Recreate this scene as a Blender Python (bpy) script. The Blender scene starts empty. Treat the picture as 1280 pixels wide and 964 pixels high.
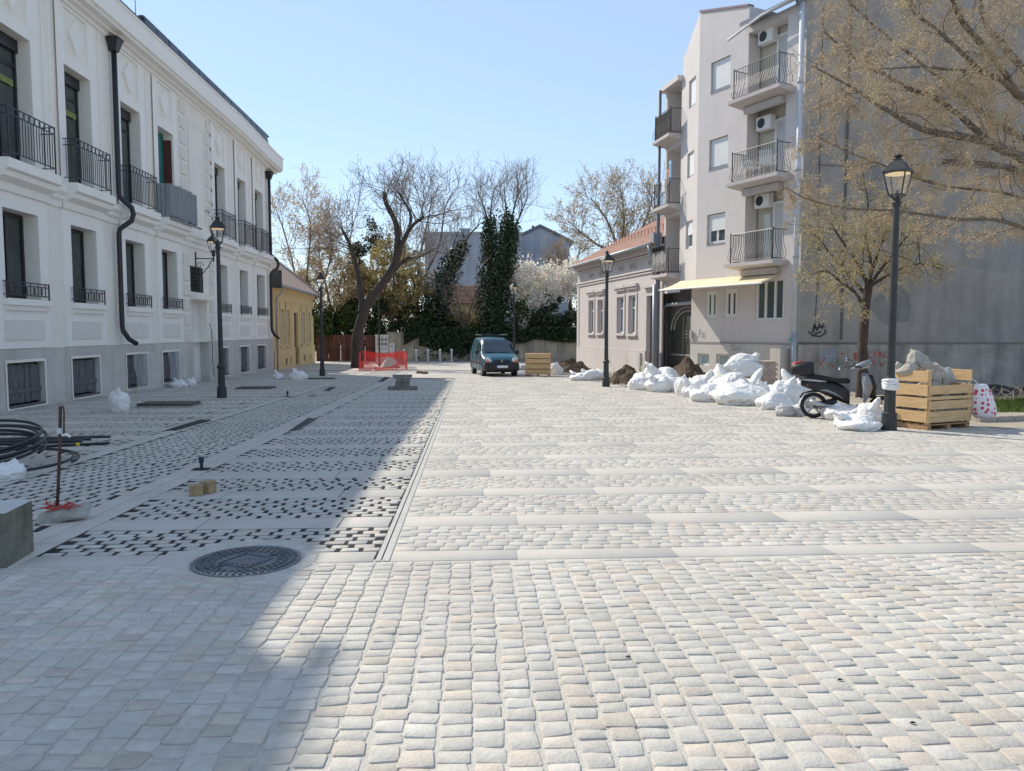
import bpy, bmesh, math, random
import numpy as np
from mathutils import Vector, Matrix, noise
R = math.radians
scene = bpy.context.scene
COL = scene.collection

# ------------------------------------------------------------------ camera measurements
F = 960.; CX, CY = 640., 482.; CAMH = 1.6; SL = .0135
YAW, PIT = R(3.04), R(4.08)
cyw, syw, cpt, spt = math.cos(YAW), math.sin(YAW), math.cos(PIT), math.sin(PIT)
def gz(x, y): return -SL * min(max(y, -20.), 75.)
def ray(px, py):
    a = (px - CX) / F; b = (CY - py) / F
    f = cpt + b * spt; z = -spt + b * cpt
    return (a * cyw + f * syw, -a * syw + f * cyw, z, f)
def G(px, py):                       # surveyed ground point
    d = ray(px, py); t = -CAMH / (d[2] + SL * d[1])
    return Vector((d[0] * t, d[1] * t, CAMH + d[2] * t))
def at(px, py, dep):
    d = ray(px, py); t = dep / d[3]
    return Vector((d[0] * t, d[1] * t, CAMH + d[2] * t))
def cf(xc, yc): return Vector((xc * cyw + yc * syw, -xc * syw + yc * cyw))
def gp(px, dep):                     # point on the ground in a given direction and distance
    p = at(px, 450, dep); return Vector((p.x, p.y, gz(p.x, p.y)))

class Face:
    """a vertical facade plane from A to B; u along it, y into the building, z up (world)"""
    def __init__(s, A, B):
        s.A = Vector((A[0], A[1])); d = Vector((B[0] - A[0], B[1] - A[1]))
        s.L = d.length; s.e = d / s.L; s.n = Vector((-s.e.y, s.e.x))
    def __call__(s, p):
        q = s.A + s.e * p[0] + s.n * p[1]; return (q.x, q.y, p[2])
    def uz(s, px, py):
        d = ray(px, py); dn = d[0] * s.n.x + d[1] * s.n.y
        t = s.A.dot(s.n) / dn
        return (Vector((d[0] * t, d[1] * t)) - s.A).dot(s.e), CAMH + d[2] * t

# ------------------------------------------------------------------ materials
def lin(c): return tuple(((v / 255) / 12.92 if v / 255 <= .04045 else ((v / 255 + .055) / 1.055) ** 2.4) for v in c)
MATS = {}
def mat(name, col, rough=.8, var=.12, scale=2., bump=0., bscale=30., metal=0., spec=.4, var2=None, streak=0., attr=False, stretch=None, coat=0., trans=0., transl=0., crumple=0., macro=0.):
    if name in MATS: return MATS[name]
    m = bpy.data.materials.new(name); m.use_nodes = True; nt = m.node_tree; N = nt.nodes; Lk = nt.links
    b = N['Principled BSDF']; b.inputs['Roughness'].default_value = rough; b.inputs['Metallic'].default_value = metal
    b.inputs['Specular IOR Level'].default_value = spec; b.inputs['Coat Weight'].default_value = coat
    tc = N.new('ShaderNodeTexCoord'); mp = N.new('ShaderNodeMapping'); Lk.new(tc.outputs['Object'], mp.inputs[0])
    if stretch: mp.inputs['Scale'].default_value = stretch
    n1 = N.new('ShaderNodeTexNoise'); n1.inputs['Scale'].default_value = scale; n1.inputs['Detail'].default_value = 6; n1.inputs['Roughness'].default_value = .65
    Lk.new(mp.outputs[0], n1.inputs['Vector'])
    mr = N.new('ShaderNodeMapRange'); mr.inputs[1].default_value = .3; mr.inputs[2].default_value = .7
    Lk.new(n1.outputs['Fac'], mr.inputs[0])
    mx = N.new('ShaderNodeMix'); mx.data_type = 'RGBA'
    Lk.new(mr.outputs[0], mx.inputs['Factor'])
    c2 = var2 if var2 else tuple(min(1, v * (1 + var)) for v in col)
    c1 = tuple(v * (1 - var) for v in col) if not var2 else col
    mx.inputs['A'].default_value = (*c1, 1); mx.inputs['B'].default_value = (*c2, 1)
    out = mx.outputs['Result']
    if streak:                      # vertical dirt runs on walls
        mp2 = N.new('ShaderNodeMapping'); mp2.inputs['Scale'].default_value = (1, 1, .12); Lk.new(tc.outputs['Object'], mp2.inputs[0])
        n3 = N.new('ShaderNodeTexNoise'); n3.inputs['Scale'].default_value = 2.6; n3.inputs['Detail'].default_value = 7; Lk.new(mp2.outputs[0], n3.inputs['Vector'])
        r3 = N.new('ShaderNodeMapRange'); r3.inputs[1].default_value = .45; r3.inputs[2].default_value = .75; r3.inputs[3].default_value = 1.; r3.inputs[4].default_value = 1 - streak
        Lk.new(n3.outputs['Fac'], r3.inputs[0])
        m3 = N.new('ShaderNodeMix'); m3.data_type = 'RGBA'; m3.blend_type = 'MULTIPLY'; m3.inputs['Factor'].default_value = 1
        Lk.new(out, m3.inputs['A']); Lk.new(r3.outputs[0], m3.inputs['B']); out = m3.outputs['Result']
    if attr:
        at_ = N.new('ShaderNodeAttribute'); at_.attribute_name = 'tint'
        m4 = N.new('ShaderNodeMix'); m4.data_type = 'RGBA'; m4.blend_type = 'MULTIPLY'; m4.inputs['Factor'].default_value = 1
        Lk.new(out, m4.inputs['A']); Lk.new(at_.outputs['Color'], m4.inputs['B']); out = m4.outputs['Result']
    if macro:                       # broad dusty and damp patches
        n5 = N.new('ShaderNodeTexNoise'); n5.inputs['Scale'].default_value = .55; n5.inputs['Detail'].default_value = 9; n5.inputs['Roughness'].default_value = .6; Lk.new(tc.outputs['Object'], n5.inputs['Vector'])
        r5 = N.new('ShaderNodeMapRange'); r5.inputs[1].default_value = .32; r5.inputs[2].default_value = .68; r5.inputs[3].default_value = 1 - macro; r5.inputs[4].default_value = 1 + macro * .4; Lk.new(n5.outputs['Fac'], r5.inputs[0])
        m5 = N.new('ShaderNodeMix'); m5.data_type = 'RGBA'; m5.blend_type = 'MULTIPLY'; m5.inputs['Factor'].default_value = 1; Lk.new(out, m5.inputs['A']); Lk.new(r5.outputs[0], m5.inputs['B']); out = m5.outputs['Result']
    Lk.new(out, b.inputs['Base Color'])
    if bump:
        n2 = N.new('ShaderNodeTexNoise'); n2.inputs['Scale'].default_value = bscale; n2.inputs['Detail'].default_value = 5
        Lk.new(mp.outputs[0], n2.inputs['Vector'])
        bp = N.new('ShaderNodeBump'); bp.inputs['Strength'].default_value = min(1, bump); bp.inputs['Distance'].default_value = .02
        Lk.new(n2.outputs['Fac'], bp.inputs['Height']); Lk.new(bp.outputs[0], b.inputs['Normal'])
    if crumple:                     # crushed film: faceted folds
        vo = N.new('ShaderNodeTexVoronoi'); vo.inputs['Scale'].default_value = crumple; vo.inputs['Detail'].default_value = 2.; vo.inputs['Roughness'].default_value = .6
        ds = N.new('ShaderNodeTexNoise'); ds.inputs['Scale'].default_value = 3.; md = N.new('ShaderNodeMix'); md.data_type = 'RGBA'; md.inputs['Factor'].default_value = .25
        Lk.new(mp.outputs[0], ds.inputs['Vector']); Lk.new(mp.outputs[0], md.inputs['A']); Lk.new(ds.outputs['Color'], md.inputs['B']); Lk.new(md.outputs['Result'], vo.inputs['Vector'])
        bp = N.new('ShaderNodeBump'); bp.inputs['Strength'].default_value = .45; bp.inputs['Distance'].default_value = .05
        Lk.new(vo.outputs['Distance'], bp.inputs['Height']); Lk.new(bp.outputs[0], b.inputs['Normal'])
    if transl:                      # light passing through a leaf or film
        tl = N.new('ShaderNodeBsdfTranslucent'); ms = N.new('ShaderNodeMixShader'); ms.inputs[0].default_value = transl
        Lk.new(out, tl.inputs['Color']); Lk.new(b.outputs[0], ms.inputs[1]); Lk.new(tl.outputs[0], ms.inputs[2]); Lk.new(ms.outputs[0], N['Material Output'].inputs['Surface'])
    if trans:                       # thin clear or milky sheet
        tr = N.new('ShaderNodeBsdfTransparent'); ms = N.new('ShaderNodeMixShader'); ms.inputs[0].default_value = trans
        Lk.new(b.outputs[0], ms.inputs[1]); Lk.new(tr.outputs[0], ms.inputs[2]); Lk.new(ms.outputs[0], N['Material Output'].inputs['Surface'])
    MATS[name] = m; return m

STUCCO = mat('white_stucco', (.86, .825, .755), .9, .03, 6, .5, 90, streak=.03, macro=.05)
RELIEF = mat('smooth_white_stucco', (.85, .83, .79), .9, .02, 1.2, .15, 60, streak=.02)
STUCCO2 = mat('rough_cream_stucco', (.76, .735, .68), .95, .05, 8, .6, 90)
PLINTH = mat('grey_plinth_render', (.57, .55, .51), .95, .07, 2, .4, 80, streak=.16, macro=.12)
DARKMET = mat('black_iron', (.018, .02, .026), .45, .2, 6, spec=.5)
NAVY = mat('dark_roof_sheet', (.022, .027, .05), .42, .15, 2, spec=.5)
FRAMED = mat('anthracite_frame', (.016, .018, .023), .4, .1, 4)
GLASSD = mat('dark_glass', (.045, .06, .058), .06, .5, .7, spec=.6)
GLASSG = mat('green_grey_glass', (.07, .10, .10), .08, .3, 1.1, spec=.6)
PLANK = mat('weathered_planks', (.13, .135, .14), .9, .5, 5, .5, 40, stretch=(6, 6, .6))
PLANK2 = mat('blue_grey_boards', (.24, .26, .28), .9, .35, 5, .4, 40, stretch=(6, 6, .6))
WPVC = mat('white_pvc', (.74, .74, .73), .4, .03, 2)
SHUT = mat('roller_shutter', (.74, .75, .75), .6, .04, 3)
PINKW = mat('mauve_render', (.57, .525, .515), .92, .05, 1.2, .25, 60, streak=.05)
GREYW = mat('lilac_grey_render', (.62, .578, .562), .92, .05, 1., .25, 60, streak=.04)
GREYPL = mat('grey_concrete_plinth', (.60, .575, .53), .92, .07, 1.5, .3, 50, streak=.08)
FIREW = mat('bare_grey_firewall', (.345, .32, .30), .95, .14, .9, .4, 40, streak=.25)
FIREPL = mat('stained_concrete_base', (.37, .345, .31), .95, .28, 1.6, .4, 40, streak=.45)
YELLOW = mat('ochre_yellow_render', (.74, .56, .28), .9, .06, 1.5, .25, 60, streak=.07)
TILE = mat('red_roof_tiles', (.42, .27, .22), .85, .2, 3, .4, 25, attr=False)
TILE2 = mat('brown_roof_tiles', (.46, .34, .28), .85, .22, 3, .4, 25)
ZINC = mat('zinc_grey', (.36, .38, .41), .5, .15, 4, metal=.3)
AWN = mat('cream_canvas', (.74, .64, .44), .85, .06, 3)
BRICKM = mat('pale_brick', (.48, .38, .32), .9, .3, 9, .3, 40)
CONC = mat('weathered_concrete', (.34, .34, .30), .95, .3, 4, .6, 30, streak=.3)
CONC2 = mat('concrete_rubble', (.42, .40, .36), .97, .25, 5, .9, 25)
SETTBR = mat('brown_sett', (.36, .26, .15), .95, .25, 14, .5, 60)
WOOD = mat('new_pine_boards', (.56, .36, .18), .75, .22, 4, .15, 30, stretch=(1.2, 1.2, 7))
WOODC = mat('crate_pine', (.58, .39, .20), .75, .25, 4, .15, 30, stretch=(1, 1, 8))
BAGM = mat('white_plastic_bag', (.88, .88, .87), .42, .02, 2, spec=.4, crumple=6.5, transl=.10)
BAGC = mat('grey_translucent_bag', (.55, .55, .55), .35, .15, 4, spec=.5, crumple=7., transl=.2)
SOIL = mat('dark_soil', (.105, .075, .052), 1., .4, 7, 1., 22)
RUST = mat('rusty_steel', (.09, .05, .04), .9, .4, 12, .3, 60)
BLKPIPE = mat('black_plastic_pipe', (.02, .022, .028), .38, .2, 6, spec=.5)
TEAL = mat('teal_car_paint', (.012, .095, .135), .32, .08, 2, spec=.5, coat=.25)
BLKPL = mat('black_plastic', (.02, .02, .022), .5, .2, 6)
RUBBER = mat('tyre_rubber', (.022, .022, .022), .85, .2, 8)
ALU = mat('cast_alloy', (.42, .42, .43), .4, .1, 6, metal=.6)
GREYPAINT = mat('grey_scooter_paint', (.20, .22, .25), .3, .05, 2, spec=.6, coat=.4)
REDPL = mat('red_plastic', (.45, .02, .04), .35, .1, 4)
ORANGE = mat('orange_lens', (.75, .17, .04), .25, .1, 4)
CHROME = mat('mirror_glass', (.75, .78, .82), .08, .02, 2, metal=1.)
WHITEP = mat('white_paint', (.78, .78, .77), .5, .04, 3)
BARK = mat('dark_bark', (.07, .055, .045), .95, .35, 7, .8, 25, stretch=(1, 1, .3))
BARKL = mat('grey_brown_bark', (.16, .13, .10), .95, .3, 7, .6, 25)
TWIG = mat('tan_twigs', (.46, .36, .25), .9, .25, 5)
TWIGG = mat('greyish_twigs', (.31, .27, .24), .9, .25, 5)
TWIGO = mat('orange_brown_twigs', (.42, .31, .19), .9, .25, 5)
BUD = mat('tan_catkins', (.58, .47, .29), .9, .2, 5, attr=True, transl=.3)
BUDG = mat('yellow_green_buds', (.48, .42, .17), .9, .2, 5, attr=True, transl=.3)
LEAFD = mat('dark_evergreen_leaf', (.028, .052, .016), .5, .25, 6, attr=True, spec=.5)
LEAFM = mat('mid_green_leaf', (.06, .095, .028), .55, .25, 6, attr=True, transl=.3)
LEAFY = mat('olive_yellow_leaf', (.36, .29, .12), .7, .25, 6, attr=True, transl=.4)
LEAFO = mat('dry_orange_leaf', (.50, .38, .22), .8, .25, 6, attr=True, transl=.4)
BLOSS = mat('white_blossom', (.84, .80, .72), .8, .08, 6, attr=True, transl=.45)
GRASSM = mat('fresh_grass', (.13, .19, .04), .7, .3, 6, attr=True, transl=.4)

# ------------------------------------------------------------------ mesh helpers
def wloc(o):
    v = Vector((0, 0, 0))
    while o: v = v + o.location; o = o.parent
    return v
class MB:
    def __init__(s, T=None): s.v = []; s.f = []; s.T = T
    def add(s, vs, fs):
        n = len(s.v); s.v += [tuple(p) for p in vs]; s.f += [tuple(i + n for i in f) for f in fs]; return s
    def bx(s, x0, x1, y0, y1, z0, z1):
        return s.add([(x0, y0, z0), (x1, y0, z0), (x1, y1, z0), (x0, y1, z0), (x0, y0, z1), (x1, y0, z1), (x1, y1, z1), (x0, y1, z1)],
                     [(0, 3, 2, 1), (4, 5, 6, 7), (0, 1, 5, 4), (1, 2, 6, 5), (2, 3, 7, 6), (3, 0, 4, 7)])
    def obx(s, c, size, M=None):
        hx, hy, hz = size[0] / 2, size[1] / 2, size[2] / 2
        vs = [Vector((a, b, d)) for d in (-hz, hz) for a, b in ((-hx, -hy), (hx, -hy), (hx, hy), (-hx, hy))]
        if M is not None: vs = [M @ v for v in vs]
        return s.add([v + Vector(c) for v in vs], [(0, 3, 2, 1), (4, 5, 6, 7), (0, 1, 5, 4), (1, 2, 6, 5), (2, 3, 7, 6), (3, 0, 4, 7)])
    def tube(s, pts, r, n=6, cap=True):
        pts = [Vector(p) for p in pts]; k = len(pts)
        rr = r if hasattr(r, '__len__') else [r] * k
        ref = None; rings = []
        for i, p in enumerate(pts):
            t = (pts[min(i + 1, k - 1)] - pts[max(i - 1, 0)])
            if t.length < 1e-9: t = Vector((0, 0, 1))
            t.normalize()
            if ref is None: ref = t.orthogonal().normalized()
            ref = ref - t * ref.dot(t)
            if ref.length < 1e-6: ref = t.orthogonal()
            ref.normalize(); b = t.cross(ref)
            rings.append([p + (ref * math.cos(2 * math.pi * j / n) + b * math.sin(2 * math.pi * j / n)) * rr[i] for j in range(n)])
        vs = [v for g in rings for v in g]
        fs = [(i * n + j, i * n + (j + 1) % n, (i + 1) * n + (j + 1) % n, (i + 1) * n + j) for i in range(k - 1) for j in range(n)]
        if cap: fs += [tuple(reversed(range(n))), tuple(range((k - 1) * n, k * n))]
        return s.add(vs, fs)
    def lathe(s, prof, n=16, c=(0, 0), twist=0.):
        k = len(prof)
        vs = [(c[0] + r * math.cos(2 * math.pi * j / n + twist), c[1] + r * math.sin(2 * math.pi * j / n + twist), z) for r, z in prof for j in range(n)]
        fs = [(i * n + j, i * n + (j + 1) % n, (i + 1) * n + (j + 1) % n, (i + 1) * n + j) for i in range(k - 1) for j in range(n)]
        fs += [tuple(reversed(range(n))), tuple(range((k - 1) * n, k * n))]
        return s.add(vs, fs)
    def extr(s, prof, u0, u1, fn):      # profile (a,b) swept from u0 to u1; fn(u,a,b)->point
        k = len(prof)
        vs = [fn(u0, a, b) for a, b in prof] + [fn(u1, a, b) for a, b in prof]
        fs = [(i, (i + 1) % k, k + (i + 1) % k, k + i) for i in range(k)] + [tuple(reversed(range(k))), tuple(range(k, 2 * k))]
        return s.add(vs, fs)
    def wall(s, u0, u1, z0, z1, ops=(), depth=.3, y=0.):
        us = sorted({u0, u1, *[min(max(o[i], u0), u1) for o in ops for i in (0, 1)]})
        zs = sorted({z0, z1, *[min(max(o[i], z0), z1) for o in ops for i in (2, 3)]})
        for a, b in zip(us, us[1:]):
            for c, d in zip(zs, zs[1:]):
                m, q = (a + b) / 2, (c + d) / 2
                if any(o[0] < m < o[1] and o[2] < q < o[3] for o in ops): continue
                s.add([(a, y, c), (b, y, c), (b, y, d), (a, y, d)], [(0, 1, 2, 3)])
        for a, b, c, d in ops:
            e = y + depth
            a, b, c, d = max(a, u0), min(b, u1), max(c, z0), min(d, z1)
            s.add([(a, y, c), (a, e, c), (a, e, d), (a, y, d)], [(0, 1, 2, 3)])
            s.add([(b, y, c), (b, y, d), (b, e, d), (b, e, c)], [(0, 1, 2, 3)])
            s.add([(a, y, d), (a, e, d), (b, e, d), (b, y, d)], [(0, 1, 2, 3)])
            s.add([(a, y, c), (b, y, c), (b, e, c), (a, e, c)], [(0, 1, 2, 3)])
        return s
    def build(s, name, m, parent=None, smooth=False, bevel=0., seg=1, loc=None, tint=None):
        me = bpy.data.meshes.new(name)
        vs = s.v
        if s.T:
            off = wloc(parent) if parent else Vector((0, 0, 0))
            vs = [Vector(s.T(p)) - off for p in vs]
        me.from_pydata([tuple(p) for p in vs], [], s.f); me.materials.append(m); me.validate()
        bm = bmesh.new(); bm.from_mesh(me)
        if len(bm.faces) < 60000: bmesh.ops.recalc_face_normals(bm, faces=bm.faces)
        bm.to_mesh(me); bm.free()
        if smooth: me.shade_smooth()
        if tint is not None: set_tint(me, tint)
        o = bpy.data.objects.new(name, me); COL.objects.link(o)
        if parent: o.parent = parent
        if loc is not None: o.location = loc
        if bevel:
            b = o.modifiers.new('bevel', 'BEVEL'); b.width = bevel; b.segments = seg; b.limit_method = 'ANGLE'
        return o
def W(face): return lambda p: face(p)
def set_tint(me, arr):
    a = me.color_attributes.new('tint', 'FLOAT_COLOR', 'POINT')
    full = np.ones((len(me.vertices), 4), dtype=np.float32); full[:, :3] = arr
    a.data.foreach_set('color', full.ravel())
def tag(o, label=None, cat=None, group=None, kind=None):
    if label: o['label'] = label
    if cat: o['category'] = cat
    if group: o['group'] = group
    if kind: o['kind'] = kind
    return o
def thing(name, label, cat, loc=(0, 0, 0), rz=0., group=None):
    o = bpy.data.objects.new(name, None); COL.objects.link(o); o.location = loc; o.rotation_euler = (0, 0, rz); o.empty_display_size = .3
    return tag(o, label, cat, group)
def kids(o): return [c for c in bpy.data.objects if c.parent == o]
def dup(o, parent=None, **kw):
    c = o.copy(); COL.objects.link(c); c.parent = parent
    for ch in kids(o): dup(ch, c)
    return c
def rot(ax, a): return Matrix.Rotation(a, 3, ax)

# ------------------------------------------------------------------ world, sun, camera
w = bpy.data.worlds.new('World'); scene.world = w; w.use_nodes = True
sun_dir = Vector((9.31, -9.9, -11.7))            # the way the light travels
sky = w.node_tree.nodes.new('ShaderNodeTexSky'); sky.sky_type = 'NISHITA'; sky.sun_disc = False
el = math.asin(-sun_dir.normalized().z); sky.sun_elevation = el
sky.sun_rotation = math.atan2(-sun_dir.x, -sun_dir.y)
sky.air_density = 1.; sky.dust_density = .05; sky.ozone_density = 1.6
bg = w.node_tree.nodes['Background']; bg.inputs[1].default_value = .134
tn = w.node_tree.nodes.new('ShaderNodeMix'); tn.data_type = 'RGBA'; tn.blend_type = 'MIX'; tn.inputs['Factor'].default_value = .62; tn.inputs['B'].default_value = (1.95, 2.45, 3.2, 1)   # thin even high haze over the whole sky
w.node_tree.links.new(sky.outputs[0], tn.inputs['A']); w.node_tree.links.new(tn.outputs['Result'], bg.inputs[0])
sl = bpy.data.lights.new('sun', 'SUN'); sl.energy = 2.65; sl.angle = R(.55); sl.color = (1, .915, .77)
so = bpy.data.objects.new('sun', sl); COL.objects.link(so); so.rotation_euler = sun_dir.to_track_quat('-Z', 'Y').to_euler(); so.location = (-30, 30, 40)
cam = bpy.data.cameras.new('camera'); co = bpy.data.objects.new('camera', cam); COL.objects.link(co)
cam.sensor_width = 36; cam.lens = 27; cam.clip_end = 2000; cam.clip_start = .05
co.location = (0, 0, CAMH); co.rotation_euler = (R(90) - PIT, 0, -YAW); scene.camera = co
scene.view_settings.view_transform = 'Standard'; scene.view_settings.look = 'None'; scene.view_settings.exposure = .90
scene.view_settings.gamma = 1
try: scene.cycles.max_bounces = 8; scene.cycles.diffuse_bounces = 6; scene.cycles.transparent_max_bounces = 12
except Exception: pass

# ------------------------------------------------------------------ ground and paving
rs = np.random.RandomState(7)
def sheet(name, poly_rows, m, dz):
    """rows of (y, x0, x1) -> one sheet following the slope"""
    vs = []; fs = []
    for y, a, b in poly_rows:
        vs += [(a, y, gz(a, y) + dz), (b, y, gz(b, y) + dz)]
    for i in range(len(poly_rows) - 1): fs.append((2 * i, 2 * i + 1, 2 * i + 3, 2 * i + 2))
    return tag(MB().add(vs, fs).build(name, m), kind='structure')
GROUND = mat('dry_earth', (.30, .26, .21), 1., .2, 1.5, .5, 12)
SAND = mat('pale_joint_sand', (.53, .50, .445), 1., .10, 5, .4, 80, macro=.13)
DARKBED = mat('dark_joint_soil', (.026, .025, .026), 1., .3, 8, .4, 60)
SETT = mat('grey_granite_sett', (.50, .472, .425), .85, .10, 14, .2, 70, attr=True, macro=.12)
SETTR = mat('split_stone_sett', (.515, .485, .433), .85, .12, 18, .3, 60, attr=True, macro=.13)
SLAB = mat('smooth_slab', (.495, .467, .42), .85, .06, 3, .12, 120, attr=True, macro=.10)
sheet('ground', [(-30, -250, 250), (-20, -250, 250), (30, -250, 250), (75, -250, 250), (400, -250, 250), (900, -600, 600)], GROUND, -.16)
XD = -.66
def xr(y):                                      # right-hand edge of the paving
    pts = [(-5, 16), (13.3, 16), (14.6, 9.6), (18, 8.0), (22, 6.6), (26, 5.5), (31, 4.9), (46, 3.9), (64, 3.8)]
    for (a, b), (c, d) in zip(pts, pts[1:]):
        if a <= y <= c: return b + (d - b) * (y - a) / (c - a)
    return pts[-1][1]
XL = -10.7
def rows(x0, x1, y0, y1, n=40):
    out = []
    for i in range(n + 1):
        y = y0 + (y1 - y0) * i / n
        out.append((y, x0(y) if callable(x0) else x0, x1(y) if callable(x1) else x1))
    return out
YE = 33.5                                        # the striped paving ends here
sheet('joint_bed_light', rows(XD, xr, -3, YE, 80), SAND, -.006)
sheet('joint_bed_dark', rows(-3.24, XD, 5.6, YE, 2), DARKBED, -.007)
sheet('joint_bed_near', rows(-9, XD, -3, 5.6, 2), SAND, -.0065)
sheet('joint_bed_lane', rows(-10.7, -3.24, 5.6, 42.5, 4), DARKBED, -.007)
# plainer finished paving beyond the stripes: fine brick-like coursing
def far_mat():
    m = bpy.data.materials.new('far_paving'); m.use_nodes = True; N = m.node_tree.nodes; L = m.node_tree.links; b = N['Principled BSDF']; b.inputs['Roughness'].default_value = .85
    tc = N.new('ShaderNodeTexCoord'); br = N.new('ShaderNodeTexBrick'); br.inputs['Scale'].default_value = 1; br.inputs['Brick Width'].default_value = .2; br.inputs['Row Height'].default_value = .12; br.inputs['Mortar Size'].default_value = .008
    br.inputs['Color1'].default_value = (.54, .51, .455, 1); br.inputs['Color2'].default_value = (.50, .47, .42, 1); br.inputs['Mortar'].default_value = (.38, .36, .33, 1)
    L.new(tc.outputs['Object'], br.inputs[0])
    n = N.new('ShaderNodeTexNoise'); n.inputs['Scale'].default_value = .5; n.inputs['Detail'].default_value = 8; L.new(tc.outputs['Object'], n.inputs['Vector'])
    mr = N.new('ShaderNodeMapRange'); mr.inputs[3].default_value = .75; mr.inputs[4].default_value = 1.15; L.new(n.outputs['Fac'], mr.inputs[0])
    mx = N.new('ShaderNodeMix'); mx.data_type = 'RGBA'; mx.blend_type = 'MULTIPLY'; mx.inputs['Factor'].default_value = 1; L.new(br.outputs[0], mx.inputs['A']); L.new(mr.outputs[0], mx.inputs['B']); L.new(mx.outputs['Result'], b.inputs['Base Color'])
    return m
FARP = far_mat()
sheet('far_paving', rows(-3.24, xr, YE, 42.5, 12), FARP, 0.)
sheet('square_paving', [(42.5, -11.5, 4.0), (46, -12, 4.0), (66, -14, 14)], FARP, -.004)

def stones(name, C, m, n8=False, top=0., hj=.003, tilt=.02, jit=.004, bev=.008, tints=None, sink=.15):
    """C: N x 5 array of cx, cy, hx, hy, rot"""
    C = np.asarray(C, float); N = len(C)
    if n8:
        k = .14; base = np.array([(-1, -1 + k), (-1 + k, -1), (1 - k, -1), (1, -1 + k), (1, 1 - k), (1 - k, 1), (-1 + k, 1), (-1, 1 - k)], float)
    else: base = np.array([(-1, -1), (1, -1), (1, 1), (-1, 1)], float)
    n = len(base)
    loc = base[None] * C[:, None, 2:4] + (np.repeat(rs.normal(0, jit, (N, 4, 2)), 2, 1) + rs.normal(0, .0008, (N, 8, 2)) if n8 else rs.normal(0, jit, (N, n, 2)))
    ins = loc - np.sign(base)[None] * bev * (.7 + .6 * rs.rand(N, n, 1))
    h = rs.normal(0, hj, N); h = np.clip(h, -1.6 * hj, 3 * hj); tx = np.clip(rs.normal(0, tilt, N), -2 * tilt, 2 * tilt); ty = np.clip(rs.normal(0, tilt, N), -2 * tilt, 2 * tilt)
    def place(l, z):
        c, s_ = np.cos(C[:, 4])[:, None], np.sin(C[:, 4])[:, None]
        x = C[:, 0:1] + l[..., 0] * c - l[..., 1] * s_; y = C[:, 1:2] + l[..., 0] * s_ + l[..., 1] * c
        zz = -SL * np.clip(y, -20, 75) + z + (h[:, None] + tx[:, None] * l[..., 0] + ty[:, None] * l[..., 1])
        return np.stack([x, y, zz], -1)
    V = np.concatenate([place(loc, top - sink), place(loc, top - bev * .8), place(ins, top)], 1)   # N x 3n x 3
    fs = []
    for r in (0, 1):
        for j in range(n): fs.append([r * n + j, r * n + (j + 1) % n, (r + 1) * n + (j + 1) % n, (r + 1) * n + j])
    quads = (np.array(fs)[None] + (np.arange(N) * 3 * n)[:, None, None]).reshape(-1, 4)
    tops = (np.arange(2 * n, 3 * n)[None] + (np.arange(N) * 3 * n)[:, None])
    me = bpy.data.meshes.new(name)
    nv = N * 3 * n; me.vertices.add(nv); me.vertices.foreach_set('co', V.reshape(-1).astype(np.float32))
    nl = quads.size + tops.size; me.loops.add(nl); me.loops.foreach_set('vertex_index', np.concatenate([quads.ravel(), tops.ravel()]).astype(np.int32))
    ls = np.concatenate([np.arange(len(quads)) * 4, quads.size + np.arange(N) * n]); me.polygons.add(len(ls)); me.polygons.foreach_set('loop_start', ls.astype(np.int32))
    me.update(calc_edges=True); me.materials.append(m)
    if tints is None: tints = stone_tints(N)
    set_tint(me, np.repeat(tints, 3 * n, 0))
    o = bpy.data.objects.new(name, me); COL.objects.link(o); return tag(o, kind='structure')
def stone_tints(N, spread=.055, warm=.12):
    g = 1 + rs.normal(0, spread, (N, 1)); t = np.repeat(g, 3, 1)
    wm = rs.rand(N) < warm; t[wm] *= np.array([1.03, .975, .93])
    bl = rs.rand(N) < .12; t[bl] *= np.array([.97, .985, 1.0])
    return np.clip(t, .6, 1.3)

MH = G(308, 701); MR = .385                       # manhole
def clear(cx, cy, pad=.0):
    return (cx - MH.x) ** 2 + (cy - MH.y) ** 2 > (MR + .13 + pad) ** 2
# near field: columns along the street, joints filled with pale sand
L = []; k = 0; x = -6.2
while x < 9.5:
    cw = .137 + rs.normal(0, .003); y = 1.0 + rs.rand() * .1; wob = rs.rand() * 6
    while y < 5.46:
        hl = .105 + rs.normal(0, .014); hl = max(.075, hl)
        if y + hl > 5.51: hl = 5.51 - y
        cx = x + cw / 2 + .008 * math.sin(y * 1.7 + wob) * .5; cyy = y + hl / 2
        if hl > .05 and clear(cx, cyy): L.append((cx, cyy, cw / 2 - .0085 + rs.normal(0, .002), hl / 2 - .0035, rs.normal(0, .022)))
        y += hl
    x += cw
stones('split_sett_paving', L, SETTR, n8=True, hj=.0014, tilt=.009, jit=.005, bev=.0025, tints=stone_tints(len(L), .055, .16))
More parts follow.
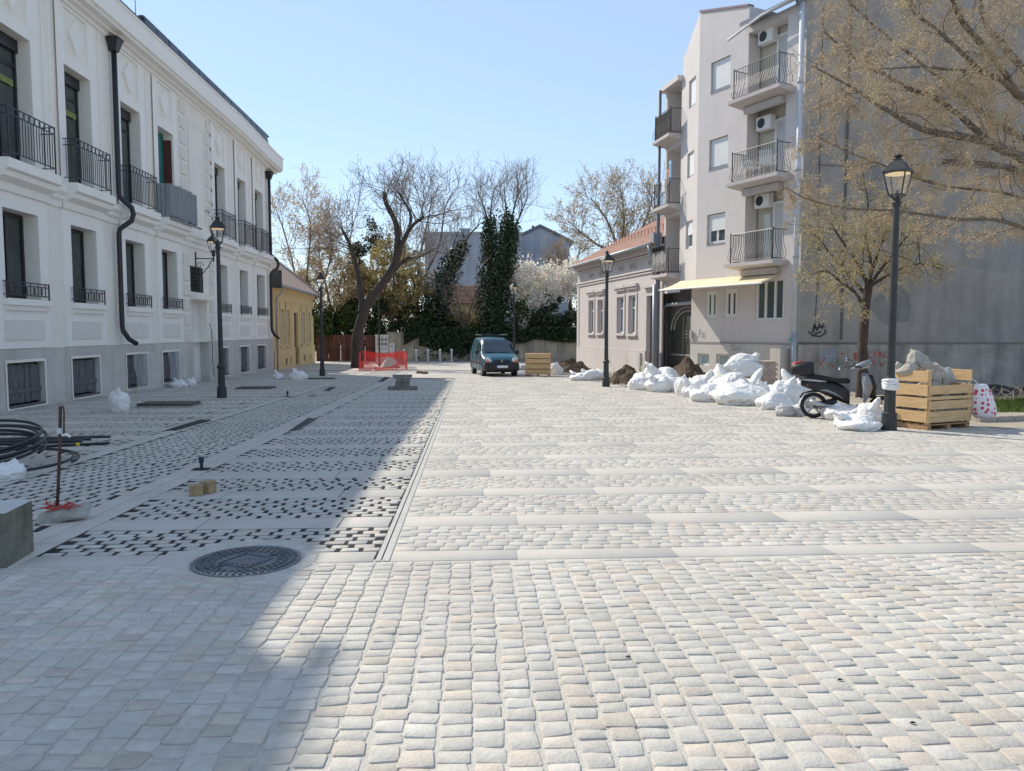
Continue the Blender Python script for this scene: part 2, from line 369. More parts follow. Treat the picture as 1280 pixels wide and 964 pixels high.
# stripes
bands = [(5.53, 5.80, 6.57), (6.58, 6.97, 7.86), (7.87, 8.27, 9.01), (9.02, 9.50, 10.27)]
y = 10.28
while y < YE - .4: bands.append((y, y + .42, min(y + 1.26, YE))); y += 1.27
SLABS = []; ST_L = []; ST_R = []
for bi, (a, b, c) in enumerate(bands):
    for (x0, x1) in ((-3.255, XD - .06), (XD + .06, None)):
        hi = x1 if x1 is not None else xr((a + b) / 2) - .05
        x = x0 - (rs.rand() * 1.0 if x1 is None else 0) * 0
        first = rs.rand() * .9 + .3
        while x < hi - .02:
            ln = min(first if first else 1.2, hi - x); first = None
            cx, cyy = x + ln / 2, (a + b) / 2
            if clear(cx, cyy, .1) or ln < .2: SLABS.append((cx, cyy, ln / 2 - .004, (b - a) / 2 - .004, 0))
            elif True:
                l2 = MH.x - .55 - x; r2 = x + ln - (MH.x + .55)
                if l2 > .1: SLABS.append((x + l2 / 2, cyy, l2 / 2 - .004, (b - a) / 2 - .004, 0))
                if r2 > .1: SLABS.append((x + ln - r2 / 2, cyy, r2 / 2 - .004, (b - a) / 2 - .004, 0))
            x += ln
    nr = max(1, round((c - b) / .112)); rh = (c - b) / nr
    for r in range(nr):
        yy = b + rh * (r + .5)
        x = -3.24 + (r % 2) * .09 + rs.rand() * .012
        while x < XD - .10:                       # left: open joints
            ln = .145 + rs.normal(0, .007); g = .038 + abs(rs.normal(0, .005))
            if x + ln > XD - .05: ln = XD - .05 - x
            if ln > .05 and clear(x + ln / 2, yy): ST_L.append((x + ln / 2, yy + rs.normal(0, .003), ln / 2, rh / 2 - .011 - abs(rs.normal(0, .002)), rs.normal(0, .012)))
            x += ln + g
        x = XD + .065 + (r % 2) * .08; hi = xr(yy) - .05
        if yy < 12.5: hi = 12
        while x < hi:
            ln = .15 + rs.normal(0, .014)
            ST_R.append((x + ln / 2, yy + rs.normal(0, .002), ln / 2 - .005, rh / 2 - .004, rs.normal(0, .015)))
            x += ln + .006
stones('sett_stripes_open', ST_L, SETT, hj=.0015, tilt=.01, bev=.004)
stones('sett_stripes_filled', ST_R, SETT, hj=.001, tilt=.006, bev=.0025)
# border strips
y = 5.53
while y < 42:
    ln = .62 + rs.normal(0, .03)
    SLABS.append((-3.36, y + ln / 2, .098, ln / 2 - .004, 0)); SLABS.append((-3.555, y + ln / 2 + .2, .09, ln / 2 - .004, 0)); y += ln
for xx, hw, y0 in ((-5.32, .12, 6.), (-5.81, .035, 6.5)):
    y = y0
    while y < 42:
        ln = .8; SLABS.append((xx, y + ln / 2, hw, ln / 2 - .004, 0)); y += ln
WALK = []
yb = 5.2; wb = []
while yb < 42: wb.append((yb, yb + .42, yb + 1.26)); yb += 1.27
for a, b, c in wb:
    for x, xe in ((-10.66, -5.85), (-5.77, -5.445)):
        while x < xe - .03:
            ln = min(1.0, xe - x); SLABS.append((x + ln / 2, (a + b) / 2, ln / 2 - .004, (b - a) / 2 - .004, 0)); x += ln
    nr = 7; rh = (c - b) / nr
    for r in range(nr):
        yy = b + rh * (r + .5)
        for x0, x1 in ((-10.66, -5.85), (-5.77, -5.445)):
            x = x0 + (r % 2) * .085
            while x < x1 - .1:
                ln = min(.15 + rs.normal(0, .012), x1 - x)
                WALK.append((x + ln / 2, yy, ln / 2 - .002, rh / 2 - .009, rs.normal(0, .02))); x += ln + .032
stones('paving_slabs', SLABS, SLAB, hj=.0008, tilt=.0004, jit=.0005, bev=.004, tints=1 + rs.normal(0, .009, (len(SLABS), 1)) * np.ones((1, 3)))
# lane between the border strips: stepped bond, gently dished
LANE = []; r = 0; y = 5.0
while y < 42:
    x = -5.19 + (r % 4) * .042
    while x < -3.68:
        ln = .15 + rs.normal(0, .006)
        if x + ln > -3.655: ln = -3.655 - x
        if ln > .05: LANE.append((x + ln / 2, y + .055, ln / 2, .045, rs.normal(0, .025)))
        x += ln + .052
    y += .112; r += 1
y = 5.0
for xx in (-3.9,): pass
stones('sett_lane', LANE, SETT, hj=.0016, tilt=.012, bev=.004)
stones('sett_pavement', WALK, SETT, hj=.0015, tilt=.01, bev=.004, tints=stone_tints(len(WALK), .07, .2) * .92)
# slot drain
ch = MB()
for i in range(56):
    y0 = 5.54 + i * .5
    for s0, s1 in ((XD - .045, XD - .008), (XD + .008, XD + .055)):
        y1 = y0 + .496
        ch.add([(s0, y0, gz(0, y0) + .001), (s1, y0, gz(0, y0) + .001), (s1, y1, gz(0, y1) + .001), (s0, y1, gz(0, y1) + .001),
                (s0, y0, gz(0, y0) - .05), (s1, y0, gz(0, y0) - .05), (s1, y1, gz(0, y1) - .05), (s0, y1, gz(0, y1) - .05)],
               [(0, 1, 2, 3), (0, 4, 5, 1), (1, 5, 6, 2), (2, 6, 7, 3), (3, 7, 4, 0)])
tag(ch.build('drain_channel', mat('drain_concrete', (.46, .45, .42), .8, .08, 4)), kind='structure')
# right-hand verge: soil, kerb and a patch of grass
VER = mat('trampled_earth', (.36, .315, .25), 1., .22, 1.8, .6, 14)
vr = []
for i in range(60):
    y = 13.4 + (66 - 13.4) * i / 59; vr.append((y, xr(y) - .06 if y > 14.6 else xr(14.6) , 40))
vv = []; ff = []
for i, (y, a, b) in enumerate(vr):
    for j in range(12):
        x = a + (b - a) * (j / 11) ** 2; vv.append((x, y, gz(x, y) + (.012 + .03 * noise.noise((x * .8, y * .8, 0)) if j else .006)))
for i in range(59):
    for j in range(11): ff.append((i * 12 + j, i * 12 + j + 1, i * 12 + 13 + j, i * 12 + 12 + j))
tag(MB().add(vv, ff).build('earth_verge', VER, smooth=True), kind='structure')
dsk = [(MH.x + (MR + .24) * math.cos(2 * math.pi * i / 40), MH.y + (MR + .24) * math.sin(2 * math.pi * i / 40)) for i in range(40)]
tag(MB().add([(x, y, gz(x, y) - .005) for x, y in dsk], [tuple(range(40))]).build('manhole_bed', SAND), kind='structure')
ST_C = []
for i in range(14):                               # ring of setts round the manhole
    a = 2 * math.pi * i / 14 + .1; ST_C.append((MH.x + (MR + .065) * math.cos(a), MH.y + (MR + .065) * math.sin(a), .052, .095, a))
stones('manhole_collar', ST_C, SETTR, n8=True, hj=.002, tilt=.02, bev=.008)

# ------------------------------------------------------------------ white building on the left
LF = Face((XL, 0), (XL, 10)); T = W(LF)
wb_ = thing('white_building', 'long white stucco building with black balcony railings and grey base, left side of the street', 'building', (XL, 26, gz(0, 26)))
U0, U1, ZT = 7.0, 42.15, 11.0
WIN = [(12.0, 13.4), (15.1, 16.5), (18.3, 19.75), (21.3, 22.7), (24.55, 25.95), (27.35, 28.72), (33.15, 34.5), (36.3, 37.6), (39.15, 40.6)]
up = [(a, b, 5.5, 8.6) for a, b in WIN]; lo = [(a, b, 2.36, 4.42) for a, b in WIN]
cel = [(a - .1 if a < 21 else a - .2, b + (.0 if a < 21 else -.1), -.18 if a < 30 else -.3, .85) for a, b in WIN]
door_o = (30.15, 31.9, -.45, 2.75); gri_o = (30.15, 31.5, 3.1, 4.08)
m = MB(T); m.wall(U0, U1, 1.15, ZT, up + lo + [gri_o, (30.15, 31.9, 1.15, 2.75)], .34)
m.add([(U1, 0, -1), (U1, 12, -1), (U1, 12, ZT), (U1, 0, ZT)], [(0, 1, 2, 3)]).add([(U0, 0, -1), (U0, 12, -1), (U0, 12, ZT), (U0, 0, ZT)], [(0, 1, 2, 3)]).add([(U0, 12, -1), (U1, 12, -1), (U1, 12, ZT), (U0, 12, ZT)], [(0, 1, 2, 3)])
m.build('wall', STUCCO, wb_)
m = MB(T); m.wall(U0, 30.15, -.9, 1.15, [c for c in cel if c[1] < 30], .16, y=-.05); m.wall(31.9, U1 + .004, -.9, 1.15, [c for c in cel if c[0] > 31], .16, y=-.05); m.add([(30.15, -.05, -.9), (30.15, .34, -.9), (30.15, .34, 1.15), (30.15, -.05, 1.15), (31.9, -.05, -.9), (31.9, .34, -.9), (31.9, .34, 1.15), (31.9, -.05, 1.15)], [(0, 1, 2, 3), (4, 7, 6, 5)]); m.bx(U0, 30.1, -.055, -.004, 1.145, 1.17).bx(31.95, U1, -.055, -.004, 1.145, 1.17)
m.build('plinth', PLINTH, wb_)
# cornice, dropping a little towards the far corner
prof = [(0, 10.2), (-.05, 10.22), (-.08, 10.31), (-.2, 10.34), (-.22, 10.40), (-.42, 10.42), (-.45, 10.48), (-.52, 10.52), (-.53, 11.05), (-.56, 11.07), (-.56, 11.15), (.6, 11.15), (.6, 10.2)]
m = MB(T); us = [U0] + [33 + i * .8 for i in range(13)] ; us[-1] = 42.6
k = len(prof); vs = []
for u in us:
    t = max(0, min(1, (u - 34) / 9)); dz = -.34 * t * t * (3 - 2 * t)
    for a, b in prof: vs.append((u, a - (.12 * t if a < -.1 else 0), b + dz))
fs = [(i * k + j, i * k + (j + 1) % k, (i + 1) * k + (j + 1) % k, (i + 1) * k + j) for i in range(len(us) - 1) for j in range(k)] + [tuple(range(k)), tuple(range((len(us) - 1) * k, len(us) * k))]
m.add(vs, fs); m.build('cornice', RELIEF, wb_)
m = MB(T)
for a, b, z0 in ((U0, 14.4, .58), (26.2, 41.6, 0)):
    for i in range(int(b - a)):
        u = a + i; m.obx((u + .5, -.19, 11.5 + z0 * .5), (.92, .06, .56 + z0), rot('X', -.2))
    m.bx(a, b, -.3, -.22, 11.155, 11.21); m.obx(((a + b) / 2, -.1, 11.72 + z0), (b - a + .1, .16, .07)); m.bx(a, b, .2, .25, 11.155, 11.6 + z0)
m.bx(U0, 34, -.58, -.52, 11.153, 11.18)
m.add([(U0, .6, 11.15), (U1, .6, 10.8), (U1, 6, 12.4), (U0, 6, 12.4)], [(0, 1, 2, 3)]).add([(U0, 12, 11.), (U1, 12, 11.), (U1, 6, 12.4), (U0, 6, 12.4)], [(0, 1, 2, 3)])
m.tube([(26.25, .1, 11.1), (26.25, .1, 12.8)], .012, 5); m.build('roof', NAVY, wb_)
# string course, surrounds, panels, lozenges, quoins: the relief of the facade
rel = MB(T)
rel.extr([(0, 4.8), (-.04, 4.8), (-.05, 4.95), (-.12, 5.02), (-.12, 5.1), (-.2, 5.2), (-.2, 5.36), (-.05, 5.42), (0, 5.42)], U0, U1, lambda u, a, b: (u, a, b))
for i, (a, b) in enumerate(WIN):
    c = (a + b) / 2
    rel.wall(a - .42, b + .42, 1.18, 4.78, [(a, b, 2.36, 4.42)], .06, y=-.06)
    for e in (a - .42, b + .42): rel.bx(e - .001, e + .001, -.06, 0, 1.18, 4.78)
    rel.bx(a - .12, b + .3, -.18, -.061, 2.2, 2.34).bx(a - .06, b + .24, -.12, -.061, 2.08, 2.2)       # sill
    rel.extr([(-.06, 4.781), (-.12, 4.8), (-.14, 4.98), (-.34, 5.08), (-.36, 5.2), (-.46, 5.24), (-.46, 5.46), (-.06, 5.46)], a - .36, b + .42, lambda u, p, q: (u, p, q))
    rel.wall(a - .36, b + .36, 5.47, 10.18, [(a, b, 5.5, 8.6), (c - .62, c + .62, 8.86, 10.10)], .05, y=-.05)
    rel.add([(c, -.07, 9.05), (c + .40, -.07, 9.52), (c, -.07, 9.97), (c - .40, -.07, 9.52), (c, -.001, 9.03), (c + .42, -.001, 9.52), (c, -.001, 9.99), (c - .42, -.001, 9.52)],
            [(0, 1, 2, 3), (0, 4, 5, 1), (1, 5, 6, 2), (2, 6, 7, 3), (3, 7, 4, 0)])
    for s_ in (a - .62, b + .62): rel.bx(s_ - .04, s_ + .04, -.02, 0, 5.47, 10.18)
rel.build('facade_relief', RELIEF, wb_)
pan = MB(T)
for a, b in WIN: MB(T).bx(a - .14, b + .05, -.085, -.061, 1.38, 1.86).build('apron_panel', STUCCO2, wb_)
for u0, u1 in ((29.42, 30.02), (32.3, 32.92)):
    z = 1.25
    while z < 10:
        if not (4.4 < z < 5.4): MB(T).bx(u0, u1, -.045, -.002, z, z + .42).build('quoin_block', STUCCO2, wb_)
        z += .56

m = MB(T); m.wall(30.3, 32.1, 5.9, 9.6, [(30.36, 32.04, 5.96, 9.54)], 0, y=-.015); m.bx(30.05, 32.05, -.3, -.001, 2.8, 3.02); m.build('door_canopy', STUCCO, wb_)

def window(face, u0, u1, z0, z1, y, parent, fm, gm, bars=1, w_=.07, tr=None, name='window', glass_name='pane', dz=.05, labels=None):
    T_ = W(face); f = MB(T_)
    f.bx(u0, u0 + w_, y - dz, y, z0, z1).bx(u1 - w_, u1, y - dz, y, z0, z1).bx(u0 + w_, u1 - w_, y - dz, y, z0, z0 + w_).bx(u0 + w_, u1 - w_, y - dz, y, z1 - w_, z1)
    for i in range(bars):
        c = u0 + (u1 - u0) * (i + 1) / (bars + 1); f.bx(c - w_ / 2, c + w_ / 2, y - dz + .004, y, z0 + w_, z1 - w_)
    if tr:
        f.bx(u0 + w_, u1 - w_, y - dz + .006, y, tr - w_ / 2, tr + w_ / 2)
    fo = f.build(name, fm, parent)
    g = MB(T_); g.bx(u0 + w_ * .5, u1 - w_ * .5, y - .018, y + .01, z0 + w_ * .5, z1 - w_ * .5); g.build(glass_name, gm, fo)
    return fo
TAPE = mat('yellow_green_tape', (.20, .23, .07), .6, .3, 8)
for i, (a, b) in enumerate(WIN):
    if i != 5:
        f = window(LF, a + .02, b - .02, 5.52, 8.58, .34, wb_, FRAMED, GLASSD, 1, .08, 7.95)
        if i in (2, 3): MB(T).bx(a + .2, b - .2, .27, .285, 7.45, 7.6).build('adhesive_tape', TAPE, f)
        MB(T).bx(a + .004, b - .004, .24, .335, 8.3, 8.59).build('shutter_box', FRAMED, f)
    window(LF, a + .02, b - .02, 2.38, 4.40, .34, wb_, FRAMED, GLASSD, 1, .08)
m = MB(T); m.bx(28.66, 28.71, .02, .3, 6.4, 8.4); m.build('window_shutter', mat('oxblood_shutter', (.10, .035, .03), .7, .2, 5), wb_)['label'] = 'dark red open shutter'
f = window(LF, 27.37, 28.7, 5.52, 8.58, .34, wb_, mat('teal_frame', (.03, .16, .15), .6, .2, 4), mat('teal_pane', (.05, .22, .2), .2, .2, 2), 1, .1, 7.4)
# french balconies and sill guards in black iron
for i, (a, b) in enumerate(WIN):
    if i != 5:
        r = MB(T); u0, u1, p = a - .2, b + .3, -.38
        for z in (6.62, 6.46, 5.62): r.bx(u0, u1, p - .012, p + .012, z - .012, z + .012)
        for e in (u0, u1):
            for z in (6.62, 6.46, 5.62): r.bx(e - .01, e + .01, p + .012, -.03, z - .01, z + .01)
            for yy in (-.12, -.25): r.bx(e - .007, e + .007, yy - .007, yy + .007, 5.62, 6.62)
            r.bx(e - .014, e + .014, p - .014, p + .014, 5.47, 6.64)
        n = 17
        for j in range(1, n):
            u = u0 + (u1 - u0) * j / n; r.bx(u - .007, u + .007, p - .007, p + .007, 5.62, 6.46)
        for j in range(1, 9):
            u = u0 + (u1 - u0) * j / 9; r.bx(u - .03, u + .03, p - .006, p + .006, 6.48, 6.60)
        r.build('balcony_railing', DARKMET, wb_)
    r = MB(T); u0, u1, p = a - .1, b + .22, -.13
    for z in (2.74, 2.66, 2.44): r.bx(u0, u1, p - .012, p + .012, z - .012, z + .012)
    for e in (u0, u1):
        for z in (2.74, 2.44): r.bx(e - .01, e + .01, p + .012, -.03, z - .01, z + .01)
        r.bx(e - .014, e + .014, p - .014, p + .014, 2.345, 2.76)
    for j in range(1, 11):
        u = u0 + (u1 - u0) * j / 11; r.bx(u - .03, u + .03, p - .006, p + .006, 2.46, 2.64) if j % 2 else r.bx(u - .008, u + .008, p - .008, p + .008, 2.44, 2.74)
    r.build('window_guard', DARKMET, wb_)
# boarded balcony
m = MB(T); rr_ = random.Random(3)
for j in range(15):
    u = 27.12 + j * .17; m.bx(u, u + .16, -.49 - rr_.random() * .012, -.465, 5.5 + rr_.random() * .06, 6.58 + rr_.random() * .08)
for j in range(3): m.bx(27.12, 27.15, -.46 + j * .15, -.33 + j * .15, 5.5, 6.6); m.bx(29.63, 29.66, -.46 + j * .15, -.33 + j * .15, 5.5, 6.6)
m.bx(27.05, 29.95, -.56, -.49, 5.40, 5.46)
m.build('plank_guard', PLANK2, wb_)
# boarded cellar openings
for i, (a, b, c, d) in enumerate(cel):
    m = MB(T); u = a + .03; r_ = random.Random(i)
    while u < b - .05:
        w_ = r_.uniform(.09, .17); e = min(u + w_, b - .03); m.bx(u, e - .006, .06 - r_.random() * .02, .1, c + .04 + r_.random() * .05, d - .04 - r_.random() * .03); u += w_
    m.bx(a + .02, b - .02, .025, .035, c + .3, c + .4)
    m.bx(a + .02, b - .02, -.07, .09, c - .03, c + .02)
    m.build('cellar_boarding', PLANK, wb_)
    fr = MB(T); fr.wall(a - .07, b + .07, c - .07, d + .07, [(a, b, c, d)], .0, y=-.066); fr.build('cellar_surround', STUCCO, wb_)
PLAST = mat('milky_plastic_sheet', (.7, .74, .78), .3, .1, 4, .3, 10, trans=.72)
for (a, b) in ((24.7, 26.3), (27.5, 29.0)):
    m = MB(T); vs = []; fs = []
    for i in range(13):
        for j in range(9):
            u = a + (b - a) * i / 12 + .12 * (1 - j / 8) * math.sin(i); z = -.35 + 1.25 * j / 8
            vs.append((u, -.1 - .06 * noise.noise((i * .7, j * .35, a)) - .12 * (1 - j / 8), z))
    for i in range(12):
        for j in range(8): fs.append((i * 9 + j, i * 9 + 9 + j, i * 9 + 10 + j, i * 9 + j + 1))
    m.add(vs, fs); m.build('plastic_sheeting', PLAST, wb_, smooth=True)
# door, grille, downpipes
do = MB(T).bx(30.16, 31.89, .3, .34, -.5, 2.74).build('door', WPVC, wb_)
MB(T).bx(30.3, 30.98, .285, .299, -.2, 2.1).bx(31.06, 31.74, .285, .299, -.2, 2.1).build('door_panel', WPVC, do)
m = MB(T)
for j in range(12):
    u = 30.18 + j * .118; m.bx(u, u + .018, -.02, 0, 3.1, 4.08)
for j in range(7): z = 3.15 + j * .145; m.bx(30.15, 31.5, -.035, -.021, z, z + .016)
m.build('window_grille', DARKMET, wb_); MB(T).bx(30.152, 31.498, .1, .14, 3.102, 4.078).build('window', GLASSD, wb_)
def downpipe(u, z0, ztop, jog):
    m = MB(T); m.tube([(u, -.16, ztop - .3), (u, -.16, 5.75), (u, -.18, 5.6), (u + .05, -.5, 5.3), (u + .05, -.54, 5.1), (u, -.5, 4.9), (u - .1, -.2, 4.65), (u - .1, -.16, 4.5), (u - .1, -.16, 1.75), (u - .1, -.18, 1.6), (u + .0, -.3, 1.35), (u + .25, -.42, 1.2)], .075, 10)
    p = m.build('downpipe', DARKMET, wb_, smooth=True)
    h = MB(T); h.add([(u - .1, -.06, ztop - .35), (u + .1, -.06, ztop - .35), (u + .1, -.26, ztop - .35), (u - .1, -.26, ztop - .35), (u - .2, -.02, ztop), (u + .2, -.02, ztop), (u + .2, -.36, ztop), (u - .2, -.36, ztop)],
                     [(0, 1, 2, 3), (4, 5, 6, 7), (0, 1, 5, 4), (1, 2, 6, 5), (2, 3, 7, 6), (3, 0, 4, 7)]); h.bx(u - .22, u + .22, -.38, -.01, ztop, ztop + .04)
    h.build('rainwater_head', DARKMET, p)
downpipe(24.0, 1.2, 10.2, 0); downpipe(41.5, 1.1, 9.86, 0)
m = MB(T)
for (a, zz) in ((31.95, 1.5),):
    m.tube([(a + .1, -.03, 1.9), (a + .3, -.06, 1.6), (a + .25, -.08, 1.1), (a + .35, -.06, .9), (a + .3, -.06, .4), (a + .45, -.06, -.3)], .012, 5)
m.tube([(31.9, -.02, 6.4), (32.1, -.1, 6.45), (32.3, -.03, 6.35), (32.5, -.06, 6.5)], .012, 5)
m.build('loose_cable', DARKMET, wb_)

# ------------------------------------------------------------------ ochre house
YF = Face(gp(342, 42.6)[:2], gp(392.7, 56.5)[:2]); TY = W(YF); YL = YF.L
yh = thing('ochre_house', 'low ochre yellow house with pale tiled roof just beyond the white building', 'house', (YF.A.x, YF.A.y, gz(0, 43)))
zb = -1.0; ZE = 4.25
def ux(px, py): return YF.uz(px, py)[0]
wins = [(ux(350, 400), ux(354.5, 400)), (ux(357.5, 400), ux(361.5, 400)), (ux(376.8, 400), ux(380.5, 400)), (ux(383.6, 400), ux(387.3, 400))]
dr = (ux(367.5, 400), ux(372.5, 400))
ops = [(a, b, .75, 2.85) for a, b in wins] + [(dr[0], dr[1], -.6, 2.75)]
m = MB(TY); m.wall(0, YL, zb, ZE, ops, .18); m.add([(0, 0, zb), (0, 9, zb), (0, 9, ZE), (0, 4.5, 8), (0, 0, ZE)], [(0, 1, 2, 3, 4)]).add([(YL, 0, zb), (YL, 9, zb), (YL, 9, ZE), (YL, 4.5, 8), (YL, 0, ZE)], [(0, 1, 2, 3, 4)])
m.build('wall', YELLOW, yh)
m = MB(TY); cels = [(ux(356, 455) , ux(358.5, 455)), (ux(362, 455), ux(364, 455)), (ux(379, 450), ux(381, 450)), (ux(386, 450), ux(388, 450))]
m.wall(-.02, YL + .05, zb, .5, [(a, b, -.45, -.05) for a, b in cels] + [(dr[0], dr[1], zb, .5)], .1, y=-.06); m.bx(-.02, dr[0], -.06, -.002, .49, .56).bx(dr[1], YL + .05, -.06, -.002, .49, .56); m.build('plinth', YELLOW, yh)
m = MB(TY)
for a, b in cels: m.bx(a, b, .0, .035, -.45, -.05)
m.build('cellar_vent', DARKMET, yh)
m = MB(TY)
m.extr([(0, 3.85), (-.1, 3.9), (-.14, 4.05), (-.3, 4.15), (-.3, ZE), (0, ZE)], -.02, YL + .05, lambda u, a, b: (u, a, b)); m.bx(0, YL, -.05, -.002, 3.3, 3.42)
for a, b in wins: m.wall(a - .14, b + .14, .55, 3.28, [(a, b, .75, 2.85)], 0, y=-.04); m.bx(a - .18, b + .18, -.1, -.041, .62, .72)
for c in [(wins[0][0] - .5), (wins[1][1] + dr[0]) / 2, (dr[1] + wins[2][0]) / 2, wins[3][1] + .5]: m.bx(c - .2, c + .2, -.045, -.002, .56, 3.3)
m.build('moulding', YELLOW, yh)
for a, b in wins: window(YF, a, b, .75, 2.85, .16, yh, WPVC, mat('curtained_pane', (.30, .32, .33), .2, .3, 3), 1, .08, 2.2)
MB(TY).bx(dr[0], dr[1], .12, .17, -.6, 2.75).build('door', mat('brown_door', (.15, .09, .05), .6, .2, 4), yh)
rf = MB(TY); n = 30
for i in range(n):
    y0, y1 = -.4 + 4.9 * i / n, -.4 + 4.9 * (i + 1) / n; z0, z1 = 4.2 + 3.9 * i / n, 4.2 + 3.9 * (i + 1) / n
    rf.add([(-.1, y0, z0 + .04), (YL + .25, y0, z0 + .04), (YL + .25, y1, z1 + .01), (-.1, y1, z1 + .01), (-.1, y0, z0 - .02), (YL + .25, y0, z0 - .02)], [(0, 1, 2, 3), (0, 4, 5, 1)])
rf.add([(-.1, 4.5, 8.1), (YL + .25, 4.5, 8.1), (YL + .25, 9.4, 4.2), (-.1, 9.4, 4.2)], [(0, 1, 2, 3)])
ro = rf.build('roof', TILE2, yh)
MB(TY).extr([(-.45, 4.1), (4.5, 8.05), (4.5, 8.3), (-.45, 4.35)], YL + .26, YL + .5, lambda u, a, b: (u, a, b)).build('verge', mat('grey_verge', (.30, .28, .26), .9, .1, 3), ro)
MB(TY).tube([(-.1, -.42, 4.12), (YL + .3, -.42, 4.12)], .075, 8).build('gutter', ZINC, yh, smooth=True)
MB(TY).tube([(.75, -.42, 4.05), (.75, -.42, 3.85), (.6, -.12, 3.4), (.6, -.1, 3.2), (.6, -.1, -.7)], .055, 8).build('downpipe', ZINC, yh, smooth=True)
MB(TY).obx((ux(390, 385), -.08, 2.9), (.3, .14, .5)).build('meter_box', DARKMET, yh)
MB(TY).bx(-.45, -.02, -.55, -.1, 3.95, 4.9).build('eaves_box', mat('dark_slate', (.05, .055, .06), .8, .3, 8), yh)

# ------------------------------------------------------------------ mauve house on the right
C0 = cf(9.5, 25.5); C1 = cf(7.15, 30.1); C2 = cf(6.96, 32.0); C3 = cf(6.6, 33.7); PE = cf(3.93, 46.2)
PF = Face(PE, C3); TP = W(PF); PL = PF.L
ph = thing('mauve_house', 'single storey mauve house with red tiled roof and white windows, right side', 'house', (PE.x, PE.y, gz(0, 46)))
up_ = lambda px, py: PF.uz(px, py)
def C5(x, y): return (x / 3.0125 + 690, y / 3.0125 + 180)
pw = []
for x0, x1, yt, yb_ in ((140, 158, 590, 712), (174, 193, 588, 712), (247, 271, 578, 713), (291, 316, 572, 715)):
    a = up_(*C5(x0, yt)); b = up_(*C5(x1, yb_)); pw.append((a[0], b[0], b[1], a[1]))
pt0 = up_(*C5(356, 573))[0]; pt1 = up_(*C5(390, 573))[0]; ptz = up_(*C5(356, 573))[1]
ZE = up_(*C5(300, 405))[1]
m = MB(TP); m.wall(0, PL, -1, ZE, pw + [(pt0, pt1, -1, ptz)], .22); m.bx(0, PL, .5, 9.5, -1, ZE - .05)
m.add([(0, 0, ZE - .1), (0, 9.5, ZE - .1), (0, 5, ZE + 3.)], [(0, 1, 2)]); m.build('wall', PINKW, ph)
m = MB(TP); zp = up_(*C5(250, 775))[1]; m.wall(-.02, PL, -1, zp, [(pt0, pt1, -1, zp)], .05, y=-.05); m.bx(-.02, pt0, -.05, -.002, zp - .01, zp + .04); m.build('plinth', PINKW, ph)
m = MB(TP)
for dz, p, h in ((-.12, .32, .12), (-.26, .22, .12), (-.4, .1, .08), (-1.05, .1, .09), (-1.18, .06, .07)): m.bx(-.04, PL, -p, -.002, ZE + dz - h / 2, ZE + dz + h / 2)
for a, b, c, d in pw:
    m.wall(a - .16, b + .16, c - .12, d + .14, [(a, b, c, d)], 0, y=-.04); m.bx(a - .2, b + .2, -.12, -.041, c - .12, c - .03)
    m.bx(a - .28, b + .28, -.16, -.002, d + .42, d + .55); m.bx(a - .2, b + .2, -.1, -.002, d + .3, d + .42)
m.bx(pt0 - .2, min(pt1 + .35, PL), -.16, -.002, ptz + .36, ptz + .5); m.bx(0, .35, -.04, -.002, zp + .05, ZE - 1.1)
m.build('moulding', PINKW, ph)
for px in (150, 187, 262, 306, 376):
    u = up_(*C5(px, 470))[0]; orn = MB(TP)
    for s in (-1, 1): orn.tube([(u + s * .04, -.03, ZE - .75), (u + s * .2, -.04, ZE - .62), (u + s * .32, -.04, ZE - .75), (u + s * .22, -.04, ZE - .86), (u + s * .16, -.03, ZE - .76)], .03, 5)
    orn.build('frieze_ornament', PINKW, ph, smooth=True)
for a, b, c, d in pw: window(PF, a, b, c, d, .18, ph, WPVC, mat('pale_pane', (.20, .23, .25), .1, .3, 2), 1, .08, c + (d - c) * .68)
MB(TP).bx(pt0, pt1, .2, .24, -1, ptz).build('door', mat('purple_brown_gate', (.13, .10, .10), .7, .15, 3), ph)
rf = MB(TP); n = 34; RZ = 3.2; RY = 5.6
for i in range(n):
    y0, y1 = -.5 + (RY + .5) * i / n, -.5 + (RY + .5) * (i + 1) / n; z0, z1 = ZE - .02 + RZ * i / n, ZE - .02 + RZ * (i + 1) / n
    rf.add([(-.3, y0, z0 + .05), (PL + .05, y0, z0 + .05), (PL + .05, y1, z1 + .015), (-.3, y1, z1 + .015), (-.3, y0, z0 - .02), (PL + .05, y0, z0 - .02)], [(0, 1, 2, 3), (0, 4, 5, 1)])
rf.add([(-.3, RY, ZE + RZ), (PL, RY, ZE + RZ), (PL, 10, ZE), (-.3, 10, ZE)], [(0, 1, 2, 3)])
rf.add([(-.3, -.5, ZE - .04), (-.3, RY, ZE + RZ - .03), (-.3, RY, ZE + RZ - .15), (-.3, -.5, ZE - .16)], [(0, 1, 2, 3)])
ro = rf.build('roof', TILE, ph)
sg = MB(TP)
for i in range(26):
    u = .6 + i * .46; sg.bx(u, u + .03, 1.2, 1.23, ZE + .98, ZE + 1.25)
sg.bx(.4, PL - .4, 1.2, 1.22, ZE + 1.2, ZE + 1.23); sg.build('snow_guard', mat('roof_rail', (.28, .15, .12), .7, .1, 3), ro)
MB(TP).tube([(-.3, -.56, ZE - .06), (PL - .1, -.56, ZE - .06)], .08, 8).build('gutter', ZINC, ph, smooth=True)
MB(TP).tube([(PL - .35, -.56, ZE - .1), (PL - .35, -.5, ZE - .45), (PL - .2, -.2, ZE - .8), (PL - .2, -.14, ZE - 1.), (PL - .2, -.14, -.8)], .075, 8).build('downpipe', ZINC, ph, smooth=True)
MB(TP).obx((up_(*C5(336, 805))[0], -.1, .2), (.35, .1, .75)).build('meter_box', mat('grey_box', (.5, .48, .46), .6, .05, 2), ph)
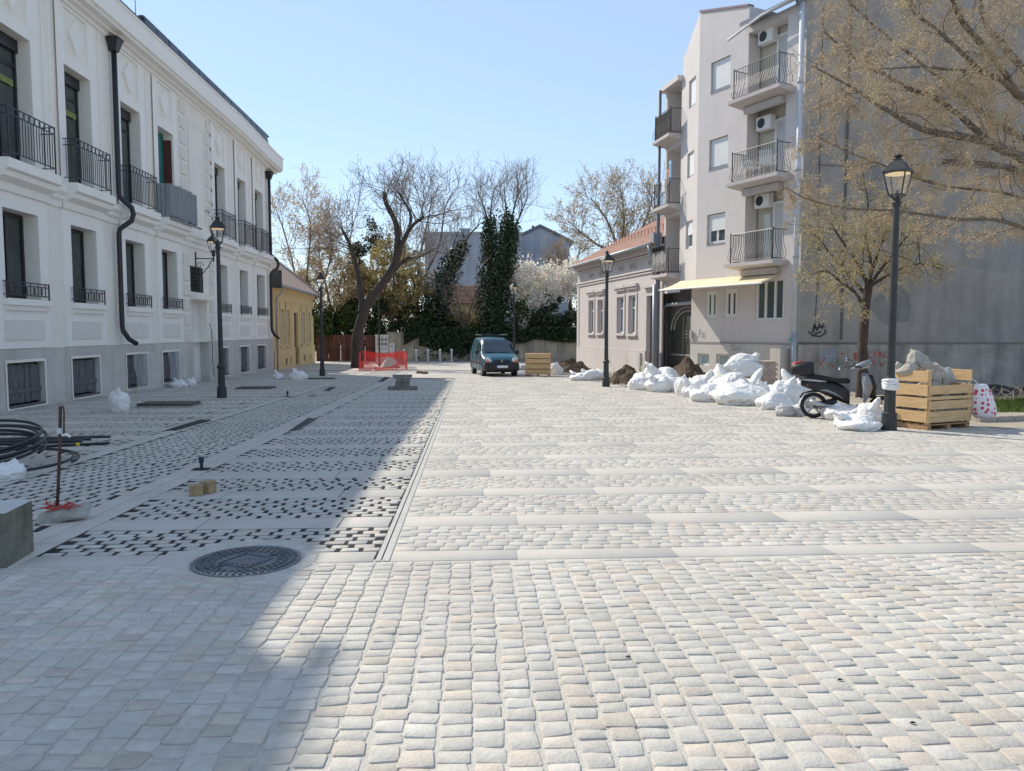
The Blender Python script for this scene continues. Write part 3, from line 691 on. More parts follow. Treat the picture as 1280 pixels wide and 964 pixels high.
MB(TP).obx((up_(*C5(374, 826))[0], -.25, -.25), (.5, .3, .5)).build('ventilation_unit', mat('pale_green_box', (.42, .45, .36), .6, .05, 2), ph)
MB(TP).bx(PL - .3, PL + .02, -.5, -.1, ZE - .05, ZE + .42).build('roof_flashing', ZINC, ph)

# ------------------------------------------------------------------ apartment block on the right
def uzy(face, px, py, y):
    d = ray(px, py); dn = d[0] * face.n.x + d[1] * face.n.y
    t = (face.A.dot(face.n) + y) / dn
    return (Vector((d[0] * t, d[1] * t)) - face.A).dot(face.e), CAMH + d[2] * t
def C6(x, y): return (x / 4.0167 + 800, y / 4.0167)
def C3p(x, y): return (x / 6.426 + 820, y / 6.426 + 330)
FM = Face(C1, C0); TM = W(FM); FL = Face(C2, C1); TL = W(FL); FR = Face(C3, C2); TR = W(FR)
FW = Face(C0, cf(9.5 + 15, 25.2)); TW = W(FW)
ab = thing('apartment_block', 'four storey lilac grey apartment block with iron balconies and bare grey end wall, right side', 'building', (C0.x, C0.y, gz(0, 25)))
um = lambda px, py: FM.uz(px, py)
ML = FM.L
UR = um(934, 150)[0]; UP = um(982, 150)[0]; UG = um(863.6, 420)[0]
FLO = [3.95, 6.78, 9.62]; ZR = 12.25; RD = .55
zt1 = um(876, 15.4)[1]; zt2 = um(935.7, 8.2)[1]; zl2 = FL.uz(856, 72)[1]
def op(face, x0, yt, x1, yb_):
    a = face.uz(x0, yt); b = face.uz(x1, yb_); return (a[0], b[0], b[1], a[1])
wm = [op(FM, *C6(357, 318), *C6(452, 432)), op(FM, *C6(348, 706), *C6(440, 832)), op(FM, *C5(584, 268), *C5(650, 372))]
gw = [op(FM, *C3p(398, 222), *C3p(487, 436)), op(FM, *C3p(548, 208), *C3p(648, 432)), op(FM, *C3p(800, 100), *C3p(1020, 452))]
bw = [op(FM, *C3p(340, 718), *C3p(430, 818)), op(FM, *C3p(488, 722), *C3p(592, 825))]
zpl = um(*C3p(600, 628))[1]
m = MB(TM)
m.wall(0, UR, 3.3, 11.9, wm, .16)
m.add([(0, 0, 11.9), (UR, 0, 11.9), (UR, 0, zt2), (0, 0, zt1)], [(0, 1, 2, 3)])
m.add([(UR, 0, 11.9), (UR, 2.2, 11.9), (UR, 2.2, zt2), (UR, 0, zt2)], [(0, 1, 2, 3)]).add([(0, 0, zt1), (UR, 0, zt2), (UR, 2.2, zt2), (0, 2.2, zt1)], [(0, 1, 2, 3)])
m.wall(UP, ML, 3.3, ZR, [], .1)
recs = [(UR, UP, z + .0, (FLO + [ZR])[i + 1] - .22) for i, z in enumerate(FLO)]
m.wall(UR, UP, 3.3, ZR, recs, RD)
m.wall(UG, ML, zpl, 3.3, [o for o in gw], .14); m.wall(UG, 0, 3.3, 3.35, [], .1)
m.add([(UG, 0, -1), (UG, 2.0, -1), (UG, 2.0, 3.4), (UG, 0, 3.4)], [(0, 1, 2, 3)])
m.T = None; base = [TM(p) for p in m.v]; m.v = base
m2 = MB(TL); wl = [op(FL, *C6(247, 410), *C6(279, 520)), op(FL, *C6(238, 775), *C6(270, 880)), op(FL, *C5(504, 295), *C5(528, 390))]
m2.wall(0, FL.L, 3.3, 11.9, wl, .16); m2.add([(0, 0, 11.9), (FL.L, 0, 11.9), (FL.L, 0, zt1), (0, 0, zl2)], [(0, 1, 2, 3)])
m2.add([(0, 0, 11.9), (0, 2.2, 11.9), (0, 2.2, zl2), (0, 0, zl2)], [(0, 1, 2, 3)])
lrec = [(.18, FR.L - .12, z, z + 2.45) for z in FLO]
m3 = MB(TR); m3.wall(0, FR.L, 3.4, 11.9, lrec, .8); m3.wall(-.0, FR.L, 3.2, 3.4, [], .1)
m3.bx(-.15, FR.L, -.25, 2.0, 11.75, 11.95)
for q in (m2, m3): m.add([q.T(p) for p in q.v], q.f)
off = wloc(ab); m.v = [tuple(Vector(p) - off) for p in m.v]
m.build('wall', GREYW, ab)
# core volume, roof and the blind end wall
B0 = FW.A + FW.e * 15; BK = C3 + FM.n * 11
m = MB(); ring = [C3 + FR.n * .9, C2 + FR.n * .9 , C1 + FM.n * .62, C0 + FM.n * .62 , C0 + FW.n * 11, BK]
vs = [(p.x - off.x, p.y - off.y, -1 - off.z) for p in ring] + [(p.x - off.x, p.y - off.y, 12.1 - off.z) for p in ring]; k = len(ring)
m.add(vs, [(i, (i + 1) % k, k + (i + 1) % k, k + i) for i in range(k)] + [tuple(range(k, 2 * k))]); m.build('rear_wall', mat('cream_recess_render', (.56, .53, .44), .9, .06, 2, .2, 60), ab)
fw = MB(TW); fw.add([(0, 0, zpl), (15, 0, zpl), (15, 0, 12.2), (7.5, 0, 16.2), (0, 0, 12.2)], [(0, 1, 2, 3, 4)]).add([(15, 0, -1), (15, 11, -1), (15, 11, 12.2), (15, 0, 12.2)], [(0, 1, 2, 3)])
fw.build('end_wall', FIREW, ab)
fw = MB(TW); fw.bx(-.03, 15.05, -.06, -.002, -1, 1.12); fw.add([(-.03, -.06, 1.12), (15.05, -.06, 1.12), (15.05, -.002, 1.165), (-.03, -.002, 1.165)], [(0, 1, 2, 3)]); fw.build('end_wall_base', FIREPL, ab)
for i_, (u_, z_, a_, b_) in enumerate(((3.1, 2.4, .9, .7), (6.2, 4.0, 1.3, .5), (2.2, 6.4, .6, 1.1), (4.6, 8.3, 1.1, .8))):
    q_ = []
    for k_ in range(14):
        t_ = 2 * math.pi * k_ / 14; r__ = .8 + .35 * noise.noise((math.cos(t_) * 1.5, math.sin(t_) * 1.5, i_ * 3.)); q_.append((u_ + a_ * r__ * math.cos(t_), -.004, z_ + b_ * r__ * math.sin(t_)))
    MB(TW).add(q_, [tuple(range(14))]).build('plaster_patch', mat('grey_patch_%d' % (i_ % 2), ((.25, .245, .24), (.33, .315, .30))[i_ % 2], .95, .15, 2, .4, 40, streak=.2), ab)
cbm = MB(TW)
cbm.tube([(.5, -.03, 12.), (.52, -.03, 7.), (.56, -.03, 3.2), (.5, -.03, 1.4)], .012, 4).tube([(.52, -.03, 7.), (2., -.03, 6.9), (4., -.035, 7.), (7., -.03, 6.8)], .01, 4)
cbm.build('wall_cable', DARKMET, ab)
fw = MB(TW); fw.bx(0, 15, -.05, -.003, 1.17, 1.21).bx(1.35, 1.43, -.02, -.003, 1.3, 12.5)  # level strip is a painted shadow line over the base; upright one a joint
fw.build('wall_joint_and_shadow', mat('dark_joint_and_shadow', (.12, .115, .11), .9, .2, 5), ab)
rf = MB(TM)
a0 = UR - .1
rf.add([(a0, -.35, ZR - .05), (ML + .1, -.35, ZR - .05), (ML + .1, 7.2, ZR + 3.95), (a0, 7.2, ZR + 3.95), (a0, -.35, ZR + .1), (ML + .1, -.35, ZR + .1), (ML + .1, 7.2, ZR + 4.1), (a0, 7.2, ZR + 4.1)],
       [(0, 1, 2, 3), (4, 5, 6, 7), (0, 1, 5, 4), (1, 2, 6, 5), (2, 3, 7, 6), (3, 0, 4, 7)])
ro = rf.build('roof', mat('blue_grey_roof', (.12, .15, .20), .6, .15, 3), ab)
MB(TW).extr([(-.3, 12.12), (7.5, 16.25), (7.5, 16.42), (-.3, 12.3)], -.05, .0, lambda u, a, b: (a, -.12 + (u + .05) * 7, b)).build('verge', ZINC, ro)
MB(TM).tube([(UR - .6, -.42, ZR - .35), (UR + 1.0, -.42, ZR - .05), (ML + .1, -.42, ZR + .02)], .042, 8).build('gutter', mat('pale_gutter', (.5, .5, .52), .5, .05, 3), ab, smooth=True)
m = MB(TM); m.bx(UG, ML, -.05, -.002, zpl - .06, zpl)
m.build('plinth_ledge', mat('shadow_ledge', (.33, .30, .29), .9, .1, 3), ab)  # ledge coloured dark to stand for the shadow line at the plinth top
m = MB(TM); m.wall(UG, ML, -1, zpl - .06, bw, .16, y=-.03); m.build('plinth', GREYPL, ab)
cap = MB(TM); cap.add([(0, -.05, zt1), (UR, -.05, zt2), (UR, .2, zt2), (0, .2, zt1), (0, -.05, zt1 + .07), (UR, -.05, zt2 + .07), (UR, .2, zt2 + .07), (0, .2, zt1 + .07)], [(0, 1, 5, 4), (4, 5, 6, 7), (2, 3, 7, 6), (0, 1, 2, 3), (1, 2, 6, 5), (0, 3, 7, 4)]); cap.build('parapet_cap', mat('plum_capping', (.20, .13, .17), .6, .1, 3), ab)
# windows
for i, o in enumerate(wm):
    f = window(FM, o[0] + .02, o[1] - .02, o[2] + .03, o[3] - .02, .15, ab, WPVC, GLASSG, 1 if i == 2 else 0, .09)
    s = MB(TM); zb_ = o[2] + .1 if i < 2 else o[2] + (o[3] - o[2]) * .45; z = zb_
    while z < o[3] - .03: s.bx(o[0] + .07, o[1] - .07, .075, .095, z, z + .046); z += .05
    s.build('roller_shutter', SHUT, f)
    MB(TM).bx(o[0] - .01, o[1] + .01, -.02, .1, o[2] - .025, o[2] + .0).build('sill', mat('mauve_sill', (.35, .32, .34), .7, .1, 3), f)
for i, o in enumerate(wl):
    f = window(FL, o[0] + .02, o[1] - .02, o[2] + .03, o[3] - .02, .15, ab, WPVC, GLASSG, 0, .08)
    s = MB(TL); z = o[2] + .1 if i < 2 else o[2] + (o[3] - o[2]) * .5
    while z < o[3] - .03: s.bx(o[0] + .06, o[1] - .06, .075, .095, z, z + .046); z += .05
    s.build('roller_shutter', SHUT, f)
for i, o in enumerate(gw): window(FM, o[0], o[1], o[2], o[3], .13, ab, WPVC, GLASSG if i == 2 else GLASSD, 2 if i == 2 else 1, .09 if i == 2 else .14, dz=.07)
for o in bw: window(FM, o[0], o[1], o[2], o[3], .12, ab, WPVC, mat('frosted_pane', (.38, .46, .44), .4, .1, 3), 0, .07)
# balconies
CONCSL = mat('pale_balcony_slab', (.50, .46, .45), .9, .08, 3, .2, 40)
def railing(face, u0, u1, p, z0, h, parent, n, m_=DARKMET):
    r = MB(W(face)); b = z0 + .06
    for z in (z0 + h, b): r.tube([(u0, -.0, z), (u0, -p, z), (u1, -p, z), (u1, -.0, z)], .014, 5)
    path = lambda t: None
    pts = [(u0, -p * j / 4) for j in range(1, 4)]; 
    def bar(u, y, du, dy):
        k = .13
        r.tube([(u, y, z0 + h), (u, y, z0 + h * .62), (u + du * k * .6, y + dy * k * .6, z0 + h * .38), (u + du * k, y + dy * k, z0 + h * .22), (u + du * k * .8, y + dy * k * .8, z0 + h * .12), (u, y, b)], .008, 4, False)
    for j in range(n + 1): bar(u0 + (u1 - u0) * j / n, -p, 0, -1)
    for j in range(1, 5): bar(u0, -p * j / 5, -1, 0); bar(u1, -p * j / 5, 1, 0)
    for e in (u0, u1): r.bx(e - .015, e + .015, -p - .015, -p + .015, z0, z0 + h + .05)
    return r.build('balcony_railing', m_, parent)
for i, z in enumerate(FLO):
    u0, u1 = UR - .05, UP + .15 + (.1 if i else 0)
    s = MB(TM); s.extr([(0, z - .2), (-.62, z - .12), (-.72, z - .1), (-.72, z + .02), (0, z + .02)], u0 - .18, u1 + .12, lambda u, a, b: (u, a, b)); s.bx(UR + .05, UP - .05, -.22, -.002, z - .42, z - .2)
    sl_ = s.build('balcony_slab', CONCSL, ab); railing(FM, u0, u1, .6, z + .02, 1.02, sl_, 19)
    d = MB(TM); ud = UP - .95
    f = window(FM, UP - .98, UP - .06, z + .03, z + 2.15, RD + .02, ab, WPVC, mat('grey_door_shutter', (.52, .53, .52), .6, .05, 3), 0, .08, name='balcony_door')
    if i == 0: MB(TM).bx(UR + .5, UP - 1.02, RD - .12, RD, z + .02, z + 1.75).build('wardrobe', mat('pale_mint_panel', (.55, .60, .56), .5, .05, 3), ab)
for (px, py, y) in ((952, 52, RD), (948.4, 159, RD), (945.6, 254.5, RD)):
    u, z = uzy(FM, px, py, y); u = max(u, UR + .5)
    a = MB(TM); a.bx(u - .34, u + .34, y - .3, y - .02, z - .24, z + .24)
    ac = a.build('air_conditioner', WPVC, ab, bevel=.02)
    g = MB(TM); g.T = None
    ring = [TM((u - .08 + .17 * math.cos(t * math.pi / 8), y - .305, z + .17 * math.sin(t * math.pi / 8))) for t in range(16)] + [TM((u - .08 + .17 * math.cos(t * math.pi / 8), y - .312, z + .17 * math.sin(t * math.pi / 8))) for t in range(16)]
    o_ = wloc(ac); g.add([Vector(p) - o_ for p in ring], [tuple(range(16)), tuple(range(16, 32))] + [(j, (j + 1) % 16, 16 + (j + 1) % 16, 16 + j) for j in range(16)]); g.build('fan_grille', DARKMET, ac)
# white plastic chairs on the middle balcony
def plastic_chair(lab, u, rz):
    p = TM((u, -.28, FLO[1] + .025)); t = thing('plastic_chair', lab, 'chair', p, rz, 'chairs on the middle balcony')
    MB().bx(-.22, .22, -.22, .22, .42, .45).build('seat', WPVC, t); MB().obx((0, .23, .66), (.42, .03, .42), rot('X', -.12)).build('backrest', WPVC, t)
    for sx in (-1, 1):
        for sy in (-1, 1): MB().tube([(sx * .24, sy * .24, 0), (sx * .19, sy * .19, .43)], .02, 6).build('leg', WPVC, t)
        MB().tube([(sx * .23, .2, .62), (sx * .25, -.15, .64), (sx * .22, -.2, .44)], .018, 6).build('armrest', WPVC, t)
plastic_chair('white plastic chair on the middle balcony, farther from the end wall', UR + .55, .6)
plastic_chair('white plastic chair on the middle balcony, nearer the end wall', UR + 1.3, 2.4)
for i, z in enumerate(FLO):
    s = MB(TR); s.extr([(0, z - .22), (-.6, z - .1), (-.6, z + .02), (0, z + .02)], .0, FR.L - .02, lambda u, a, b: (u, a, b)); sl_ = s.build('balcony_slab', CONCSL, ab)
    if i != 1 or True: railing(FR, .08, FR.L - .08, .5, z + .02, 1.02, sl_, 12)
    window(FR, .5, 1.3, z + .03, z + 2.1, .82, ab, WPVC, GLASSG, 0, .08, name='balcony_door')
MB(TR).bx(.06, FR.L - .06, -.485, -.46, FLO[2] + .1, FLO[2] + 1.0).build('privacy_screen', mat('dark_reed_screen', (.06, .055, .05), .9, .3, 8), ab)
cv = MB(TR); vs = []; 
for i in range(12):
    for j in range(6): vs.append((.12 + i * .125, -.56 - .03 * math.sin(i * 1.7), FLO[0] + .15 + j * .17))
cv.add(vs, [(i * 6 + j, i * 6 + 6 + j, i * 6 + 7 + j, i * 6 + j + 1) for i in range(11) for j in range(5)]); cv.build('grey_cloth_screen', mat('grey_canvas', (.3, .29, .28), .9, .1, 4), ab, smooth=True)
for i in range(4): 
    fp = MB(); p = TR((.3 + i * .32, -.6, FLO[0] + .98)); fp.lathe([(.06, 0), (.09, .16), (.1, .16), (.1, .19), (.07, .17)], 10)
    tag(fp.build('flower_pot', DARKMET, loc=p), 'dark flower pot clipped along the lowest left balcony rail', 'flower pot', 'pots on the low balcony rail')
lc = random.Random(5)
for i, (c, w_, h, lab) in enumerate((((.62, .64, .66), .34, .5, 'pale towel hung on the middle left balcony rail'), ((.25, .42, .6), .25, .9, 'blue and white towel hung inside the middle left balcony'), ((.5, .2, .12), .22, .7, 'rust red cloth hung inside the middle left balcony'))):
    u = (.95, .9, .6)[i]; y0 = (-.53, -.2, -.15)[i]; zt = FLO[1] + (1.03, 1.9, 1.6)[i]
    vs = [(u + w_ * a / 6, y0 + .015 * math.sin(a * 2 + b), zt - h * b / 5) for a in range(7) for b in range(6)]
    q = MB(TR).add(vs, [(a * 6 + b, a * 6 + 6 + b, a * 6 + 7 + b, a * 6 + b + 1) for a in range(6) for b in range(5)])
    o = q.build('hanging_cloth', mat('cloth_%d' % i, c, .9, .2, 6), smooth=True); sol = o.modifiers.new('thick', 'SOLIDIFY'); sol.thickness = .008; tag(o, lab, 'laundry', 'laundry on the middle left balcony')
# awning
w0, w1 = um(*C3p(200, 160)), um(*C3p(1005, 66)); f0 = C3p(24, 237); f1 = C3p(850, 155)
za = w1[1]; pr = 1.15; zf = za - .38
a0_ = uzy(FM, *f0, -pr)[0]; a1_ = uzy(FM, *f1, -pr)[0]; a0_ = max(a0_, w0[0] - 1.6)
aw = MB(TM); vs = []; N_ = 16
for i in range(N_ + 1):
    t = i / N_
    for j in range(6):
        s = j / 5; u = (w0[0] + (w1[0] - w0[0]) * t) * (1 - s) + (a0_ + (a1_ - a0_) * t) * s
        vs.append((u, -.01 - pr * s, za + (zf - za) * s - .05 * math.sin(math.pi * s)))
fs = [(i * 6 + j, i * 6 + 6 + j, i * 6 + 7 + j, i * 6 + j + 1) for i in range(N_) for j in range(5)]
aw.add(vs, fs); awo = aw.build('awning', AWN, ab, smooth=True); sd = awo.modifiers.new('thick', 'SOLIDIFY'); sd.thickness = .02
fr = MB(TM); fr.tube([(a0_, -pr, zf - .03), (a1_, -pr, zf - .03)], .03, 6)
for t in (.12, .5, .9):
    ua = w0[0] + (w1[0] - w0[0]) * t; fr.tube([(ua, -.03, za - .3), (a0_ + (a1_ - a0_) * t, -pr, zf - .05)], .018, 6)
fr.build('awning_frame', WPVC, awo)
# gate passage
FG = Face(C3 + FR.n * .5, TM((UG, .9, 0))[:2]); TG = W(FG)
GL = FG.L
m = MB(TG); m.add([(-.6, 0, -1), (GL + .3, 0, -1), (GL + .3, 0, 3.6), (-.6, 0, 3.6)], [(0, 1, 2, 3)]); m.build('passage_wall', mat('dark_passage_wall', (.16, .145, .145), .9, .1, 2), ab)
g0 = FG.uz(841, 420)[0]; g1 = GL - .02; gc = (g0 + g1) / 2; gr = (g1 - g0) / 2; zg = gz(0, 31); sp = zg + 2.05
gt = MB(TG); prof = [(g0, zg), (g1, zg), (g1, sp)] + [(gc + gr * math.cos(a * math.pi / 14), sp + gr * .62 * math.sin(a * math.pi / 14)) for a in range(1, 14)] + [(g0, sp)]
gt.extr([(a, b) for a, b in prof], -.07, -.03, lambda u, a, b: (a, u, b)); ga = gt.build('gate', mat('dark_green_iron', (.055, .058, .05), .5, .15, 4), ab)
gt = MB(TG)
arc = lambda k, dz=0: [(gc + gr * k * math.cos(a * math.pi / 16), -.09, sp + dz + gr * .62 * k * math.sin(a * math.pi / 16)) for a in range(17)]
gt.tube(arc(.98), .035, 6); gt.tube(arc(.8), .03, 6)
for a in range(1, 16, 1): gt.tube([(gc + gr * .8 * math.cos(a * math.pi / 16), -.09, sp + gr * .62 * .8 * math.sin(a * math.pi / 16)), (gc + gr * .98 * math.cos(a * math.pi / 16), -.09, sp + gr * .62 * .98 * math.sin(a * math.pi / 16))], .02, 4)
gt.bx(g0, g1, -.1, -.072, zg + .95, zg + 1.02).bx(gc + .25, gc + .3, -.1, -.072, zg, sp + .6).bx(g0, g1, -.1, -.072, zg + .1, zg + .16)
for j in range(5): gt.tube([(gc - .12 - (.1 - abs(j - 2) * .03), -.09, sp - .5 + j * .14), (gc - .12, -.095, sp - .42 + j * .14), (gc - .12 + (.1 - abs(j - 2) * .03), -.09, sp - .5 + j * .14)], .018, 4)
gt.build('gate_ornament', mat('silver_iron', (.38, .37, .34), .45, .1, 4, metal=.3), ga)
p = MB(TG); p.tube([(g1 + .1, -.3, 2.75), (g0 - .15, -.3, 2.72), (g0 - .35, -.3, 2.6), (g0 - .42, -.3, 2.35), (g0 - .42, -.3, -.9)], .075, 10)
p.build('duct_pipe', ZINC, ab, smooth=True)
p = MB(TR); p.tube([(.1, -.32, 11.8), (.1, -.32, -.8)], .075, 10); p.build('downpipe', mat('blue_grey_pipe', (.16, .18, .23), .5, .1, 3), ab, smooth=True)
p = MB(TR); p.tube([(-.25, -.3, 3.6), (-.25, -.3, -.8)], .09, 10); p.build('downpipe', ZINC, ab, smooth=True)
p = MB(TM); p.tube([(ML - .08, -.13, ZR - .1), (ML - .08, -.13, -.8)], .085, 10); dp = p.build('downpipe', mat('pale_blue_grey_pipe', (.50, .53, .58), .5, .08, 3), ab, smooth=True)
for z in (1.5, 4, 6.8, 9.6): MB(TM).tube([(ML - .08, -.13, z), (ML - .08, -.13, z + .06)], .1, 10).build('pipe_clip', ZINC, dp)
MB(TM).tube([(ML - .08, -.13, -.7), (ML - .08, -.13, 1.55)], .1, 12).build('pipe_sleeve', ZINC, dp, smooth=True)
MB(TM).tube([(ML - .16, -.17, 1.3), (ML - .18, -.235, 1.3)], .05, 8).build('green_sticker', mat('green_sticker', (.05, .5, .2), .5, .05, 3), dp)
pk = MB(TM); u_, z_ = um(*C3p(1050, 800)); pk.bx(ML - .75, ML - .3, -.5, -.05, -.8, 1.0); pk.build('meter_pier', mat('pale_pier', (.52, .49, .45), .9, .06, 3), ab)
MB(TM).bx(UG + .02, UG + .14, -.09, -.031, 1.28, 1.62).build('intercom', mat('grey_intercom', (.45, .44, .43), .5, .05, 3), ab)
pv = MB(TM); pv.lathe([(.06, -.3), (.06, .1), (.1, .12), (.04, .26)], 8); o_ = TM((um(*C3p(758, 760))[0], -.16, .55)); q = pv; q.v = [Vector(p) for p in q.v]; q.T = None; pvo = q.build('vent_pipe', DARKMET, ab); pvo.location = Vector(o_) - wloc(ab)
# graffiti strokes, painted marks standing 4 mm proud
def strokes(face, lines, mm, w_=.018, y=-.006, parent=ab, name='graffiti'):
    g = MB(W(face))
    for ln in lines:
        pts = [face.uz(*p) for p in ln]
        for (u0, z0), (u1, z1) in zip(pts, pts[1:]):
            du, dz = u1 - u0, z1 - z0; l = math.hypot(du, dz) or 1; nx, nz = -dz / l * w_ / 2, du / l * w_ / 2; ex, ez = du / l * w_ * .3, dz / l * w_ * .3
            g.add([(u0 - nx - ex, y, z0 - nz - ez), (u1 - nx + ex, y, z1 - nz + ez), (u1 + nx + ex, y, z1 + nz + ez), (u0 + nx - ex, y, z0 + nz - ez)], [(0, 1, 2, 3)])
            y -= .00006
    return g.build(name, mm, parent)
SPB = mat('black_spray_paint', (.03, .03, .035), .6, .2, 9); SPG = mat('grey_spray_paint', (.22, .21, .22), .7, .2, 9); SPR = mat('red_spray_paint', (.38, .10, .09), .7, .3, 9); SPL = mat('pale_blue_spray_paint', (.26, .32, .40), .7, .3, 9)
c3 = lambda *l: [C3p(*p) for p in l]
strokes(FM, [c3((345, 595), (348, 525), (362, 535), (358, 560), (347, 565)), c3((372, 595), (375, 550)), c3((388, 548), (374, 572), (390, 598)), c3((397, 560), (391, 578), (398, 592))], SPG, .02)
strokes(FM, [c3((605, 655), (625, 650), (612, 690), (640, 685)), c3((640, 650), (635, 690), (650, 692)), c3((655, 665), (650, 690), (668, 685), (672, 660), (655, 665)), c3((680, 655), (684, 690), (660, 700)), c3((630, 720), (645, 735), (660, 722), (670, 745))], SPG, .018, -.036)
C8 = lambda x, y: (x / 3.706 + 960, y / 3.706 + 300); c8 = lambda *l: [C8(*p) for p in l]
strokes(FW, [c8((188, 425), (205, 442), (240, 448), (268, 430), (262, 416)), c8((205, 430), (215, 390), (228, 420)), c8((230, 415), (238, 390), (250, 410), (255, 388)), c8((212, 408), (262, 402)), c8((220, 435), (245, 425))], SPB, .05)
strokes(FW, [c8((240, 520), (245, 560)), c8((243, 515), (262, 510), (265, 535), (248, 540)), c8((275, 512), (272, 560), (290, 555)), c8((285, 510), (305, 512), (303, 540), (285, 538), (306, 562))], SPL, .06, -.066)
strokes(FW, [c8((230, 550), (240, 580), (262, 545)), c8((340, 515), (335, 530), (350, 525)), c8((465, 515), (462, 545), (478, 548)), c8((490, 512), (488, 545)), c8((488, 528), (500, 526)), c8((510, 512), (508, 545), (520, 520), (524, 546)), c8((540, 512), (530, 540), (548, 545)), c8((470, 562), (490, 560), (485, 580)), c8((510, 560), (520, 585), (540, 560)), c8((280, 575), (300, 590))], SPR, .035, -.066)
hp = [FW.uz(*C8(x, y)) for x, y in ((403, 564), (392, 545), (391, 528), (397, 519), (404, 527), (411, 519), (418, 530), (416, 548))]
MB(TW).add([(u, -.068, z) for u, z in hp], [tuple(range(8))]).build('painted_heart', SPR, ab)

# ------------------------------------------------------------------ street lamps
GLASSC = mat('lantern_glass', (.8, .82, .8), .05, .02, 2, trans=.9)
LAMPW = bpy.data.materials.new('lamp_diffuser'); LAMPW.use_nodes = True
_b = LAMPW.node_tree.nodes['Principled BSDF']; _b.inputs['Base Color'].default_value = (.8, .66, .42, 1); _b.inputs['Emission Color'].default_value = (1, .72, .38, 1); _b.inputs['Emission Strength'].default_value = .22
GREYIRON = mat('dark_grey_iron', (.032, .035, .038), .5, .25, 6, .1, 60)
def lantern(parent, z, s=1., tw=0.):
    q = math.pi / 4 + tw
    ring = lambda r, zz: [Vector((r * math.cos(q + j * math.pi / 2), r * math.sin(q + j * math.pi / 2), zz)) for j in range(4)]
    b, t = ring(.15 * s, z + .13 * s), ring(.262 * s, z + .53 * s)
    f = MB()
    for j in range(4):
        f.tube([b[j], t[j]], .013 * s, 5); f.tube([b[j], b[(j + 1) % 4]], .014 * s, 5); f.tube([t[j], t[(j + 1) % 4]], .018 * s, 5)
        f.tube([b[j], b[j] * .55 + Vector((0, 0, (z + .03 * s) * .45)), Vector((0, 0, z + .0 * s))], .013 * s, 5)
    f.lathe([(.05 * s, z - .05 * s), (.085 * s, z - .02 * s), (.085 * s, z), (.045 * s, z + .04 * s), (.03 * s, z + .2 * s), (.012 * s, z + .22 * s)], 10)
    fo = f.build('lantern_frame', GREYIRON, parent)
    r = MB(); pr = [(.292, .515), (.285, .54), (.215, .61), (.135, .70), (.085, .73), (.085, .755), (.05, .765)]
    r.lathe([(a * s, z + h * s) for a, h in pr], 4, twist=q); r.lathe([(.04 * s, z + .76 * s), (.04 * s, z + .78 * s), (.08 * s, z + .80 * s), (.08 * s, z + .815 * s), (.025 * s, z + .84 * s), (.01 * s, z + .88 * s)], 8)
    r.build('lantern_roof', GREYIRON, fo)
    g = MB()
    for j in range(4):
        k = (j + 1) % 4; g.add([b[j] * .98 + b[k] * .01, b[k] * .98 + b[j] * .01, t[k] * .98 + t[j] * .01, t[j] * .98 + t[k] * .01], [(0, 1, 2, 3)])
    for v in range(len(g.v)): g.v[v] = (g.v[v][0], g.v[v][1], g.v[v][2] + .012)
    g.build('glass', GLASSC, fo)
    d = MB(); d.lathe([(.205 * s, z + .50 * s), (.20 * s, z + .49 * s), (.05 * s, z + .48 * s)], 12); d.build('diffuser', LAMPW, fo)
def street_lamp(label, px, py=None, dep=None, top=4.9, rz=0.):
    p = G(px, py) if py else gp(px, dep)
    t = thing('street_lamp', label, 'street lamp', p, rz, 'black street lamps around the square'); k = top / 4.9
    MB().lathe([(.135, -.05), (.135, .1), (.125, .26), (.13, .27), (.13, .31), (.10, .33)], 12).build('base', GREYIRON, t)
    fl = MB(); n = 20
    for i, (r0, z) in enumerate(((.1, .33), (.095, .85), (.095, .86), (.1, .88))): pass
    prof = [(.098, .32), (.09, .84)]
    vs = []; 
    for r0, z in prof:
        for j in range(n): a = 2 * math.pi * j / n; rr = r0 * (1 - .07 * (j % 2)); vs.append((rr * math.cos(a), rr * math.sin(a), z))
    fl.add(vs, [(j, (j + 1) % n, n + (j + 1) % n, n + j) for j in range(n)])
    fl.lathe([(.095, .83), (.115, .85), (.12, .88), (.105, .91), (.08, .94), (.07, .98)], 14); fl.build('fluted_column', GREYIRON, t)
    zt = top - .87
    MB().lathe([(.07, .97), (.066, 1.5), (.052, zt - .1), (.052, zt - .08), (.07, zt - .06), (.07, zt - .02), (.05, zt)], 14).build('pole', GREYIRON, t, smooth=False)
    lantern(t, zt, 1., 0)
    return t
L1 = street_lamp('tall black street lamp beside the crate of rubble, nearest the camera on the right', 1111, 537.5, top=4.9, rz=.75)
L2 = street_lamp('black street lamp standing in front of the white building', 277.5, 497.5, top=5.1, rz=.35)
L3 = street_lamp('black street lamp in front of the mauve house', 757.5, 483.5, top=4.74, rz=.3)
L4 = street_lamp('black street lamp in front of the ochre house', 403, 470, top=4.78, rz=.2)
L5 = street_lamp('distant street lamp rising behind the green van', 642.3, dep=42.5, top=4.9, rz=.5)
# plastic wrapped round the base of the near lamp
m = MB()
for i in range(4):
    z = .70 + i * .045; m.tube([((.112 + .006 * math.sin(a * 3 + i)) * math.cos(a * .4488), (.112 + .006 * math.sin(a * 2 + i)) * math.sin(a * .4488), z + .012 * math.sin(a * .4488 + i)) for a in range(15)], .03, 6)
tag(m.build('plastic_band', BAGM, smooth=True, loc=L1.location + Vector((0, 0, .06))), 'white plastic wrapped around the near lamp post', 'plastic wrap')
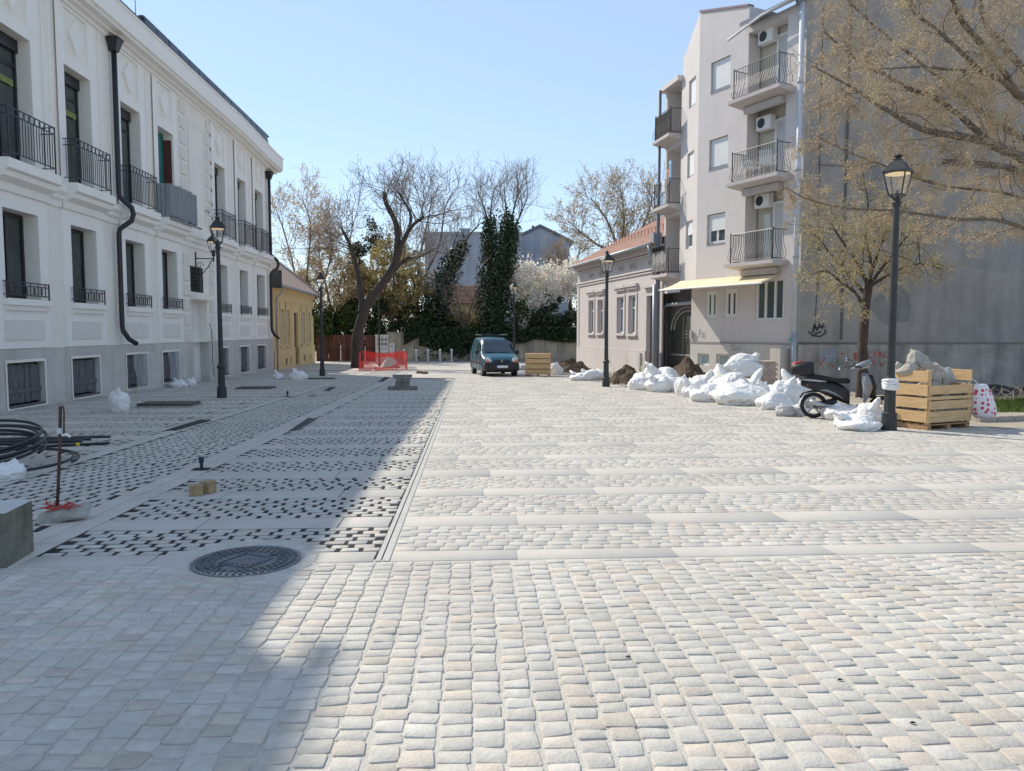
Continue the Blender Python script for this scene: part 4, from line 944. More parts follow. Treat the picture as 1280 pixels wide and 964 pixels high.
# wall lantern on its scrolled bracket
pw_ = LF((30.75, -.001, 4.40)); wl_ = thing('wall_lantern', 'small black lantern on a scrolled iron bracket fixed to the white building', 'wall lamp', pw_)
b = MB(); b.bx(0, .03, -.04, .04, -.75, .25).tube([(.03, 0, 0), (.70, 0, .0)], .02, 6)
b.tube([(.03, 0, -.55), (.12, 0, -.62), (.28, 0, -.56), (.5, 0, -.3), (.6, 0, -.1), (.66, 0, -.03)], .018, 6)
b.tube([(.17 + .13 * math.cos(a * .6) * (1 - a / 14), 0, -.28 + .16 * math.sin(a * .6) * (1 - a / 14)) for a in range(13)], .013, 5)
b.tube([(.70, 0, -.12), (.70, 0, .12)], .03, 8); b.build('bracket', DARKMET, wl_)
lo_ = bpy.data.objects.new('lantern', None); 
bpy.data.objects.remove(lo_)
m0 = len(bpy.data.objects)
lantern(wl_, .15, .98, 0)
for c in kids(wl_):
    if c.name.startswith('lantern_frame'): c.location = (.70, 0, 0)

# ------------------------------------------------------------------ plastic sacks
def bag_mesh(seed, squash=.62, tail=.5, crease=1.):
    bm = bmesh.new(); bmesh.ops.create_icosphere(bm, subdivisions=5, radius=1)
    r_ = random.Random(seed); td = Vector((r_.uniform(-.7, .7), r_.uniform(-.6, .6), 1.)).normalized(); o = Vector((seed * 7.3, seed * 3.1, seed * 1.7)); ta = td.orthogonal().normalized(); tb = td.cross(ta); td2 = Vector((r_.choice((-1, 1)), r_.uniform(-.5, .5), .15)).normalized()
    for v in bm.verts:
        p = v.co.normalized(); big = noise.noise(p * 1.25 + o); 
        rid = 1 - abs(noise.noise(p * 2.2 + o * 2)) * 2; rid2 = 1 - abs(noise.noise(Vector((p.x * 5, p.y * 5, p.z * 2.5)) + o)) * 2; fine = noise.noise(p * 11 + o); r3 = 1 - abs(noise.noise(p * 8.5 + o * 3)) * 2; r4 = 1 - abs(noise.noise(Vector((p.x * 16, p.y * 16, p.z * 9)) + o)) * 2
        r = 1 + .24 * big + crease * (.045 * rid + .06 * rid2 + .045 * r3 + .025 * r4 + .012 * fine)
        a = p.angle(td); ph = math.atan2(p.dot(tb), p.dot(ta))
        fold = 1 - 2 * abs(noise.noise(Vector((math.cos(ph) * 2.6, math.sin(ph) * 2.6, seed * 4. + a * .8))))
        r += .15 * fold * math.exp(-a / .75) - .16 * math.exp(-((a - .36) / .17) ** 2)
        r += tail * 1.5 * math.exp(-(a / .20) ** 2) * (.75 + .5 * fold)
        a2 = p.angle(td2); r += .20 * math.exp(-(a2 / .22) ** 2)
        q = p * r; q.x = math.copysign(abs(q.x) ** .85, q.x); q.y = math.copysign(abs(q.y) ** .85, q.y)
        q.z *= squash
        zb_ = -squash * .62
        if q.z < zb_: q.z = zb_ + (q.z - zb_) * .06; q.x *= 1.05; q.y *= 1.05
        v.co = q
    zmin = min(v.co.z for v in bm.verts); xs = [v.co.x for v in bm.verts]; ys = [v.co.y for v in bm.verts]; zs = [v.co.z for v in bm.verts]
    for v in bm.verts: v.co = Vector(((v.co.x - (min(xs) + max(xs)) / 2) / (max(xs) - min(xs)), (v.co.y - (min(ys) + max(ys)) / 2) / (max(ys) - min(ys)), (v.co.z - zmin) / (max(zs) - zmin)))
    me = bpy.data.meshes.new('plastic_sack'); bm.to_mesh(me); bm.free(); me.materials.append(BAGM); me.shade_smooth(); return me
BM_ = [bag_mesh(i + 1, (.62, .75, .55, .9, .6, .7, .65, .8)[i], (.55, .3, .7, .25, .1, .5, .35, .6)[i]) for i in range(8)]
def sack(px, py, wpx, hpx, v, label, group='white rubble sacks', rz=0., lift=0., dd=0., dpt=1., m_=None):
    p = G(px, py); dep = p.x * syw + p.y * cyw; p = gp(px, dep + dd); dep += dd
    o = bpy.data.objects.new('plastic_sack', BM_[v]); COL.objects.link(o); w_ = wpx / F * dep; h = hpx / F * dep * .88
    o.location = (p.x, p.y, p.z + lift - .012); o.scale = (w_, w_ * dpt, h); o.rotation_euler = (0, 0, rz)
    if m_: o.data = BM_[v].copy(); o.data.materials[0] = m_
    return tag(o, label, 'sack', group)
P2 = 'white sacks along the right edge of the square'
sack(724, 475.5, 26, 15, 0, 'low white sack at the left end of the short row by the mauve house', P2, .3)
sack(738, 475.5, 26, 17, 1, 'middle white sack of the short row by the mauve house', P2, 2.)
sack(751, 475, 24, 17, 4, 'white sack right behind the lamp post by the mauve house', P2, 1.)
sack(802, 487, 34, 25, 5, 'left front sack of the heap below the iron gate', P2, .5)
sack(824, 489.5, 36, 26, 1, 'middle front sack of the heap below the iron gate', P2, 3.)
sack(841, 489, 30, 24, 4, 'right front sack of the heap below the iron gate', P2, 1.3)
sack(806, 486, 34, 34, 2, 'sack at the back left of the heap below the iron gate', P2, 4., dd=1.2)
sack(829, 487, 46, 38, 0, 'largest sack on top of the heap below the iron gate', P2, .9, dd=1.1)
sack(856, 494, 24, 32, 3, 'narrow sack leaning left between the two big heaps', P2, .4)
sack(866, 496, 26, 26, 5, 'small pointed sack beside the narrow leaning one', P2, 2.2)
sack(884, 501.5, 46, 34, 0, 'bulging sack at the front of the main heap, left of the flat-sided one', P2, .2)
sack(901, 502, 34, 30, 6, 'sack squeezed behind the front bags of the main heap', P2, 1.2, dd=.4)
sack(881, 496, 36, 36, 7, 'rear left sack of the main heap', P2, 2.8, dd=1.4)
sack(899, 497, 40, 40, 1, 'upper middle sack of the main heap', P2, .7, dd=1.5)
sack(922, 505, 66, 36, 4, 'wide flat-sided sack at the very front of the main heap', P2, .0)
sack(915, 498, 44, 46, 5, 'tall crumpled sack just behind the flat-sided one', P2, 1.7, dd=1.0)
sack(938, 497, 40, 40, 2, 'sack leaning on the foil covered brick pallet', P2, 3.4, dd=1.0)
sack(952, 503, 28, 30, 6, 'small round sack in front of the brick pallet', P2, 2.6, dd=.3)
sack(964, 505, 34, 34, 7, 'sack between the brick pallet and the scooter heap', P2, 1., dd=.6)
sack(968, 511, 44, 32, 0, 'sack at the front left of the heap behind the scooter', P2, 5.)
sack(985, 510, 44, 46, 3, 'upright sack in the heap behind the scooter', P2, .8, dd=.5)
sack(998, 510, 44, 52, 5, 'topmost sack of the heap behind the scooter, under its box', P2, 2.1, dd=.9)
sack(984, 520, 26, 20, 4, 'small grey sack lying beside the rear wheel of the scooter', P2, 1.2, m_=BAGC)
sack(998, 519, 24, 28, 2, 'limp white sack touching the rear wheel of the scooter', P2, 2.2)
P3 = 'white sacks between the scooter and the near lamp'
sack(1056, 527, 52, 27, 4, 'square cornered sack in front of the scooter floor', P3, 2.9, dd=.4)
sack(1072, 536.5, 58, 29, 0, 'crumpled sack lying in front, left of the near lamp', P3, .6)
sack(1062, 530, 34, 24, 6, 'small creased sack under the square cornered one', P3, 1.6, dd=.1)
sack(1093, 532, 42, 42, 7, 'big full sack leaning on the near lamp post', P3, 2.4, dd=.25)
P4 = 'white sacks on the shaded pavement'
tall = sack(147.5, 514, 25, 37, 3, 'tall upright white sack standing on the shaded pavement', P4, 1.)
sack(222, 484, 22, 15, 0, 'left sack of the pair under the cellar windows', P4, .2)
sack(237, 482.5, 15, 14, 6, 'right sack of the pair under the cellar windows', P4, 2.)
sack(348, 474, 15, 15, 2, 'white sack by the corner of the white building', P4, .8)
sack(373, 474.5, 24, 17, 5, 'white sack left of the lamp by the ochre house', P4, 1.8)
sack(4, 599, 40, 30, 4, 'pale sack inside the coil of black pipe', P4, .4)
sack(693.5, 468.5, 20, 18, 1, 'white sack just right of the pine crate near the van', P2, .4)
sack(652, 462, 12, 8, 6, 'pale blue grey sack between the van and the pine crate', P2, .9, m_=BAGC)

# ------------------------------------------------------------------ heaps of soil
def heap(name, px, py, wpx, hpx, label, mm, dd=0., dep_m=1.0, seed=1, cat='soil heap', flat=False):
    p = G(px, py); dep = p.x * syw + p.y * cyw + dd; p = gp(px, dep); w_ = wpx / F * dep; h = hpx / F * dep
    vs = []; fs = []; nr, na = 34, 90
    for i in range(nr + 1):
        t = i / nr
        for j in range(na):
            a = 2 * math.pi * j / na; k = 1 + .22 * noise.noise((math.cos(a) * 1.3, math.sin(a) * 1.3, seed * 5.))
            x, y = t * k * math.cos(a) * w_ / 2, t * k * math.sin(a) * dep_m / 2 * 1.2
            z = h * .92 * (1 - t ** 2.1) * (1 + .55 * noise.noise((x * 2.2, y * 2.2, seed))) + .09 * (1 - t) * noise.noise((x * 7, y * 7, seed)) + .07 * noise.noise((x * 12, y * 12, seed)) * (1 - t * .5) + .05 * abs(noise.noise((x * 26, y * 26, seed)))
            if i == nr: z = -.08
            vs.append((x, y, max(z, -.08)))
    for i in range(nr):
        for j in range(na): fs.append((i * na + j, (i + 1) * na + j, (i + 1) * na + (j + 1) % na, i * na + (j + 1) % na))
    fs.append(tuple(range(na)))
    return tag(MB().add(vs, fs).build(name, mm, smooth=False, loc=p), label, cat, 'heaps of dug earth')
heap('soil_heap', 861, 487, 62, 31, 'brown soil heap in front of the iron gate', SOIL, dd=2.0, dep_m=1.8, seed=2)
heap('soil_heap', 782, 481, 48, 20, 'low dark soil heap right of the lamp by the mauve house', SOIL, dd=.8, dep_m=1.6, seed=3)
heap('soil_heap', 712, 466.5, 60, 14, 'long dark soil heap at the far corner of the mauve house', SOIL, dd=2.0, dep_m=3., seed=4)
SANDP = mat('pale_sand', (.5, .45, .38), 1., .15, 6, .6, 30)
heap('sand_heap', 487, 460.5, 26, 11, 'pale sand heap inside the red netting', SANDP, dd=1.2, dep_m=1.2, seed=6, cat='sand heap')

# ------------------------------------------------------------------ wooden crates
def plank_crate(name, label, p, rz, lx, ly, rows_front, rows_side, zt_front, zt_side, posts=True):
    """x along the front, y along the side; origin at the near corner"""
    t = thing(name, label, 'crate', p, rz, 'pine crates on the square'); r_ = random.Random(len(label))
    b = .14
    for y in (0, ly - .1): 
        m = MB().bx(0, lx, y, y + .1, .09, .115)
    m = MB()
    for x in (0, lx / 2 - .05, lx - .1): m.bx(x, x + .1, 0, ly, .0, .075)
    for i in range(5): y = i * (ly - .14) / 4; m.bx(.002, lx - .002, y, y + .13, .077, .1)
    m.build('pallet_base', mat('old_pallet_wood', (.36, .22, .12), .85, .25, 4, .2, 30), t)
    for (z0, z1) in rows_front:
        for y in (-.024, ly): 
            MB().bx(-.02 + r_.uniform(0, .012), lx + .02 - r_.uniform(0, .012), y, y + .022, z0, z1).build('board', WOODC, t, bevel=.004) if y < 0 else None
    for (z0, z1) in rows_side:
        MB().bx(-.025, -.003, .0 + r_.uniform(0, .01), ly, z0, z1).build('board', WOODC, t, bevel=.004)
        MB().bx(lx + .003, lx + .025, .0, ly, z0, z1).build('board', WOODC, t, bevel=.004)
        MB().bx(-.02, lx + .02, ly + .002, ly + .024, z0, z1).build('board', WOODC, t, bevel=.004)
    for x, y, zt in ((.0, .0, zt_side if zt_side < zt_front + .5 else zt_front), (lx - .07, .0, zt_front), (.0, ly - .07, zt_side), (lx - .07, ly - .07, zt_side)):
        MB().bx(x + .001, x + .07, y + .001, y + .07, .1, zt).build('post', WOODC, t, bevel=.004)
    return t
pc = G(1159, 538); pr_ = G(1224, 533.5); rz = math.atan2(pr_.y - pc.y, pr_.x - pc.x)
K = 1.0
crate1 = plank_crate('wooden_crate', 'big slatted pine crate full of broken concrete beside the near lamp', pc, rz, 1.13, .82, [(.13, .33), (.37, .52), (.54, .60), (.64, .80)], [(.13, .33), (.38, .57), (.61, .81), (.86, 1.06)], .82, 1.08)
fill = MB()
r_ = random.Random(11)
def chunk(name, label, c, size, seed, rotv, mm=CONC2, parent=None):
    bm = bmesh.new(); r_ = random.Random(seed)
    for i in range(15):
        v = Vector((r_.uniform(-1, 1), r_.uniform(-1, 1), r_.uniform(-1, 1))); v = v / max(abs(v.x), abs(v.y), abs(v.z)) * r_.uniform(.72, 1.)
        bm.verts.new(Vector((v.x * size[0], v.y * size[1], v.z * size[2])))
    bmesh.ops.convex_hull(bm, input=bm.verts); 
    bmesh.ops.delete(bm, geom=[v for v in bm.verts if not v.link_faces], context='VERTS')
    bmesh.ops.triangulate(bm, faces=bm.faces); bmesh.ops.subdivide_edges(bm, edges=bm.edges, cuts=3, use_grid_fill=True)
    for v in bm.verts: v.co += v.co.normalized() * (noise.noise(v.co * 9 + Vector((seed, 0, 0))) * .035 + noise.noise(v.co * 22) * .018)
    me = bpy.data.meshes.new(name); bm.to_mesh(me); bm.free(); me.materials.append(mm)
    o = bpy.data.objects.new(name, me); COL.objects.link(o); o.location = c; o.rotation_euler = rotv
    if parent: o.parent = parent
    elif label: tag(o, label, 'rubble', 'broken concrete in the pine crate')
    return o
def cl(x, y, z): return pc + Vector((x * math.cos(rz) - y * math.sin(rz), x * math.sin(rz) + y * math.cos(rz), z))
chunk('concrete_chunk', 'largest smooth slab of broken concrete tilted on top of the crate', cl(.42, .3, 1.06), (.40, .2, .17), 3, (.5, .62, rz + .1))
chunk('concrete_chunk', 'upright concrete lump at the top of the rubble', cl(.3, .5, 1.2), (.23, .18, .2), 4, (.2, .3, .4))
chunk('concrete_chunk', 'long flat concrete slab sloping down to the right on the rubble', cl(.68, .5, 1.1), (.36, .22, .06), 5, (.1, .42, rz))
chunk('concrete_chunk', 'concrete lump at the right end of the crate', cl(.86, .35, .9), (.19, .18, .17), 6, (.7, .2, .3))
chunk('concrete_chunk', 'concrete lump behind the right end of the crate', cl(.98, .58, .95), (.17, .16, .17), 8, (.1, .5, .9))
chunk('concrete_chunk', 'concrete lump at the left end of the crate above the boards', cl(.12, .5, 1.1), (.2, .17, .17), 9, (.3, .1, .5))
chunk('concrete_chunk', 'small pale concrete lump at the far left of the crate', cl(.06, .7, 1.1), (.11, .1, .09), 10, (.3, .7, .1))
for i in range(9):
    chunk('concrete_chunk', 'grey concrete fragment packed between the crate boards', cl(.14 + (i % 5) * .21, .16 + (i // 5) * .4, .62 + (i % 2) * .06 + (.08 if i > 4 else 0)), (.13, .13, .12), 20 + i, (i, i * .7, i * 1.3))
for i in range(8):
    chunk('concrete_chunk', 'grey concrete fragment packed between the crate boards', cl(.16 + (i % 4) * .26, .2 + (i // 4) * .4, .3 + (i % 2) * .05), (.16, .18, .15), 40 + i, (i * .5, i, i * 1.3))
pk_ = G(657, 470.5)
crate2 = plank_crate('wooden_crate', 'closed pine crate standing alone right of the green van', pk_, -.1, 1.12, .9, [(.1, .31), (.345, .55), (.585, .79), (.825, 1.03)], [(.1, .31), (.345, .55), (.585, .79), (.825, 1.03)], 1.03, 1.03)
MB().bx(.0, 1.1, .02, .88, 1.0, 1.02).build('lid', WOODC, crate2)
# spotted bag hanging on the crate
DOT = bpy.data.materials.new('white_cloth_red_dots'); DOT.use_nodes = True
N_ = DOT.node_tree.nodes; Lk_ = DOT.node_tree.links; vb = N_.new('ShaderNodeTexVoronoi'); vb.inputs['Scale'].default_value = 12; vb.inputs['Randomness'].default_value = .55; tcn = N_.new('ShaderNodeTexCoord'); Lk_.new(tcn.outputs['Object'], vb.inputs['Vector'])
cr = N_.new('ShaderNodeValToRGB'); cr.color_ramp.interpolation = 'CONSTANT'; cr.color_ramp.elements[0].color = (.55, .05, .09, 1); cr.color_ramp.elements[1].position = .36; cr.color_ramp.elements[1].color = (.72, .68, .70, 1); Lk_.new(vb.outputs['Distance'], cr.inputs[0]); Lk_.new(cr.outputs[0], N_['Principled BSDF'].inputs['Base Color']); N_['Principled BSDF'].inputs['Roughness'].default_value = .7
bgp = cl(1.19, -.0, 0)
m = MB(); vs = []; n = 18
for i, (w_, d_, z) in enumerate(((.11, .03, .80), (.13, .05, .76), (.16, .09, .66), (.19, .12, .52), (.22, .14, .36), (.22, .14, .24), (.18, .1, .17))):
    for j in range(n): a = 2 * math.pi * j / n; k = 1 + .06 * math.sin(a * 5 + i * 1.3); vs.append((w_ * k * math.cos(a) + .12 + (.8 - z) * .18, d_ * k * math.sin(a), z))
m.add(vs, [(i * n + j, i * n + (j + 1) % n, (i + 1) * n + (j + 1) % n, (i + 1) * n + j) for i in range(6) for j in range(n)] + [tuple(range(6 * n, 7 * n)), tuple(reversed(range(n)))])
sb = m.build('shopping_bag', DOT, smooth=True, loc=bgp); sb.rotation_euler = (0, 0, rz - .5); tag(sb, 'white bag with red dots hanging on the rubble crate', 'bag')
MB().tube([(.08, 0, .8), (-.02, .02, .9), (-.06, .03, .82)], .008, 5).build('handle', WPVC, sb)

# foil covered pallet of bricks
pb = gp(941, 24.2); tb = thing('brick_pallet', 'pallet of pale bricks partly under white foil behind the main heap of sacks', 'bricks', pb, -.25)
br = MB(); r_ = random.Random(2)
for k in range(11):
    for i in range(5):
        for j in range(2): br.obx((-.5 + i * .255 + (.06 if k % 2 else 0), -.2 + j * .42, .2 + k * .075), (.245, .40 if k % 2 else .41, .068), rot('Z', r_.uniform(-.02, .02)))
br.build('brick_stack', BRICKM, tb); MB().bx(-.7, .75, -.45, .5, 0, .14).build('pallet', WOOD, tb)
fo = bpy.data.objects.new('foil_cover', BM_[1].copy()); COL.objects.link(fo); fo.parent = tb; fo.location = (-.25, 0, .5); fo.scale = (1.3, 1.1, .75)

# ------------------------------------------------------------------ green van
van_p = G(617, 468.5)
vt = thing('parked_van', 'dark teal delivery van with roof bars parked facing the camera', 'van', van_p, math.atan2(-1, 0) + .16)
st = [  # x forward, half width, bottom, belt z, top z, top half width
    (1.99, .60, .42, .62, .66, .56), (1.96, .70, .30, .70, .78, .64), (1.86, .79, .26, .78, .88, .68), (1.60, .82, .26, .88, .97, .70), (1.05, .83, .26, 1.02, 1.08, .70),
    (.72, .83, .26, 1.06, 1.36, .665), (.40, .83, .26, 1.07, 1.62, .635), (.18, .83, .26, 1.07, 1.72, .62), (-.25, .83, .26, 1.07, 1.77, .62), (-1.2, .83, .26, 1.07, 1.79, .62), (-1.85, .82, .28, 1.06, 1.76, .61), (-1.97, .78, .36, 1.02, 1.66, .58), (-2.0, .74, .42, 1.0, 1.5, .56)]
vs = []; n = 15
for x, hw, b, be, tp, tw in st:
    ri = [(-hw + .06, b), (-hw, b + .06), (-hw - .0, (b + be) / 2), (-hw + .01, be), (-(hw * .35 + tw * .65), be + (tp - be) * .62), (-tw - .03, tp - .10 * min(1, (tp - be) * 3 + .3)), (-tw * .86, tp - .015), (0, tp + .012)]
    ri = ri + [(-a, z) for a, z in reversed(ri[:-1])]
    vs += [(x, a, z) for a, z in ri]
fs = [(i * n + j, i * n + j + 1, (i + 1) * n + j + 1, (i + 1) * n + j) for i in range(len(st) - 1) for j in range(n - 1)]
fs += [(i * n + n - 1, i * n, (i + 1) * n, (i + 1) * n + n - 1) for i in range(len(st) - 1)] + [tuple(range(n)), tuple(reversed(range((len(st) - 1) * n, len(st) * n)))]
MB().add(vs, fs).build('body', TEAL, vt, smooth=True, bevel=.02, seg=2)
ws = MB(); ws.add([(1.075, -.66, 1.10), (1.10, 0, 1.10), (1.075, .66, 1.10), (.42, .585, 1.625), (.44, 0, 1.65), (.42, -.585, 1.625)], [(0, 1, 4, 5), (1, 2, 3, 4)])
wso = ws.build('windscreen', mat('windscreen_glass', (.03, .05, .07), .05, .4, 2, spec=.8), vt); sm = wso.modifiers.new('t', 'SOLIDIFY'); sm.thickness = .02; sm.offset = 1
MB().tube([(1.09, -.5, 1.1), (1.0, -.05, 1.17)], .012, 5).tube([(1.09, .1, 1.1), (1.02, .5, 1.16)], .012, 5).build('wiper', BLKPL, vt)
MB().extr([(2.04, .28), (2.07, .36), (2.07, .60), (2.0, .66), (1.9, .66), (1.9, .28)], -.62, .62, lambda u, a, b: (a, u, b)).extr([(1.99, .28), (2.02, .36), (2.02, .58), (1.95, .64), (1.5, .62), (1.5, .28)], -.80, -.62, lambda u, a, b: (a, u, b)).extr([(1.99, .28), (2.02, .36), (2.02, .58), (1.95, .64), (1.5, .62), (1.5, .28)], .62, .80, lambda u, a, b: (a, u, b)).build('front_bumper', BLKPL, vt, bevel=.02)
MB().obx((1.99, 0, .72), (.06, .72, .07), rot('Y', -.5)).build('grille', BLKPL, vt)
em = MB(); em.add([(2.035, 0, .66), (2.035, .045, .735), (2.035, 0, .81), (2.035, -.045, .735), (2.035, 0, .69), (2.035, .022, .735), (2.035, 0, .78), (2.035, -.022, .735)], [(0, 1, 5, 4), (1, 2, 6, 5), (2, 3, 7, 6), (3, 0, 4, 7)]); eo = em.build('emblem', ALU, vt); eo.modifiers.new('t', 'SOLIDIFY').thickness = .015
pl = MB().bx(2.072, 2.082, -.26, .26, .42, .53).build('number_plate', mat('plate_white', (.7, .71, .72), .5, .03, 3), vt); MB().bx(2.0825, 2.085, -.26 , -.215, .42, .53).build('plate_band', mat('plate_blue', (.05, .12, .5), .5, .03, 3), pl)
for s in (-1, 1):
    h = MB(); pts = [(1.995, s * .46, .70), (1.99, s * .58, .66), (1.90, s * .74, .70), (1.80, s * .775, .85), (1.86, s * .62, .90), (1.93, s * .50, .84)]
    h.add([(x + .03, y + s * .015, z + .01) for x, y, z in pts] + [(x - .05, y, z) for x, y, z in pts], [tuple(range(6))] + [(j, (j + 1) % 6, 6 + (j + 1) % 6, 6 + j) for j in range(6)]); ho = h.build('headlight', mat('headlight_glass', (.62, .64, .66), .1, .1, 8, spec=.8), vt, bevel=.012)
    MB().add([(2.028, s * .50, .685), (2.024, s * .60, .665), (1.945, s * .75, .70), (1.95, s * .74, .75), (2.01, s * .58, .735)], [(0, 1, 2, 3, 4)]).build('indicator', ORANGE, ho).modifiers.new('t', 'SOLIDIFY').thickness = .02
    mi = MB().obx((.92, s * .95, 1.10), (.12, .18, .18)).build('wing_mirror', BLKPL, vt, bevel=.03, seg=2)
    sw = MB(); y = s * .80; sw.add([(.93, s * .825, 1.10), (.42, s * .775, 1.50), (.05, s * .74, 1.60), (-.02, s * .815, 1.10)], [(0, 1, 2, 3)]); so_ = sw.build('side_window', GLASSD, vt); so_.modifiers.new('t', 'SOLIDIFY').thickness = .04
    MB().bx(-1.6, 1.1, s * .825 - .02, s * .825 + .02, .56, .66).build('side_moulding', BLKPL, vt, bevel=.01)
    dl = MB(); dl.tube([(.0, s * .835, .4), (-.04, s * .84, 1.0), (-.03, s * .76, 1.62)], .008, 4).tube([(1.0, s * .835, .4), (.98, s * .84, 1.02)], .008, 4).tube([(-.95, s * .835, .42), (-.95, s * .84, 1.05), (-.95, s * .70, 1.7)], .008, 4).build('door_gap', BLKPL, vt)
    MB().bx(.08, .22, s * .84 - .02, s * .84 + .02, .88, .93).build('door_handle', BLKPL, vt)
    for x in (1.28, -1.32):
        wv = MB(); c = (x, s * .72, .30)
        pr = [(.13, -.10), (.29, -.10), (.31, -.06), (.31, .06), (.29, .10), (.13, .10)]
        k = 24; vv = [(c[0] + r * math.cos(2 * math.pi * j / k), c[1] + d, c[2] + r * math.sin(2 * math.pi * j / k)) for r, d in pr for j in range(k)]
        wo = wv.add(vv, [(i * k + j, i * k + (j + 1) % k, (i + 1) * k + (j + 1) % k, (i + 1) * k + j) for i in range(5) for j in range(k)]).build('wheel', RUBBER, vt)
        hb = MB(); vv = [(c[0] + r * math.cos(2 * math.pi * j / k), c[1] + s * d, c[2] + r * math.sin(2 * math.pi * j / k)) for r, d in ((.21, .085), (.2, .105), (.06, .09), (.001, .09)) for j in range(k)]
        hb.add(vv, [(i * k + j, i * k + (j + 1) % k, (i + 1) * k + (j + 1) % k, (i + 1) * k + j) for i in range(3) for j in range(k)]).build('rim', ALU, wo)
        ar = MB(); vv = [(c[0] + r * math.cos(math.pi * j / 16), s * (.80 + .035), c[2] + r * math.sin(math.pi * j / 16)) for r in (.31, .39) for j in range(17)]
        ao = ar.add(vv, [(j, j + 1, 18 + j, 17 + j) for j in range(16)]).build('wheel_arch', BLKPL, vt); ao.modifiers.new('t', 'SOLIDIFY').thickness = .04
for x in (.05, -1.2):
    MB().tube([(x, -.66, 1.68), (x, -.64, 1.88), (x, .64, 1.88), (x, .66, 1.68)], .018, 6).build('roof_bar', DARKMET, vt)
MB().tube([(.3, -.62, 1.89), (-1.5, -.62, 1.89)], .022, 6).tube([(.3, .62, 1.89), (-1.5, .62, 1.89)], .022, 6).build('roof_rail', DARKMET, vt)
MB().bx(-1.6, 1.7, -.6, .6, .2, .4).build('underbody', BLKPL, vt)

# ------------------------------------------------------------------ scooter
sp_ = G(1016.5, 522.5); sf = gp(1092, 15.5); srz = math.atan2(sf.y - sp_.y, sf.x - sp_.x)
sc = thing('parked_scooter', 'black and grey motor scooter with top box parked among the white sacks', 'scooter', sp_, srz)
def wheel(x, r, parent):
    k = 28; prof = [(r - .075, -.035), (r - .02, -.05), (r, -.02), (r, .02), (r - .02, .05), (r - .075, .035)]
    vv = [(x + a * math.cos(2 * math.pi * j / k), d, r + a * math.sin(2 * math.pi * j / k)) for a, d in prof for j in range(k)]
    t = MB().add(vv, [(i * k + j, i * k + (j + 1) % k, (i + 1) % 6 * k + (j + 1) % k, (i + 1) % 6 * k + j) for i in range(6) for j in range(k)]).build('wheel', RUBBER, parent, smooth=True)
    m = MB(); ri = [(r - .075, -.03), (r - .095, -.03), (r - .095, .03), (r - .075, .03)]
    vv = [(x + a * math.cos(2 * math.pi * j / k), d, r + a * math.sin(2 * math.pi * j / k)) for a, d in ri for j in range(k)]
    m.add(vv, [(i * k + j, i * k + (j + 1) % k, (i + 1) % 4 * k + (j + 1) % k, (i + 1) % 4 * k + j) for i in range(4) for j in range(k)])
    for j in range(5): a = 2 * math.pi * j / 5 + .3; m.tube([(x, 0, r), (x + (r - .09) * math.cos(a), 0, r + (r - .09) * math.sin(a))], [.03, .022], 6)
    m.tube([(x, -.06, r), (x, .06, r)], .04, 10); m.build('rim', ALU, t)
wheel(0, .265, sc); wheel(1.27, .25, sc)
def loft(secs, n=12):
    m = MB(); vs = []
    for (x, z, hw, hh, tilt) in secs:
        for j in range(n):
            a = 2 * math.pi * j / n; dy = hw * math.copysign(abs(math.cos(a)) ** .7, math.cos(a)); dz = hh * math.copysign(abs(math.sin(a)) ** .7, math.sin(a)); vs.append((x - dz * math.sin(tilt), dy, z + dz * math.cos(tilt)))
    k = len(secs); m.add(vs, [(i * n + j, i * n + (j + 1) % n, (i + 1) * n + (j + 1) % n, (i + 1) * n + j) for i in range(k - 1) for j in range(n)] + [tuple(reversed(range(n))), tuple(range((k - 1) * n, k * n))]); return m
loft([(-.26, .72, .08, .05, 0), (-.1, .70, .13, .09, 0), (.12, .66, .16, .13, 0), (.35, .60, .17, .17, 0), (.55, .52, .16, .18, 0), (.68, .44, .14, .14, 0)]).build('rear_body', BLKPL, sc, smooth=True)
loft([(-.3, .80, .05, .03, 0), (-.15, .80, .12, .035, 0), (.1, .78, .15, .035, 0), (.24, .77, .13, .02, 0)]).build('tail_panel', ALU, sc, smooth=True)
loft([(-.2, .88, .08, .03, 0), (-.02, .87, .13, .05, 0), (.22, .83, .15, .05, 0), (.45, .79, .15, .055, 0), (.62, .79, .12, .06, 0), (.68, .78, .07, .04, 0)]).build('seat', mat('black_vinyl', (.012, .012, .013), .6, .1, 8), sc, smooth=True)
tb_ = loft([(-.47, 1.0, .10, .07, 0), (-.43, 1.01, .18, .12, 0), (-.25, 1.02, .21, .15, 0), (-.06, 1.03, .20, .15, 0), (-.01, 1.03, .15, .12, 0)]).build('top_box', BLKPL, sc, smooth=True); loft([(-.45, 1.10, .12, .03, .3), (-.36, 1.135, .14, .03, .2), (-.24, 1.165, .12, .015, 0)]).build('reflector', REDPL, tb_, smooth=True)
MB().bx(-.3, .02, -.1, .1, .86, .885).build('rack', BLKPL, sc)
loft([(.12, .60, .165, .02, 0), (.25, .59, .18, .05, .2), (.42, .52, .185, .05, .4), (.56, .43, .17, .03, .5)]).build('side_stripe', GREYPAINT, sc, smooth=True)
loft([(.5, .26, .15, .05, 0), (.8, .24, .18, .04, 0), (.98, .27, .18, .05, 0)]).build('footboard', BLKPL, sc, smooth=True)
loft([(.96, .32, .15, .07, -.2), (1.0, .5, .2, .08, -1.2), (1.02, .66, .22, .10, -1.35), (.98, .82, .2, .09, -1.4), (.95, .95, .12, .06, -1.5)]).build('leg_shield', GREYPAINT, sc, smooth=True)
loft([(1.10, .46, .13, .05, -1.3), (1.12, .7, .17, .06, -1.35), (1.05, .92, .12, .05, -1.5)]).build('front_apron', BLKPL, sc, smooth=True)
